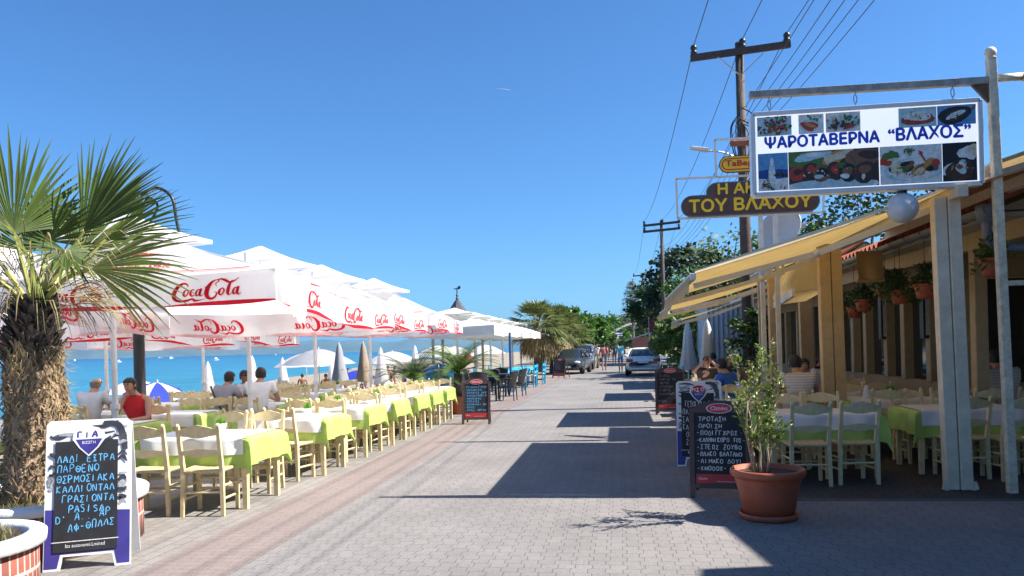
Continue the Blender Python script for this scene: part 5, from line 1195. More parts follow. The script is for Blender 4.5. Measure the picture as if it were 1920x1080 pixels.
def picture(x0, x1, z0, z1, bgm, blobs, seed):
    m = MB(sg); r = random.Random(seed); yb = 8.3640
    m.add([(x0, yb, z0), (x1, yb, z0), (x1, yb, z1), (x0, yb, z1)], [(0, 1, 2, 3)], bgm); k = [1]
    def blob(cx, cz, rx, rz_, mi, rot=0, irr=.2, n=14):
        y_ = yb - .00035 * k[0]; k[0] += 1; ph = r.uniform(0, 6); pts = []
        for i in range(n):
            a = 2 * PI * i / n; q = 1 + irr * math.sin(2 * a + ph) * .5 + irr * math.sin(3 * a + ph * 2) * .5; x, z = rx * q * math.cos(a), rz_ * q * math.sin(a)
            pts.append((min(max(cx + x * math.cos(rot) - z * math.sin(rot), x0), x1), y_, min(max(cz + x * math.sin(rot) + z * math.cos(rot), z0), z1)))
        m.add(pts, [tuple(range(n))], mi)
    W_, H_ = x1 - x0, z1 - z0
    for b_ in blobs:
        if b_[0] == 'e': blob(x0 + b_[1] * W_, z0 + b_[2] * H_, b_[3] * W_, b_[4] * H_, b_[5], b_[6] if len(b_) > 6 else 0, b_[7] if len(b_) > 7 else .15)
        else:
            _, n, ax, az, sx, sz, cols, s0, s1 = b_
            for i in range(n): blob(x0 + r.gauss(ax, sx) * W_, z0 + r.gauss(az, sz) * H_, r.uniform(s0, s1) * H_, r.uniform(s0, s1) * H_ * .7, r.choice(cols), r.uniform(0, 3), .5, 9)
    return m.build('picture', FOODM, sg)
picture(1.485, 1.83, 3.735, 3.935, 9, [('s', 60, .5, .5, .26, .28, [2, 2, 4, 1, 5, 2], .05, .13), ('s', 12, .5, .45, .22, .25, [1], .06, .12), ('s', 14, .5, .5, .25, .3, [0], .02, .05)], 1)
picture(1.90, 2.15, 3.735, 3.935, 0, [('e', .45, .45, .42, .34, 9), ('e', .42, .40, .36, .22, 1, -.4, .4), ('e', .46, .44, .24, .10, 3, -.4), ('s', 14, .62, .74, .14, .10, [2, 2, 0], .05, .10)], 2)
picture(2.17, 2.51, 3.735, 3.935, 0, [('e', .5, .45, .47, .36, 9), ('s', 14, .35, .72, .16, .08, [8, 3, 0], .06, .12), ('s', 20, .68, .62, .14, .12, [2, 2, 8], .05, .11), ('s', 26, .48, .32, .16, .12, [4, 10, 4], .06, .12), ('s', 8, .76, .24, .08, .06, [1], .05, .09)], 3)
picture(2.88, 3.245, 3.735, 3.935, 9, [('e', .5, .42, .42, .34, 10), ('e', .5, .46, .38, .28, 1), ('e', .5, .55, .36, .24, 0), ('s', 34, .5, .56, .16, .12, [0, 8, 2, 0, 1], .03, .07)], 4)
picture(3.25, 3.615, 3.735, 3.935, 6, [('e', .45, .5, .46, .42, 5, .3), ('e', .48, .5, .34, .24, 4, .4), ('e', .48, .52, .30, .12, 0, .4), ('e', .5, .54, .24, .06, 9, .4), ('s', 12, .5, .5, .16, .08, [8, 4, 0], .03, .07), ('e', .95, .82, .12, .06, 10, .7)], 5)
picture(1.485, 1.785, 3.165, 3.555, 6, [('e', .5, .22, .8, .34, 0, 0, .02), ('e', .5, .44, .9, .13, 7, 0, .02), ('e', .5, .72, .9, .14, 6, 0, .02), ('e', .46, .40, .12, .30, 0, 0, .02), ('e', .46, .62, .10, .12, 9, 0, .02), ('e', .46, .78, .06, .10, 0, 0, .05), ('s', 16, .72, .40, .10, .03, [5, 4, 2], .02, .05), ('s', 26, .35, .12, .25, .08, [2, 4, 9, 10], .02, .05)], 6)
picture(1.79, 2.68, 3.165, 3.555, 4, [('e', .16, .80, .26, .30, 2, 0, .3), ('e', .27, .86, .20, .12, 9, .1, .3), ('e', .30, .90, .12, .05, 0, .1, .3), ('e', .52, .80, .16, .17, 3, .5, .2), ('e', .60, .86, .14, .10, 8, .4, .2), ('e', .46, .74, .06, .16, 8, -.5, .2), ('e', .82, .72, .20, .30, 10, 0, .3), ('e', .90, .82, .12, .12, 4), ('e', .48, .04, .54, .20, 0, 0, .03), ('e', .50, .10, .46, .14, 9, 0, .03),
  ('e', .10, .42, .10, .20, 1, .2), ('e', .10, .46, .05, .09, 4), ('e', .25, .48, .09, .22, 4, .1), ('e', .25, .52, .05, .10, 1), ('e', .38, .40, .11, .24, 10, 0), ('e', .38, .42, .07, .13, 5), ('e', .53, .44, .10, .24, 4, .1), ('e', .52, .48, .05, .12, 1), ('e', .66, .38, .11, .24, 5, -.1), ('e', .66, .42, .06, .12, 10), ('e', .83, .36, .13, .28, 4), ('e', .84, .44, .07, .12, 10),
  ('s', 26, .42, .40, .22, .10, [8, 9, 10, 1], .015, .04), ('s', 10, .56, .58, .10, .05, [2, 2], .03, .06), ('e', .33, .30, .05, .06, 9), ('e', .62, .28, .05, .07, 0), ('e', .82, .24, .02, .08, 0)], 7)
picture(2.69, 3.285, 3.165, 3.555, 0, [('e', .55, .36, .47, .32, 9), ('e', .55, .37, .43, .28, 0), ('e', .15, .72, .13, .13, 2, 0, .4), ('e', .22, .78, .08, .10, 2, .5, .4), ('e', .20, .64, .09, .05, 8, .2), ('e', .05, .60, .07, .10, 1), ('e', .12, .56, .08, .07, 1),
  ('e', .34, .42, .20, .15, 4), ('e', .28, .46, .13, .10, 8, .3), ('e', .36, .38, .12, .08, 2, .2), ('e', .28, .34, .10, .07, 8), ('e', .46, .50, .10, .09, 10, .4), ('e', .40, .52, .08, .06, 5, .2), ('e', .58, .36, .05, .17, 3, -.7, .05), ('e', .64, .38, .05, .18, 10, -.8, .05), ('e', .69, .34, .045, .17, 3, -.6, .05), ('e', .62, .30, .05, .16, 8, -.9, .05), ('e', .82, .50, .11, .14, 3, .3), ('e', .86, .40, .08, .10, 10), ('e', .80, .36, .07, .07, 5), ('e', .90, .52, .06, .10, 1, .4), ('e', .68, .70, .015, .18, 1, .5, .02), ('e', .66, .78, .03, .05, 1),
  ('s', 12, .47, .84, .05, .05, [2], .02, .05), ('s', 22, .42, .30, .16, .07, [4, 10, 2, 5], .012, .03), ('e', .45, .80, .01, .10, 2, .3), ('e', .50, .82, .01, .10, 2, -.3)], 8)
picture(3.29, 3.615, 3.165, 3.555, 5, [('e', .72, .72, .22, .2, 0, .5, .4), ('e', .9, .8, .14, .16, 8, 0, .3), ('e', .25, .36, .32, .12, 0, .5, .3), ('e', .5, .28, .44, .26, 4), ('e', .55, .36, .18, .16, 9, .6, .4), ('e', .50, .38, .08, .07, 1), ('s', 12, .5, .4, .16, .1, [10, 0, 3], .03, .06)], 9)

# ------------------------------------------------------------ second sign frame with yellow letters
f3 = thing('sign_stand', 'white tube frame on two thin posts carrying the dark and yellow signs', 'sign stand', (2.4, 13.3, 0))
M_tube = pm('white_tube_paint', (.66, .65, .60), .45, .12, 9)
m = MB(f3)
for p, q in (((1.03, 3.70), (3.38, 3.69)), ((1.02, 4.37), (2.42, 4.36)), ((3.0, 4.36), (3.40, 4.36)), ((1.03, 3.70), (1.02, 4.37)), ((3.38, 3.69), (3.40, 4.36)), ((1.68, 4.37), (1.67, 4.99)), ((1.67, 4.99), (2.62, 4.98)), ((2.60, 4.98), (2.60, 4.36))):
    m.bar((p[0], 13.3, p[1]), (q[0], 13.3, q[1]), .032, .032)
m.build('frame', M_tube, f3)
for x in (2.37, 2.61): m = MB(f3); m.bar((x + .02, 13.3, 0), (x, 13.3, 4.98), .07, .07, up=(0, 1, 0)); m.build('upright', M_tube, f3)
s3 = thing('letter_board', 'brown cloud-edged sign board with yellow Greek letters inside the tube frame', 'sign', (2.2, 13.25, 3.9))
def rrect(x0, x1, z0, z1, n=10):
    r_ = (z1 - z0) / 2; zc = (z0 + z1) / 2
    return [(x1 - r_ + r_ * math.cos(-PI/2 + PI * i / n), zc + r_ * math.sin(-PI/2 + PI * i / n)) for i in range(n + 1)] + [(x0 + r_ + r_ * math.cos(PI/2 + PI * i / n), zc + r_ * math.sin(PI/2 + PI * i / n)) for i in range(n + 1)]
M_brown = pm('brown_sign_paint', (.085, .04, .032), .5, .3, 9); M_trim = pm('bluegrey_trim', (.13, .20, .28), .45, .1); M_yel = pm('yellow_letters', (.88, .58, .015), .45, .06)
m = MB(s3); e_ = .018
for k_, (x0, x1, z0, z1) in enumerate(((1.52, 3.0, 3.93, 4.25), (1.10, 3.30, 3.72, 4.05))):
    m.prism(rrect(x0 - e_, x1 + e_, z0 - e_, z1 + e_), lambda x, z, k_=k_: (x, 13.25 - .011 * k_, z), lambda x, z, k_=k_: (x, 13.285 - .011 * k_, z), 1); m.prism(rrect(x0, x1, z0, z1), lambda x, z, k_=k_: (x, 13.233 - .011 * k_, z), lambda x, z, k_=k_: (x, 13.249 - .011 * k_, z), 0)
m.build('board', [M_brown, M_trim], s3)
m = MB(s3); put_text(m, 'ΤΟΥ ΒΛΑΧΟΥ', 1.96, .205, lambda x, z, e=0: (2.20 + x, 13.218 - e, 3.885 + z), 0, .009); m.build('lettering', M_yel, s3); m = MB(s3); put_text(m, 'Η ΑΚΤΗ', .95, .17, lambda x, z, e=0: (2.17 + x, 13.230 - e, 4.15 + z), 0, .008); m.build('lettering', M_yel, s3)
s4 = thing('oval_sign', 'small yellow oval sign with red letters above the brown board', 'sign', (2.2, 13.25, 4.55))
ov = rrect(1.74, 2.56, 4.43, 4.68)
m = MB(s4); m.prism(rrect(1.725, 2.575, 4.415, 4.695), lambda x, z: (x, 13.255, z), lambda x, z: (x, 13.275, z), 0); m.prism(ov, lambda x, z: (x, 13.24, z), lambda x, z: (x, 13.254, z), 1); m.prism(rrect(1.765, 2.535, 4.455, 4.655), lambda x, z: (x, 13.237, z), lambda x, z: (x, 13.2395, z), 2); m.prism(rrect(1.785, 2.515, 4.475, 4.635), lambda x, z: (x, 13.234, z), lambda x, z: (x, 13.2365, z), 1); m.build('board', [M_brown, pm('sign_yellow', (.80, .50, .02), .4, .05), pm('sign_red', (.50, .02, .01), .4, .05)], s4)
m = MB(s4); put_text(m, 'ΤaBeρνα', .66, .12, lambda x, z, e=0: (2.16 + x, 13.232 - e, 4.555 + z), 0, .005); m.build('lettering', pm('sign_red', (.50, .02, .01)), s4)
m = MB(f3); m.box((2.12, 13.26, 4.90), (.42, .05, .10)); m.build('top_plate', pm('rust_paint', (.30, .10, .05), .7, .3), f3, False, .02)
ds = thing('satellite_dish', 'grey white satellite dish behind the yellow awning beside the thin posts', 'satellite dish', (2.82, 13.9, 2.75))
T_ = Vector((-.62, -.70, .35)).to_track_quat('Z', 'Y').to_matrix().to_4x4()
m = MB(ds); m.lathe([(.02, 0), (.16, .015), (.30, .055), (.40, .105), (.41, .11), (.40, .118), (.29, .07), (.14, .03), (.02, .015)], 28, (2.84, 13.9, 3.48), T=T_); m.build('dish', pm('dish_paint', (.56, .57, .58), .4, .06), ds, True)
m = MB(ds); m.tube([(2.84, 13.9, 3.40), (3.15, 13.85, 3.55)], .014, 6); m.box((3.17, 13.85, 3.56), (.09, .07, .07)); m.tube([(2.84, 13.9, 2.75), (2.82, 13.9, 3.45)], .025, 8); m.build('arm', M_metal, ds)
gl = thing('globe_lamp', 'white globe lamp hanging at the tip of the awning beside the pillar', 'lamp', (2.93, 8.45, 2.94))
m = MB(gl); m.ball((2.925, 8.45, 2.935), .155, 24, 16); m.build('globe', pm('opal_plastic', (.62, .62, .63), .18, .25, 4, trans=.1), gl, True)
m = MB(gl); m.lathe([(.05, 3.075), (.05, 3.12), (.02, 3.14)], 12, (2.925, 8.45, 0)); m.tube([(2.925, 8.45, 3.13), (2.925, 8.45, 3.22), (3.26, 8.5, 3.10)], .014, 6); m.build('bracket', M_black, gl)

# ------------------------------------------------------------ awnings
M_awn = pm('mustard_awning', (.73, .59, .34), .8, .10, 3, .1, 20, trans=.72); M_awnc = pm('cream_awning', (.72, .62, .42), .8, .08, 3, .1, 20, trans=.68)
def awning(label, xf, zf, xb, zb, y0, y1, m_, arms=(0, .5, 1), val=.17, twist=0.0, bands=None, group='awnings along the taverna'):
    root = thing('awning', label, 'awning', (xf, y0, 0), 0, group); N_ = Vector((-(zb - zf), 0, xb - xf)).normalized()
    def P(u, v_, off=0.0):
        x = xf + (xb - xf) * v_ + twist * (1 - u) * (1 - v_); s_ = -.035 * math.sin(PI * v_) - .012 * math.sin(PI * u * 5) ** 2 * (1 - v_) * .6
        return Vector((x, y0 + (y1 - y0) * u, zf + (zb - zf) * v_ + s_)) + N_ * off
    m = MB(root); m.grid(lambda u, v_: P(u, v_, .006), 30, 14); m.grid(lambda u, v_: P(u, v_, -.006), 30, 14, flip=True)
    for u in (0, 1): m.grid(lambda a, b_, u=u: P(u, a, -.006 + .012 * b_), 14, 1)
    m.build('canopy', m_, root, True)
    m = MB(root); m.bar((xf + twist, y0 - .02, zf - .03), (xf, y1 + .02, zf - .03), .06, .07); fb = m.build('front_bar', pm('white_aluminium', (.62, .62, .61), .4, .08), root, False, .006)
    m = MB(root)
    def V_(u, v_): return (xf + twist * (1 - u) - .036 - .012 * v_ + .008 * math.sin(u * 60) * v_, y0 + (y1 - y0) * u, zf - .02 - v_ * (val + .03 * abs(math.sin(u * PI * 16))))
    m.grid(V_, 96, 3); m.build('valance', M_awnc, root, True)
    for a in arms:
        y = y0 + .25 + (y1 - y0 - .5) * a; m = MB(root); el = Vector(((xf + xb) / 2 + .1, y + .12 * (1 if a < .5 else -1), (zf + zb) / 2 - .17))
        m.bar((xf + .05, y, zf - .10), el, .05, .06); m.bar(el, (xb - .05, y, zb - .16), .06, .07); m.ball(el, .05, 10, 6); m.build('folding_arm', pm('white_aluminium', (.62, .62, .61)), root)
    for b_ in (bands or ()):
        m = MB(root); m.grid(lambda u, v_, b_=b_: P(b_ + .05 * u, .02 + .96 * v_, -.0075), 2, 14); m.build('seam_band', M_awnc, root, True)
    m = MB(root); m.bar((xb + .06, y0, zb + .02), (xb + .06, y1, zb + .02), .11, .11); m.build('roller', pm('white_aluminium', (.62, .62, .61)), root, False, .03)
    return root
hem1 = awning('large mustard yellow awning over the right-hand tables, nearest the pillar', .80, 2.34, 3.42, 3.13, 8.47, 12.95, M_awn, (.05, .95))
m = MB(hem1); m.grid(lambda u, v_: (.82 + 2.56 * u, 8.465 - (.05 - .03 * u) * v_, 2.345 + .79 * u - .035 * math.sin(PI * u) + .05 * v_ * math.sin(PI * min(1, u * .8 + .2))), 24, 3); m.build('side_hem', M_awnc, hem1, True)
awning('short half-retracted awning between the two mustard ones, by the sign uprights', 2.55, 2.86, 3.42, 3.12, 13.05, 15.3, M_awn, (0, 1), .12)
awning('second mustard awning farther along the road, past the sign frame', 1.0, 2.34, 3.4, 2.98, 15.4, 18.8, M_awn, (0, 1))
awning('third awning near the closed white parasols, beyond the mustard ones', 1.75, 2.3, 3.6, 2.85, 22.4, 26.0, M_awnc, (0, 1), group='awnings along the taverna')
awning('pale cream awning at the upper right edge, above the tiled roof', 3.95, 3.42, 6.6, 4.35, 8.75, 13.0, M_awnc, (0, 1), .10)
nb = thing('unseen_shade_house', 'two-storey cream house added outside the right edge, shaped to shade the nearest paving', 'house', (7.5, 2, 0))
m = MB(nb); pl = [(5.36, 9.22), (5.84, 5.95), (5.35, 5.85), (5.2, 4.9), (5.35, -9), (13, -9), (13, 9.22)]  # unseen house added; wall line bent to cast the diagonal shade edge
m.prism(pl, lambda x, y: (x, y, 0), lambda x, y: (x, y, 5.0)); m.build('wall', M_wall, nb)
m = MB(nb); m.prism([(5.2, -9.2), (13.2, -9.2), (13.2, 9.1), (9.2, 9.1)], lambda x, y: (max(x, 6.6), y, 5.003), lambda x, y: (max(x, 6.6), y, 5.3)); m.build('roof', M_tile, nb)
for yy, z, hh, nm in ((6.9, 1.05, 2.1, 'door'), (8.3, 1.55, 1.1, 'window'), (7.0, 3.75, 1.2, 'window'), (8.3, 3.75, 1.2, 'window')):
    t_ = (9.22 - yy) / 3.27; xx = 5.36 + .48 * t_; m = MB(nb); m.box((xx, yy, z), (.06, .9, hh), R(8.35)); g = m.build(nm, M_glassd if nm == 'window' else pm('brown_door', (.12, .06, .03), .5, .2), nb)
    m = MB(g)
    for q in (-.49, .49): m.box((xx - q * .145, yy + q, z), (.12, .09, hh + .16), R(8.35))
    m.box((xx, yy, z + hh / 2 + .045), (.118, .88, .09), R(8.35)); m.build('frame', M_frame, g)
for y in (-6, -3, 0, 3):
    for z in (1.5, 3.7): m = MB(nb); m.box((5.30, y, z), (.16, 1.1, 1.3)); m.build('window', M_glassd, nb)
pr = thing('porch_roof', 'orange wooden porch roof between the pillar and the tiled eave', 'roof', (3.6, 8.5, 3.0))
m = MB(pr)
for i in range(22):
    y = 8.35 + i * .215; m.bar((3.50, y + .1, 3.10), (6.0, y + .1, 3.78), .205, .022)
m.build('boarding', M_orange, pr)  # boards coloured an even orange
m = MB(pr); m.bar((3.45, 8.3, 3.06), (3.45, 13.1, 3.06), .10, .12); m.bar((4.3, 8.3, 3.235), (4.3, 13.1, 3.235), .09, .12); m.build('beam', M_greypaint, pr)
rl = thing('rolled_blind', 'cream boxed roller blind under the mustard awning behind the double post', 'blind', (3.2, 13.0, 2.5))
m = MB(rl); m.prism([(0, 2.36), (.55, 2.42), (.62, 2.85), (.1, 2.9), (-.06, 2.5)], lambda x, z: (2.75 + x, 12.6, z), lambda x, z: (2.9 + x, 14.9, z - .1)); m.build('casing', M_awnc, rl, False, .02)
m = MB(rl); m.bar((2.72, 12.58, 2.35), (2.88, 14.9, 2.26), .05, .12); m.build('pelmet', M_pole, rl)
sb2 = thing('rolled_blind', 'tan rolled blind hanging under the gutter left of the flower pots', 'blind', (3.75, 12.4, 2.5))
m = MB(sb2); m.grid(lambda u, v_: (3.62 + .36 * u + .04 * v_, 12.4 + .03 * math.sin(u * 7) * v_, 2.93 - .44 * v_), 8, 5); m.grid(lambda u, v_: (3.62 + .36 * u + .04 * v_, 12.46 + .03 * math.sin(u * 7) * v_, 2.93 - .44 * v_), 8, 5, flip=True); m.build('fabric', pm('tan_blind', (.42, .27, .12), .8, .1, 4, trans=.1), sb2, True)
m = MB(sb2); m.tube([(3.62, 12.43, 2.48), (4.02, 12.43, 2.48)], .03, 8); m.build('rod', M_frame, sb2)
for i, (y, lb) in enumerate(((16.3, 'narrow vertical dark and white sign on the far window pillar'), (14.15, 'narrow vertical dark sign on the window pillar nearer the camera'))):
    t = thing('menu_case', lb, 'sign', (WX - .16, y, 1.9)); m = MB(t); m.box((WX - .09, y, 2.0), (.10, .17, .85)); m.build('case', M_black, t); m = MB(t); m.box((WX - .075, y - .0866, 2.0), (.06, .003, .74)); m.build('face', pm('menu_face', (.45, .45, .44), .5, .5, 22), t)

# ------------------------------------------------------------ tables and chairs of the right terrace
for k, (x, y, ch) in enumerate(((2.30, 9.62, 'nnff'), (4.02, 9.95, 'nnff'), (3.72, 11.62, 'nf'), (2.10, 11.55, 'nnff'), (5.0, 11.5, 'nn'), (3.75, 13.4, 'nnff'), (1.95, 13.7, 'nnff'), (3.7, 15.5, 'nnff'))):
    table_set(x, y, 'shaded right row', k, 'shaded taverna terrace on the right', ch, plant=(k in (2,)))
for k, (x, y) in enumerate(((1.95, 15.7), (2.2, 17.6), (3.6, 17.8))): table_set(x, y, 'far right row', k, 'far end of the right terrace', 'nf', plant=False)
for i, (x, y) in enumerate(((2.5, 22.0), (2.9, 24.4))):
    use(bt, 'bt', (x, y, 0), PI / 2, f'bright blue table on the right roadside, {ORD[i]} behind the dark chalkboard', 'table', 'blue tavern tables'); use(bcl, 'bcl', (x, y, 0), PI / 2, f'blue cloth on the {ORD[i]} right roadside table', 'tablecloth', 'blue tablecloths')
    for j, rz in enumerate((PI / 2, -PI / 2)): use(BC, 'bc', (x + (.75, -.75)[j], y, 0), rz, f'blue tavern chair, {("wall side", "road side")[j]} place at the {ORD[i]} right roadside table', 'chair', GB2)
t = thing('napkin_holder', 'small white cone-shaped napkin holder on a shaded table', 'napkin holder', (3.45, 11.55, .752)); m = MB(t); m.lathe([(.055, 0), (.05, .02), (.028, .16), (.012, .19)], 14, (3.45, 11.55, .752)); m.build('cone', M_white, t, True); m = MB(t); m.lathe([(.062, .75), (.062, .756)], 14, (3.45, 11.55, .003)); m.build('saucer', M_white, t)

# ------------------------------------------------------------ pots
def terracotta_pot(root, x, y, z, s_, h_, saucer=False):
    m = MB(root); m.lathe([(s_ * .70, .02), (s_ * .74, .10 * h_ / .45), (s_ * .755, .105 * h_ / .45), (s_ * .80, .22 * h_ / .45), (s_ * .93, .80 * h_), (s_ * .94, .84 * h_), (s_ * 1.02, .86 * h_), (s_ * 1.05, .90 * h_), (s_ * 1.05, .97 * h_), (s_ * 1.02, h_), (s_ * .96, h_), (s_ * .92, h_ * .9)], 44, (x, y, z), cap=True)
    m.build('pot', M_terra, root, True)
    m = MB(root); m.lathe([(.01, h_ * .91), (s_ * .93, h_ * .905)], 24, (x, y, z), cap=False); m.build('soil', M_soil, root)
    if saucer: m = MB(root); m.lathe([(s_ * .72, 0), (s_ * .80, .01), (s_ * .82, .06), (s_ * .79, .06), (s_ * .74, .03)], 40, (x, y, z)); m.build('saucer', M_terra, root, True)
bush = thing('potted_bush', 'big terracotta pot with a leafy oleander-like bush by the chalkboard', 'potted plant', (1.30, 7.25, 0))
terracotta_pot(bush, 1.30, 7.25, 0, .315, .45, True)
rr = random.Random(11); m = MB(bush); leafpts = []
def twig(p, d, L_, r0, depth):
    n = 5; pts = [p]; dd = d.copy()
    for i in range(n):
        dd = (dd + Vector((rr.uniform(-.22, .22), rr.uniform(-.22, .22), .10))).normalized(); p = p + dd * L_ / n; pts.append(p)
    m.tube(pts, [r0 * (1 - .5 * i / n) for i in range(n + 1)], 5)
    if depth:
        for i in range(4 if depth == 2 else 3):
            q = pts[rr.randint(2, n)]; a = rr.uniform(0, 2 * PI); twig(q, (dd + Vector((math.cos(a), math.sin(a), rr.uniform(.1, .7))) * .62).normalized(), L_ * rr.uniform(.4, .65), r0 * .55, depth - 1)
    if depth < 2:
        for i in range(1, n + 1): leafpts.append((pts[i], dd.copy()))
for a, ln in ((.3, .5), (1.9, .60), (3.4, .70), (4.6, .5), (5.6, .58)):
    twig(Vector((1.30 + .07 * math.cos(a) - .06, 7.25 + .07 * math.sin(a), .40)), Vector((math.cos(a) * .16 - .06, math.sin(a) * .16, 1)).normalized(), ln, .013, 2)
m.build('stem', pm('bush_bark', (.33, .26, .16), .8, .25, 20), bush, True)
def leaf_quads(mb, p, d, n, s0, s1, spread, r, aspect=.42):
    for i in range(n):
        a = r.uniform(0, 2 * PI); u = (Vector((math.cos(a), math.sin(a), r.uniform(-.4, .8))) + d * .5).normalized(); L_ = r.uniform(s0, s1); q = p + Vector((r.uniform(-1, 1), r.uniform(-1, 1), r.uniform(-1, 1))) * spread
        sd = u.cross(Vector((r.uniform(-1, 1), r.uniform(-1, 1), r.uniform(.2, 1)))).normalized() * L_ * aspect * .5; nn = u.cross(sd).normalized() * L_ * .06
        mb.add([q, q + u * L_ * .45 - sd, q + u * L_, q + u * L_ * .45 + sd, q + u * L_ * .5 - nn], [(0, 1, 4), (1, 2, 4), (2, 3, 4), (3, 0, 4)])
m = MB(bush)
for p, d in leafpts: leaf_quads(m, p, d, 4, .03, .062, .02, rr)
fm = MB(bush)
for p, d in leafpts[::9]:
    if p.z > .95: leaf_quads(fm, p, d, 3, .015, .028, .012, rr, .8)
fm.build('flower', pm('pink_flower', (.55, .16, .14), .6, .2), bush)
stuff(m.build('leaf', pm('bush_leaf', (.15, .215, .04), .4, .25, 4, island=.4, trans=.35), bush))
GH = 'terracotta flower pots hanging from the eave'
for i, (y, s_, lb) in enumerate(((9.35, .135, 'hanging terracotta pot nearest the camera, right of the thick pillar'), (11.2, .145, 'hanging terracotta pot just left of the thick pillar'), (12.2, .145, 'hanging terracotta pot with trailing plant, third from the right'), (14.0, .15, 'hanging terracotta pot in deep shade, fourth from the right'), (14.6, .14, 'hanging terracotta pot partly behind the double post, fifth from the right'), (15.6, .14, 'hanging terracotta pot farthest along the eave'), (13.1, .13, 'small hanging pot of dark trailing leaves between the larger pots'), (12.7, .12, 'leafy hanging pot tucked behind the third one from the right'))):
    x = 4.12 + (.05 if i == 0 else 0) + .02 * i; z = (2.24, 2.10, 2.08, 2.05, 1.95, 2.0, 2.2, 2.15)[i]
    t = thing('hanging_pot', lb, 'potted plant', (x, y, z), 0, GH); terracotta_pot(t, x, y, z, s_, .22)
    m = MB(t)
    for k in range(3): a = 2.1 * k + .3; m.tube([(x + s_ * math.cos(a), y + s_ * math.sin(a), z + .21), (x, y, z + .55), (x, y, 2.94)], .0045, 4)
    m.build('hanger', M_black, t)
    m = MB(t); r_ = random.Random(i)
    for k in range(90):
        a = r_.uniform(0, 2 * PI); q = r_.uniform(0, s_ * (1.9 if i in (2, 4, 6, 7) else 1.25)); leaf_quads(m, Vector((x + q * math.cos(a), y + q * math.sin(a), z + .21 + r_.uniform(-.02, .26) - (.16 if q > s_ else 0))), Vector((0, 0, 1)), 5, .04, .09, .03, r_, .55)
    stuff(m.build('foliage', M_leafd if i else M_leaf, t))

# ------------------------------------------------------------ utility poles and wires
GPo = 'wooden utility poles along the road'
def upole(label, x, y, h_, arms=1, lamp=False, lean=0.0):
    root = thing('utility_pole', label, 'utility pole', (x, y, 0), 0, GPo)
    m = MB(root); m.tube([(x + lean, y, 0), (x + lean * .5, y, h_ / 2), (x, y, h_)], [.16, .135, .10], 12); m.build('pole', M_tarwood, root, True)
    ins = []
    for k in range(arms):
        z = h_ - .28 - .42 * k; m = MB(root); m.bar((x - 1.2, y - .13, z - .06 + .02 * k), (x + 1.2, y - .13, z + .10), .12, .15); ar = m.build('crossarm', pm('dark_crossarm', (.045, .04, .038), .8, .3, 9), root)
        for xx in ((-1.12, .06, 1.12) if k == 0 else (-1.12, 1.12)):
            m = MB(root); zz = z + .07 + xx * .06; m.lathe([(.02, 0), (.075, .03), (.085, .09), (.05, .12), (.085, .16), (.08, .22), (.04, .26), (.02, .27)], 12, (x + xx, y - .13, zz)); m.build('insulator', M_black, root, True)
            if k == 0: ins.append(Vector((x + xx, y - .13, zz + .24)))
    m = MB(root)
    for s_ in (-1, 1): m.bar((x + s_ * .55, y - .14, h_ - .36), (x, y - .10, h_ - .85), .035, .02)
    m.build('brace', M_metal, root)
    if lamp:
        m = MB(root); zz = 6.25; m.tube(catmull([(x, y - .1, zz - .25), (x - .4, y - .2, zz + .02), (x - .95, y - .3, zz + .1)], 5), .022, 6); m.build('lamp_bracket', M_metal, root)
        m = MB(root); m.bar((x - .85, y - .3, zz + .1), (x - 1.28, y - .36, zz + .17), .17, .10, w2=.13, h2=.08); m.build('lamp_head', pm('lamp_housing', (.50, .52, .54), .35, .1), root, False, .02)
        m = MB(root); r_ = random.Random(2)
        for k in range(9):
            zz = 7.0 + .05 * k; a = r_.uniform(0, 6.28); q = r_.uniform(.15, .5); m.tube(catmull([(x, y - .12, zz), (x + q * math.cos(a), y - .2 + .3 * math.sin(a), zz - .35), (x + q * .8 * math.cos(a + .3), y - .2, zz - 1.0), (x + .05, y - .14, zz - 1.5)], 4), .014, 5)
        m.build('slack_cable', M_black, root)
    return ins
P1 = upole('nearest wooden utility pole with one heavy crossarm and a street lamp', 3.15, 19.9, 9.05, 1, True, .06)
P2 = upole('second wooden utility pole with a double crossarm above the awning', 2.96, 51.9, 9.75, 2)
P3 = upole('third and farthest wooden utility pole beside the bare conifer', 3.1, 97, 10.4, 1)
P0 = upole('wooden utility pole behind the camera that carries the overhead wires', 3.3, -16, 9.6, 1)
GW = 'overhead wires between the utility poles'; M_wire = pm('wire_black', (.03, .03, .035), .6, .1)
def wire(name, pts, r_, label):
    m = MB()
    for a, b_ in zip(pts, pts[1:]):
        a, b_ = Vector(a), Vector(b_); n = 22; sag = (b_ - a).length * .022
        m.tube([a.lerp(b_, i / n) - Vector((0, 0, sag * 4 * (i / n) * (1 - i / n))) for i in range(n + 1)], r_, 4, cap=False)
    tag(m.build(name, M_wire), label, 'wire', GW)
for i, nm in enumerate(('left', 'middle', 'right')): wire('overhead_wire', [P0[i], P1[i], P2[i], P3[i]], .011, f'overhead wire running over the {nm} insulators of the poles')
for i, (dx, dz) in enumerate(((.1, -1.55), (.32, -1.75), (.5, -1.9), (.75, -1.95), (1.0, -2.05))):
    wire('overhead_wire', [(3.3 + dx * 1.3, -16, 9.4 + dz * .6), (3.25 + dx * .55, 19.8, 9.05 + dz), (3.05 + dx * .55, 51.9, 9.6 + dz), (3.2 + dx * .5, 97, 10.3 + dz)], .009, f'lower thin telephone wire, {ORD[i]} from the pole')
for i, (dx, dz) in enumerate(((-1.5, 0.3), (-2.2, .7))):
    pass

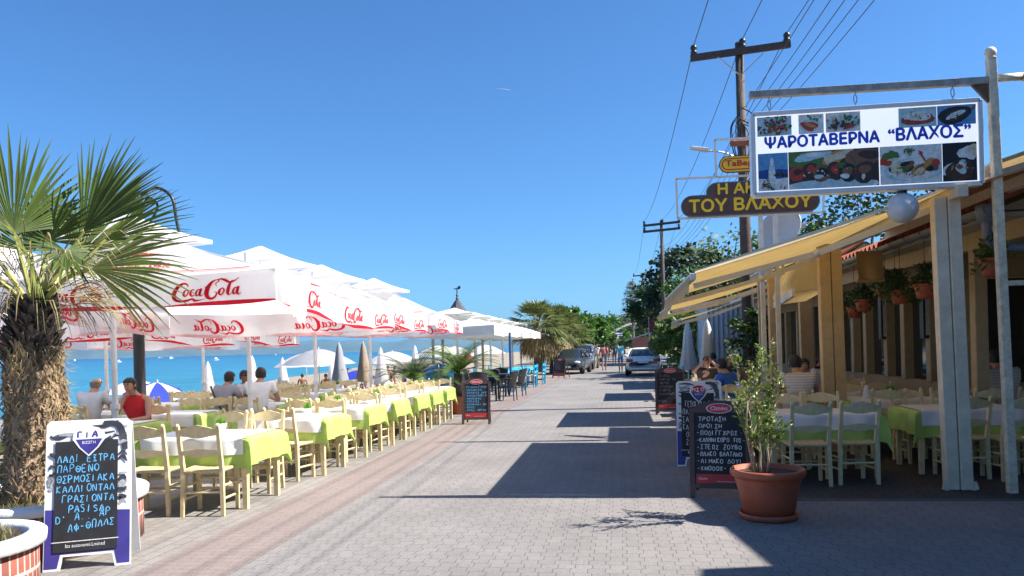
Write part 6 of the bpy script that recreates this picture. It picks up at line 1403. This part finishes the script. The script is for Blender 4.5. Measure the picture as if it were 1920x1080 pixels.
# ------------------------------------------------------------ cars
def car(label, x, y, rz, col, L_=4.4, W_=1.76, H_=1.42, hatch=False, group='cars on the road', rough=.25):
    root = thing('parked_car', label, 'car', (x, y, 0), rz, group); pt = pm('car_paint_%d' % int(sum(c * 997 * (i + 1) for i, c in enumerate(col))), col, rough, .03, 5, metal=.08, coat=.5)
    k = L_ / 4.4; h = H_ / 1.42; hw = W_ / 2
    bt_ = .97 if not hatch else .93
    ST = [(-2.2, .80, .42, .70), (-2.17, .88, .33, .86), (-2.0, .95, .27, .96 if not hatch else .92), (-1.5, .99, .22, bt_), (-.6, 1, .20, .93), (.5, 1, .20, .92), (1.0, .99, .21, .90), (1.7, .96, .24, .80), (2.05, .90, .28, .70), (2.17, .82, .34, .62), (2.2, .72, .40, .54)]
    m = MB()
    def ring(y, q, zb, zt):
        w_ = hw * q; zb *= h; zt *= h; pts = [(w_ * .80, zb), (w_ * .96, zb + .10), (w_, zb + (zt - zb) * .45), (w_ * .985, zt - .10), (w_ * .90, zt - .015), (w_ * .55, zt + .02), (0, zt + .03)]
        full = [(0, zb)] + pts + [(-a, b_) for a, b_ in reversed(pts[:-1])]
        return [(a, y * k, b_) for a, b_ in full]
    RG = []
    for s0, s1 in zip(ST, ST[1:]):
        for j in range(3): t = j / 3; RG.append(ring(*[a + (b_ - a) * t for a, b_ in zip(s0, s1)]))
    RG.append(ring(*ST[-1])); n = len(RG[0]); vs = [p for r_ in RG for p in r_]; fs = [(i * n + j, i * n + (j + 1) % n, (i + 1) * n + (j + 1) % n, (i + 1) * n + j) for i in range(len(RG) - 1) for j in range(n)]
    fs += [tuple(range(n)), tuple(reversed(range((len(RG) - 1) * n, len(RG) * n)))]; m.add(vs, [f[::-1] for f in fs]); m.build('body', pt, root, True)
    def ring2(z, y0, y1, w_, n=28, e=.42):
        out = []
        for i in range(n):
            a = 2 * PI * i / n; c_, s_ = math.cos(a), math.sin(a); out.append((w_ * math.copysign(abs(c_) ** e, c_), (y0 + y1) / 2 * k + (y1 - y0) / 2 * k * math.copysign(abs(s_) ** e, s_), z * h))
        return out
    yr = (-1.75, -1.42, -1.05) if not hatch else (-2.02, -1.9, -1.62)
    g0, g1, g2 = ring2(.91, yr[0], 1.08, hw * .90), ring2(1.16, yr[1], .62, hw * .82), ring2(1.35, yr[2], .22, hw * .70)
    m = MB(); n = 28; m.add(g0 + g1 + g2, [(i + j * n, (i + 1) % n + j * n, (i + 1) % n + (j + 1) * n, i + (j + 1) * n) for j in range(2) for i in range(n)]); m.build('glasshouse', glass_mat('car_glass', (.02, .028, .032)), root, True)
    m = MB(); g3, g4 = ring2(1.40, yr[2] + .12, .10, hw * .62), ring2(1.42, yr[2] + .5, -.3, hw * .35); gb = ring2(1.335, yr[2] - .03, .25, hw * .725)
    m.add(gb + g3 + g4, [(i + j * n, (i + 1) % n + j * n, (i + 1) % n + (j + 1) * n, i + (j + 1) * n) for j in range(2) for i in range(n)] + [tuple(range(2 * n, 3 * n))]); m.build('roof', pt, root, True)
    for s_ in (-1, 1):
        for ya, yb in ((1.0, .20), (yr[0] + .08, yr[2] + .02), (-.32, -.35)):
            m = MB(); m.tube([(s_ * hw * .885, ya * k, .91 * h), (s_ * hw * .81, (ya * .45 + yb * .55) * k, 1.17 * h), (s_ * hw * .69, yb * k, 1.35 * h)], .035, 6); m.build('window_pillar', pt, root, True)
    for s_ in (-1, 1):
        for yy in (-1.35 * k, 1.32 * k):
            m = MB(); Tm = Matrix.Rotation(R(90), 4, 'Y'); m.lathe([(.20, -.11), (.30, -.11), (.325, -.07), (.325, .07), (.30, .11), (.20, .11)], 24, (s_ * (hw - .09), yy, .325), T=Tm); wl = m.build('wheel', M_tyre, root, True)
            m = MB(); m.lathe([(.02, -.115), (.06, -.10), (.19, -.105), (.20, -.09), (.20, .09), (.19, .105), (.06, .10), (.02, .115)], 16, (s_ * (hw - .09), yy, .325), T=Tm); m.build('rim', M_metal, wl, False)
        m = MB(); m.box((s_ * hw * .74, -2.155 * k, .78 * h), (hw * .36, .10, .16 * h)); m.build('tail_light', pm('tail_light', (.42, .012, .015), .2, .05), root, False, .03)
        m = MB(); m.ball((s_ * hw * .70, 2.05 * k, .66 * h), (hw * .22, .14, .085), 12, 8); m.build('headlight', pm('headlight_glass', (.66, .68, .70), .1, .05), root, True)
        m = MB(); m.ball((s_ * (hw + .09), .78 * k, .98 * h), (.11, .06, .075), 10, 6); m.bar((s_ * hw * .88, .80 * k, .93 * h), (s_ * (hw + .05), .78 * k, .95 * h), .03); m.build('mirror', pt, root, True)
    for yy, nm in ((-2.215, 'rear'), (2.215, 'front')):
        m = MB(); m.box((0, yy * k, (.70 if yy < 0 else .42) * h), (.52, .02, .11)); m.build('number_plate', pm('plate_white', (.62, .64, .66), .4, .05), root)
        m = MB(); m.box((0, (yy - math.copysign(.03, yy)) * k, .37 * h), (hw * 1.5, .06, .10)); m.build('bumper', pm('bumper_black', (.03, .03, .032), .5, .1) if yy > 0 else pt, root, False, .03)
    m = MB()
    for s_ in (-1, 1):
        for yy in (-.34, .86): m.bar((s_ * hw * 1.001, yy * k, .30 * h), (s_ * hw * .99, yy * k, .88 * h), .008, .004)
    m.build('door_seam', M_black, root); return root
car('silver saloon car seen from behind, parked in the road on the right', 1.28, 41.6, -.05, (.78, .75, .71), 4.5, 1.82, 1.44)
car('white car parked ahead of the silver saloon, mostly hidden', 2.75, 50.5, -.04, (.62, .63, .64), 4.2, 1.76, 1.45, True)
car('dark grey hatchback facing the camera, parked under the palms on the left', -2.75, 45.6, PI - .12, (.035, .036, .04), 4.1, 1.72, 1.46, True)
car('tall silver-blue car facing the camera behind the dark hatchback', -2.55, 53.5, PI - .08, (.17, .20, .25), 4.5, 1.85, 1.72, True)
car('blue car parked farthest behind the tall silver-blue car', -2.7, 60, PI, (.05, .12, .30), 4.3, 1.75, 1.45, True)
# ------------------------------------------------------------ trees
def tree(name, label, x, y, h_, crown, seed, leafm, trunk_r=.16, clumps=34, per=70, ls=(.16, .34), group=None, cat='tree', z0=0):
    """crown: (centre height, radius x, radius y, radius z)"""
    root = thing(name, label, cat, (x, y, z0), 0, group); r = random.Random(seed); ch, rx, ry, rz = crown
    m = MB(); tips = []
    for i in range(clumps):
        a = r.uniform(0, 2 * PI); ph = math.asin(r.uniform(-.75, 1)); q = r.uniform(.5, 1) ** .6
        tips.append(Vector((rx * q * math.cos(a) * math.cos(ph), ry * q * math.sin(a) * math.cos(ph), ch + rz * q * math.sin(ph))))
    fork = Vector((r.uniform(-.2, .2), r.uniform(-.2, .2), ch - rz * .7)); m.tube([(0, 0, 0), (r.uniform(-.1, .1), 0, fork.z * .5), fork], [trunk_r, trunk_r * .8, trunk_r * .62], 9)
    for t in tips[::3]:
        mid = fork.lerp(t, .5) + Vector((r.uniform(-.3, .3), r.uniform(-.3, .3), .2)); m.tube([fork, mid, t], [trunk_r * .4, trunk_r * .22, trunk_r * .07], 5, cap=False)
    m.build('trunk', M_bark, root, True)
    m = MB(); cs = min(rx, rz) * .36
    for t in tips:
        s_ = cs * r.uniform(.6, 1.25)
        for k in range(per):
            d = Vector((r.gauss(0, 1), r.gauss(0, 1), r.gauss(0, .75))); d = d.normalized() * s_ * r.random() ** .45; p = t + d; L_ = r.uniform(*ls); u = Vector((r.uniform(-1, 1), r.uniform(-1, 1), r.uniform(-.6, .8))).normalized(); sd = u.cross(Vector((r.uniform(-1, 1), r.uniform(-1, 1), 1))).normalized() * L_ * .33
            m.add([p, p + u * L_ * .5 - sd, p + u * L_, p + u * L_ * .5 + sd], [(0, 1, 2, 3)])
    m.build('crown', leafm, root); return root
M_pine = pm('dark_conifer_leaf', (.022, .055, .016), .6, .3, 2, island=.5, trans=.15); M_olive = pm('olive_leaf', (.13, .17, .055), .55, .3, 2, island=.45, trans=.25); M_fresh = pm('fresh_leaf', (.075, .17, .022), .5, .3, 2, island=.5, trans=.3)
GT = 'trees behind the taverna'
for i, a in enumerate((('dark broad tree behind the satellite dish and roof', 8.6, 40, 8.2, (5.2, 3.0, 3.0, 2.0), M_leaf), ('loose grey-green tree behind the nearest utility pole', 5.6, 38, 7.5, (4.8, 2.3, 2.2, 2.2), M_olive), ('dark tree to the right of the sign frame, above the awning', 12.2, 40, 9, (6.4, 3.4, 3.2, 2.6), M_pine),
                       ('dark tree beyond the taverna roof at the right edge', 19, 36, 9, (6.2, 3.4, 3.2, 2.4), M_leafd), ('low olive-green tree left of the nearest utility pole', 4.6, 45, 6, (4.0, 2.0, 2.0, 1.7), M_fresh))):
    tree('broad_tree', a[0], a[1], a[2], a[3], a[4], 60 + i, a[5], .2, (60, 26, 60, 50, 30)[i], (60, 46, 60, 60, 50)[i], (.15, .34), GT)
GT2 = 'dark trees on the right of the road'
for i, a in enumerate((('tall dark tree behind the second utility pole', 5.2, 66, (6.0, 2.8, 2.8, 3.6), M_pine), ('dark rounded tree left of the second utility pole', 3.6, 76, (5.0, 2.4, 2.4, 3.0), M_leafd), ('dark tree right of the second utility pole above the awning edge', 7.6, 62, (5.4, 2.8, 2.6, 3.4), M_pine), ('dark lower tree right of the others, close to the awning edge', 9.6, 58, (4.4, 2.6, 2.4, 2.6), M_leafd))):
    tree('dark_tree', a[0], a[1], a[2], 9, a[3], 80 + i, a[4], .2, 60, 80, (.25, .5), GT2)
tree('weeping_shrub', 'feathery light green shrub hanging over the right side behind the parasols', 2.9, 33.0, 4, (1.7, 1.4, 1.4, 1.3), 90, M_leafl, .08, 46, 80, (.12, .3), None, 'shrub')
tree('weeping_shrub', 'second feathery green shrub nearer the white car', 3.0, 39, 4, (1.8, 1.4, 1.4, 1.3), 91, M_olive, .08, 40, 80, (.14, .3), None, 'shrub')
tree('climbing_plant', 'dark climbing plant on the wall below the rolled blind', 3.15, 19.0, 2.6, (1.35, .55, .5, .95), 92, M_leafd, .05, 26, 50, (.08, .18), None, 'plant')
hg = thing('clipped_hedge', 'low clipped bright green hedge beside the white car', 'hedge', (2.6, 30, 0)); r_ = random.Random(3); m = MB()
for i in range(1500): leaf_quads(m, Vector((r_.uniform(-.8, 1.0), r_.uniform(-.4, .4), r_.uniform(.15, 1.0))), Vector((0, 0, 1)), 1, .07, .14, .02, r_, .6)
stuff(m.build('foliage', M_fresh, hg)); m = MB()
for x in (-.6, 0, .6): m.tube([(x, 0, 0), (x + .05, 0, .8)], [.03, .015], 6)
m.build('stem', M_bark, hg)
GT3 = 'green trees on the seaward side of the road'
for i, a in enumerate((('bright green tree above the parked cars, behind the palms', -3.9, 62, (3.2, 1.7, 2.0, 1.5), M_fresh), ('green tree in the middle of the seaward group', -2.9, 72, (2.9, 1.9, 2.0, 1.6), M_fresh), ('green tree sloping down toward the road end', -2.3, 84, (2.3, 1.9, 2.0, 1.6), M_leaf), ('larger green tree farthest seaward behind the palms', -5.2, 74, (3.0, 2.0, 2.0, 1.6), M_leaf))):
    tree('green_tree', a[0], a[1], a[2], 6, a[3], 100 + i, a[4], .18, 60, 80, (.22, .45), GT3)
for i, a in enumerate((('distant green tree closing the left side of the road', -1.6, 118, (3.2, 3.0, 2.5, 2.8)), ('distant green tree at the very end of the road', .9, 140, (3.4, 3.4, 2.6, 3.0)), ('distant green tree closing the right side of the road', 3.6, 128, (3.6, 3.2, 2.6, 3.2)), ('distant dark tree behind the kiosk roof', 6.0, 110, (4.2, 3.2, 2.6, 3.6)))):
    tree('far_tree', a[0], a[1], a[2], 6, a[3], 120 + i, M_leaf if i % 2 else M_fresh, .2, 44, 70, (.35, .7), 'trees at the end of the road')
t = thing('bare_conifer', 'half bare grey conifer left of the farthest utility pole', 'tree', (1.6, 92, 0)); m = MB(); r_ = random.Random(8)
m.tube([(0, 0, 0), (.1, 0, 5), (.15, 0, 9.3)], [.2, .13, .03], 8)
for i in range(64):
    z = r_.uniform(3.4, 9.2); a = r_.uniform(0, 2 * PI); L_ = (9.9 - z) * .42 * r_.uniform(.6, 1.1); d = Vector((math.cos(a), math.sin(a), .12)); p = Vector((.1, 0, z)); q = p + d * L_; m.tube([p, p + d * L_ * .6 + Vector((0, 0, .1)), q], [.04, .025, .008], 4, cap=False)
    for k in range(9): w_ = p.lerp(q, r_.uniform(.3, 1)); b_ = r_.uniform(0, 6.28); m.tube([w_, w_ + Vector((math.cos(b_) * .4, math.sin(b_) * .4, r_.uniform(-.12, .25)))], [.014, .004], 3, cap=False)
m.build('trunk', pm('grey_dead_wood', (.19, .17, .155), .9, .3), t)
m = MB()
for i in range(1500): z = r_.uniform(3.6, 9.0); a = r_.uniform(0, 2 * PI); q = (9.9 - z) * .36 * r_.random() ** .5; leaf_quads(m, Vector((q * math.cos(a), q * math.sin(a), z)), Vector((math.cos(a), math.sin(a), 0)), 1, .12, .3, .02, r_, .3)
m.build('crown', pm('grey_needles', (.11, .12, .085), .8, .3, 2, island=.4), t)
# palms on the left beyond the parasols
GPa = 'shaggy fan palms beyond the parasols'
def far_palm(label, x, y, h_, R_, seed):
    root = thing('skirted_palm', label, 'palm tree', (x, y, 0), 0, GPa); r = random.Random(seed)
    m = MB(); m.tube([(0, 0, 0), (.05, 0, h_ * .5), (0, 0, h_)], [.32, .27, .25], 12); m.build('trunk', M_bootd, root, True)
    m = MB()
    for i in range(46):
        a = i * 2.4; el = r.uniform(-.35, 1.35); d = Vector((math.cos(a) * math.cos(el), math.sin(a) * math.cos(el), math.sin(el))); hub = Vector((0, 0, h_)) + d * R_ * .55
        leaf_fan(m, hub, d + Vector((0, 0, -.2)), Vector((-d.x * d.z, -d.y * d.z, 1 - d.z * d.z + .05)), R_ * .62, 68, 15, seed * 50 + i, .5)
        m.tube([(0, 0, h_), hub], [.02, .012], 4, cap=False)
    m.build('crown', pm('yellowish_palm_leaf', (.14, .165, .045), .45, .3, 5, island=.45, trans=.3), root)  # the far palms' own dry, yellowish green
    m = MB()
    for i in range(44):
        a = i * 2.4 + .5; el = r.uniform(-1.25, -.30); d = Vector((math.cos(a) * math.cos(el), math.sin(a) * math.cos(el), math.sin(el))); hub = Vector((0, 0, h_ - .1)) + d * R_ * .42
        leaf_fan(m, hub, d + Vector((0, 0, -.5)), Vector((-d.x * d.z, -d.y * d.z, 1 - d.z * d.z + .05)), R_ * .58, 55, 11, seed * 90 + i, .8)
    m.build('dry_skirt', M_dead, root)
far_palm('shaggy fan palm with thick trunk, left of the pair beyond the parasols', -4.6, 44.0, 2.7, 1.75, 1); far_palm('shaggy fan palm with a brown skirt just behind the left one', -3.95, 47.0, 2.5, 1.75, 2); far_palm('low shaggy fan palm drooping over the dark hatchback', -3.6, 54.5, 2.2, 1.8, 3)

# ------------------------------------------------------------ things along the far right
sh = thing('metal_shed', 'pale blue-grey corrugated shed wall behind the closed white parasols', 'shed', (4.3, 27.6, 0)); m = MB(sh)
m.grid(lambda u, v_: (3.15 + 1.6 * u, 28.0 + .03 * math.sin(u * 60), 2.9 * v_), 60, 1); m.grid(lambda u, v_: (3.12 + .02 * math.sin(u * 120), 28.0 + 4 * u, 2.9 * v_), 120, 1); m.build('wall', pm('shed_paint', (.34, .40, .46), .5, .12, 3), sh); m = MB(sh); m.box((4.6, 30, 2.96), (3.2, 4.4, .1)); m.build('roof', M_metal, sh)
for i, (x, y, lb) in enumerate(((2.45, 28.5, 'tall white folded parasol on the right, left one of two by the shed'), (2.95, 26.8, 'tall white folded parasol on the right, right one of two by the shed'))): closed_parasol(lb, x, y, 2.35, M_canvas2, 0, .28, 'folded parasols by the shed')
kb = thing('kiosk', 'small kiosk with a sloping blue-white roof at the road end', 'kiosk', (2.9, 86, 0)); m = MB(); m.box((0, 1.5, 1.2), (3.0, 2.6, 2.4)); m.build('wall', pm('kiosk_paint', (.28, .12, .09), .7, .2), kb)
m = MB(); m.add([(-2.2, -.6, 2.1), (1.9, -.6, 3.3), (1.9, 3.6, 3.3), (-2.2, 3.6, 2.1), (-2.2, -.6, 2.0), (1.9, -.6, 3.2), (1.9, 3.6, 3.2), (-2.2, 3.6, 2.0)], [(0, 1, 2, 3), (7, 6, 5, 4), (0, 4, 5, 1), (1, 5, 6, 2), (2, 6, 7, 3), (3, 7, 4, 0)]); m.build('roof', pm('kiosk_roof', (.34, .42, .52), .6, .2), kb)
rs = thing('road_sign', 'dark red board on thin posts beside the road end', 'sign', (3.2, 68, 0)); m = MB()
for x in (-.6, 1.1): m.bar((x, 0, 0), (x, 0, 3.9), .09)
m.build('post', M_pole, rs); m = MB(); m.box((.25, -.06, 3.2), (1.7, .05, 1.2)); m.build('board', pm('dark_red_board', (.16, .02, .025), .5, .1), rs)
for i, (x, y, h_) in enumerate(((3.55, 47, 3.6), (3.6, 56, 4.4))):
    t = thing('light_pole', f'thin white pole, {("nearer", "farther")[i]} of two, beside the cars on the right', 'pole', (x, y, 0), 0, 'thin white poles on the right'); m = MB(); m.tube([(0, 0, 0), (0, 0, h_)], .04, 8); m.build('shaft', M_pole, t); m = MB(); m.ball((0, 0, h_ + .12), .13, 12, 8); m.build('globe', M_canvas, t, True)
sw = thing('white_canopy', 'pale sloping canvas canopy among the trees at the road end', 'canopy', (1.6, 100, 0)); m = MB(); m.grid(lambda u, v_: (-2 + 3.6 * u, 3 * v_, 3.6 + .8 * math.sin(u * 2.4) - .2 * v_), 10, 4); m.build('fabric', M_canvas2, sw, True); m = MB()
for x in (-1.9, 1.5): m.tube([(x, .1, 0), (x, .1, 3.7)], .05, 6)
m.build('post', M_pole, sw)
fl = thing('flag', 'small blue and white striped flag near the end of the road', 'flag', (-.9, 98, 0)); m = MB(); m.tube([(0, 0, 0), (0, 0, 3.4)], .03, 6); m.build('staff', M_pole, fl); m = MB()
for k in range(5): m.grid(lambda u, v_, k=k: (.03 + 1.3 * u, .1 * math.sin(u * 6), 2.6 + .13 * (k + v_)), 8, 1, k % 2)
m.build('cloth', [M_bluec, M_canvas], fl, True)
m = MB(); P = [Vector((-1450, 9600, 3260)), Vector((-1370, 9600, 3248)), Vector((-1310, 9600, 3236)), Vector((-1250, 9600, 3224))]
m.tube(P, [.5, 2.0, 2.4, .5], 6); o = m.build('contrail', pm('vapour', (.8, .8, .8), .9, .02)); tag(o, 'short faint white vapour trail high in the blue sky', 'contrail')

# ------------------------------------------------------------ air over the bay
mb = MB(); mb.box((-1500, 5500, 120), (19000, 15000, 330)); hz = mb.build('haze', None or [])
hm = bpy.data.materials.new('haze_air'); hm.use_nodes = True; n = hm.node_tree; n.nodes.clear()
vo = n.nodes.new('ShaderNodeVolumePrincipled'); ou = n.nodes.new('ShaderNodeOutputMaterial'); n.links.new(vo.outputs[0], ou.inputs['Volume'])
vo.inputs['Color'].default_value = (.22, .56, 1.0, 1); vo.inputs['Density'].default_value = 6e-5; vo.inputs['Anisotropy'].default_value = .2
hz.data.materials.append(hm); stuff(hz); hz.display_type = 'WIRE'
SC.cycles.volume_bounces = 0
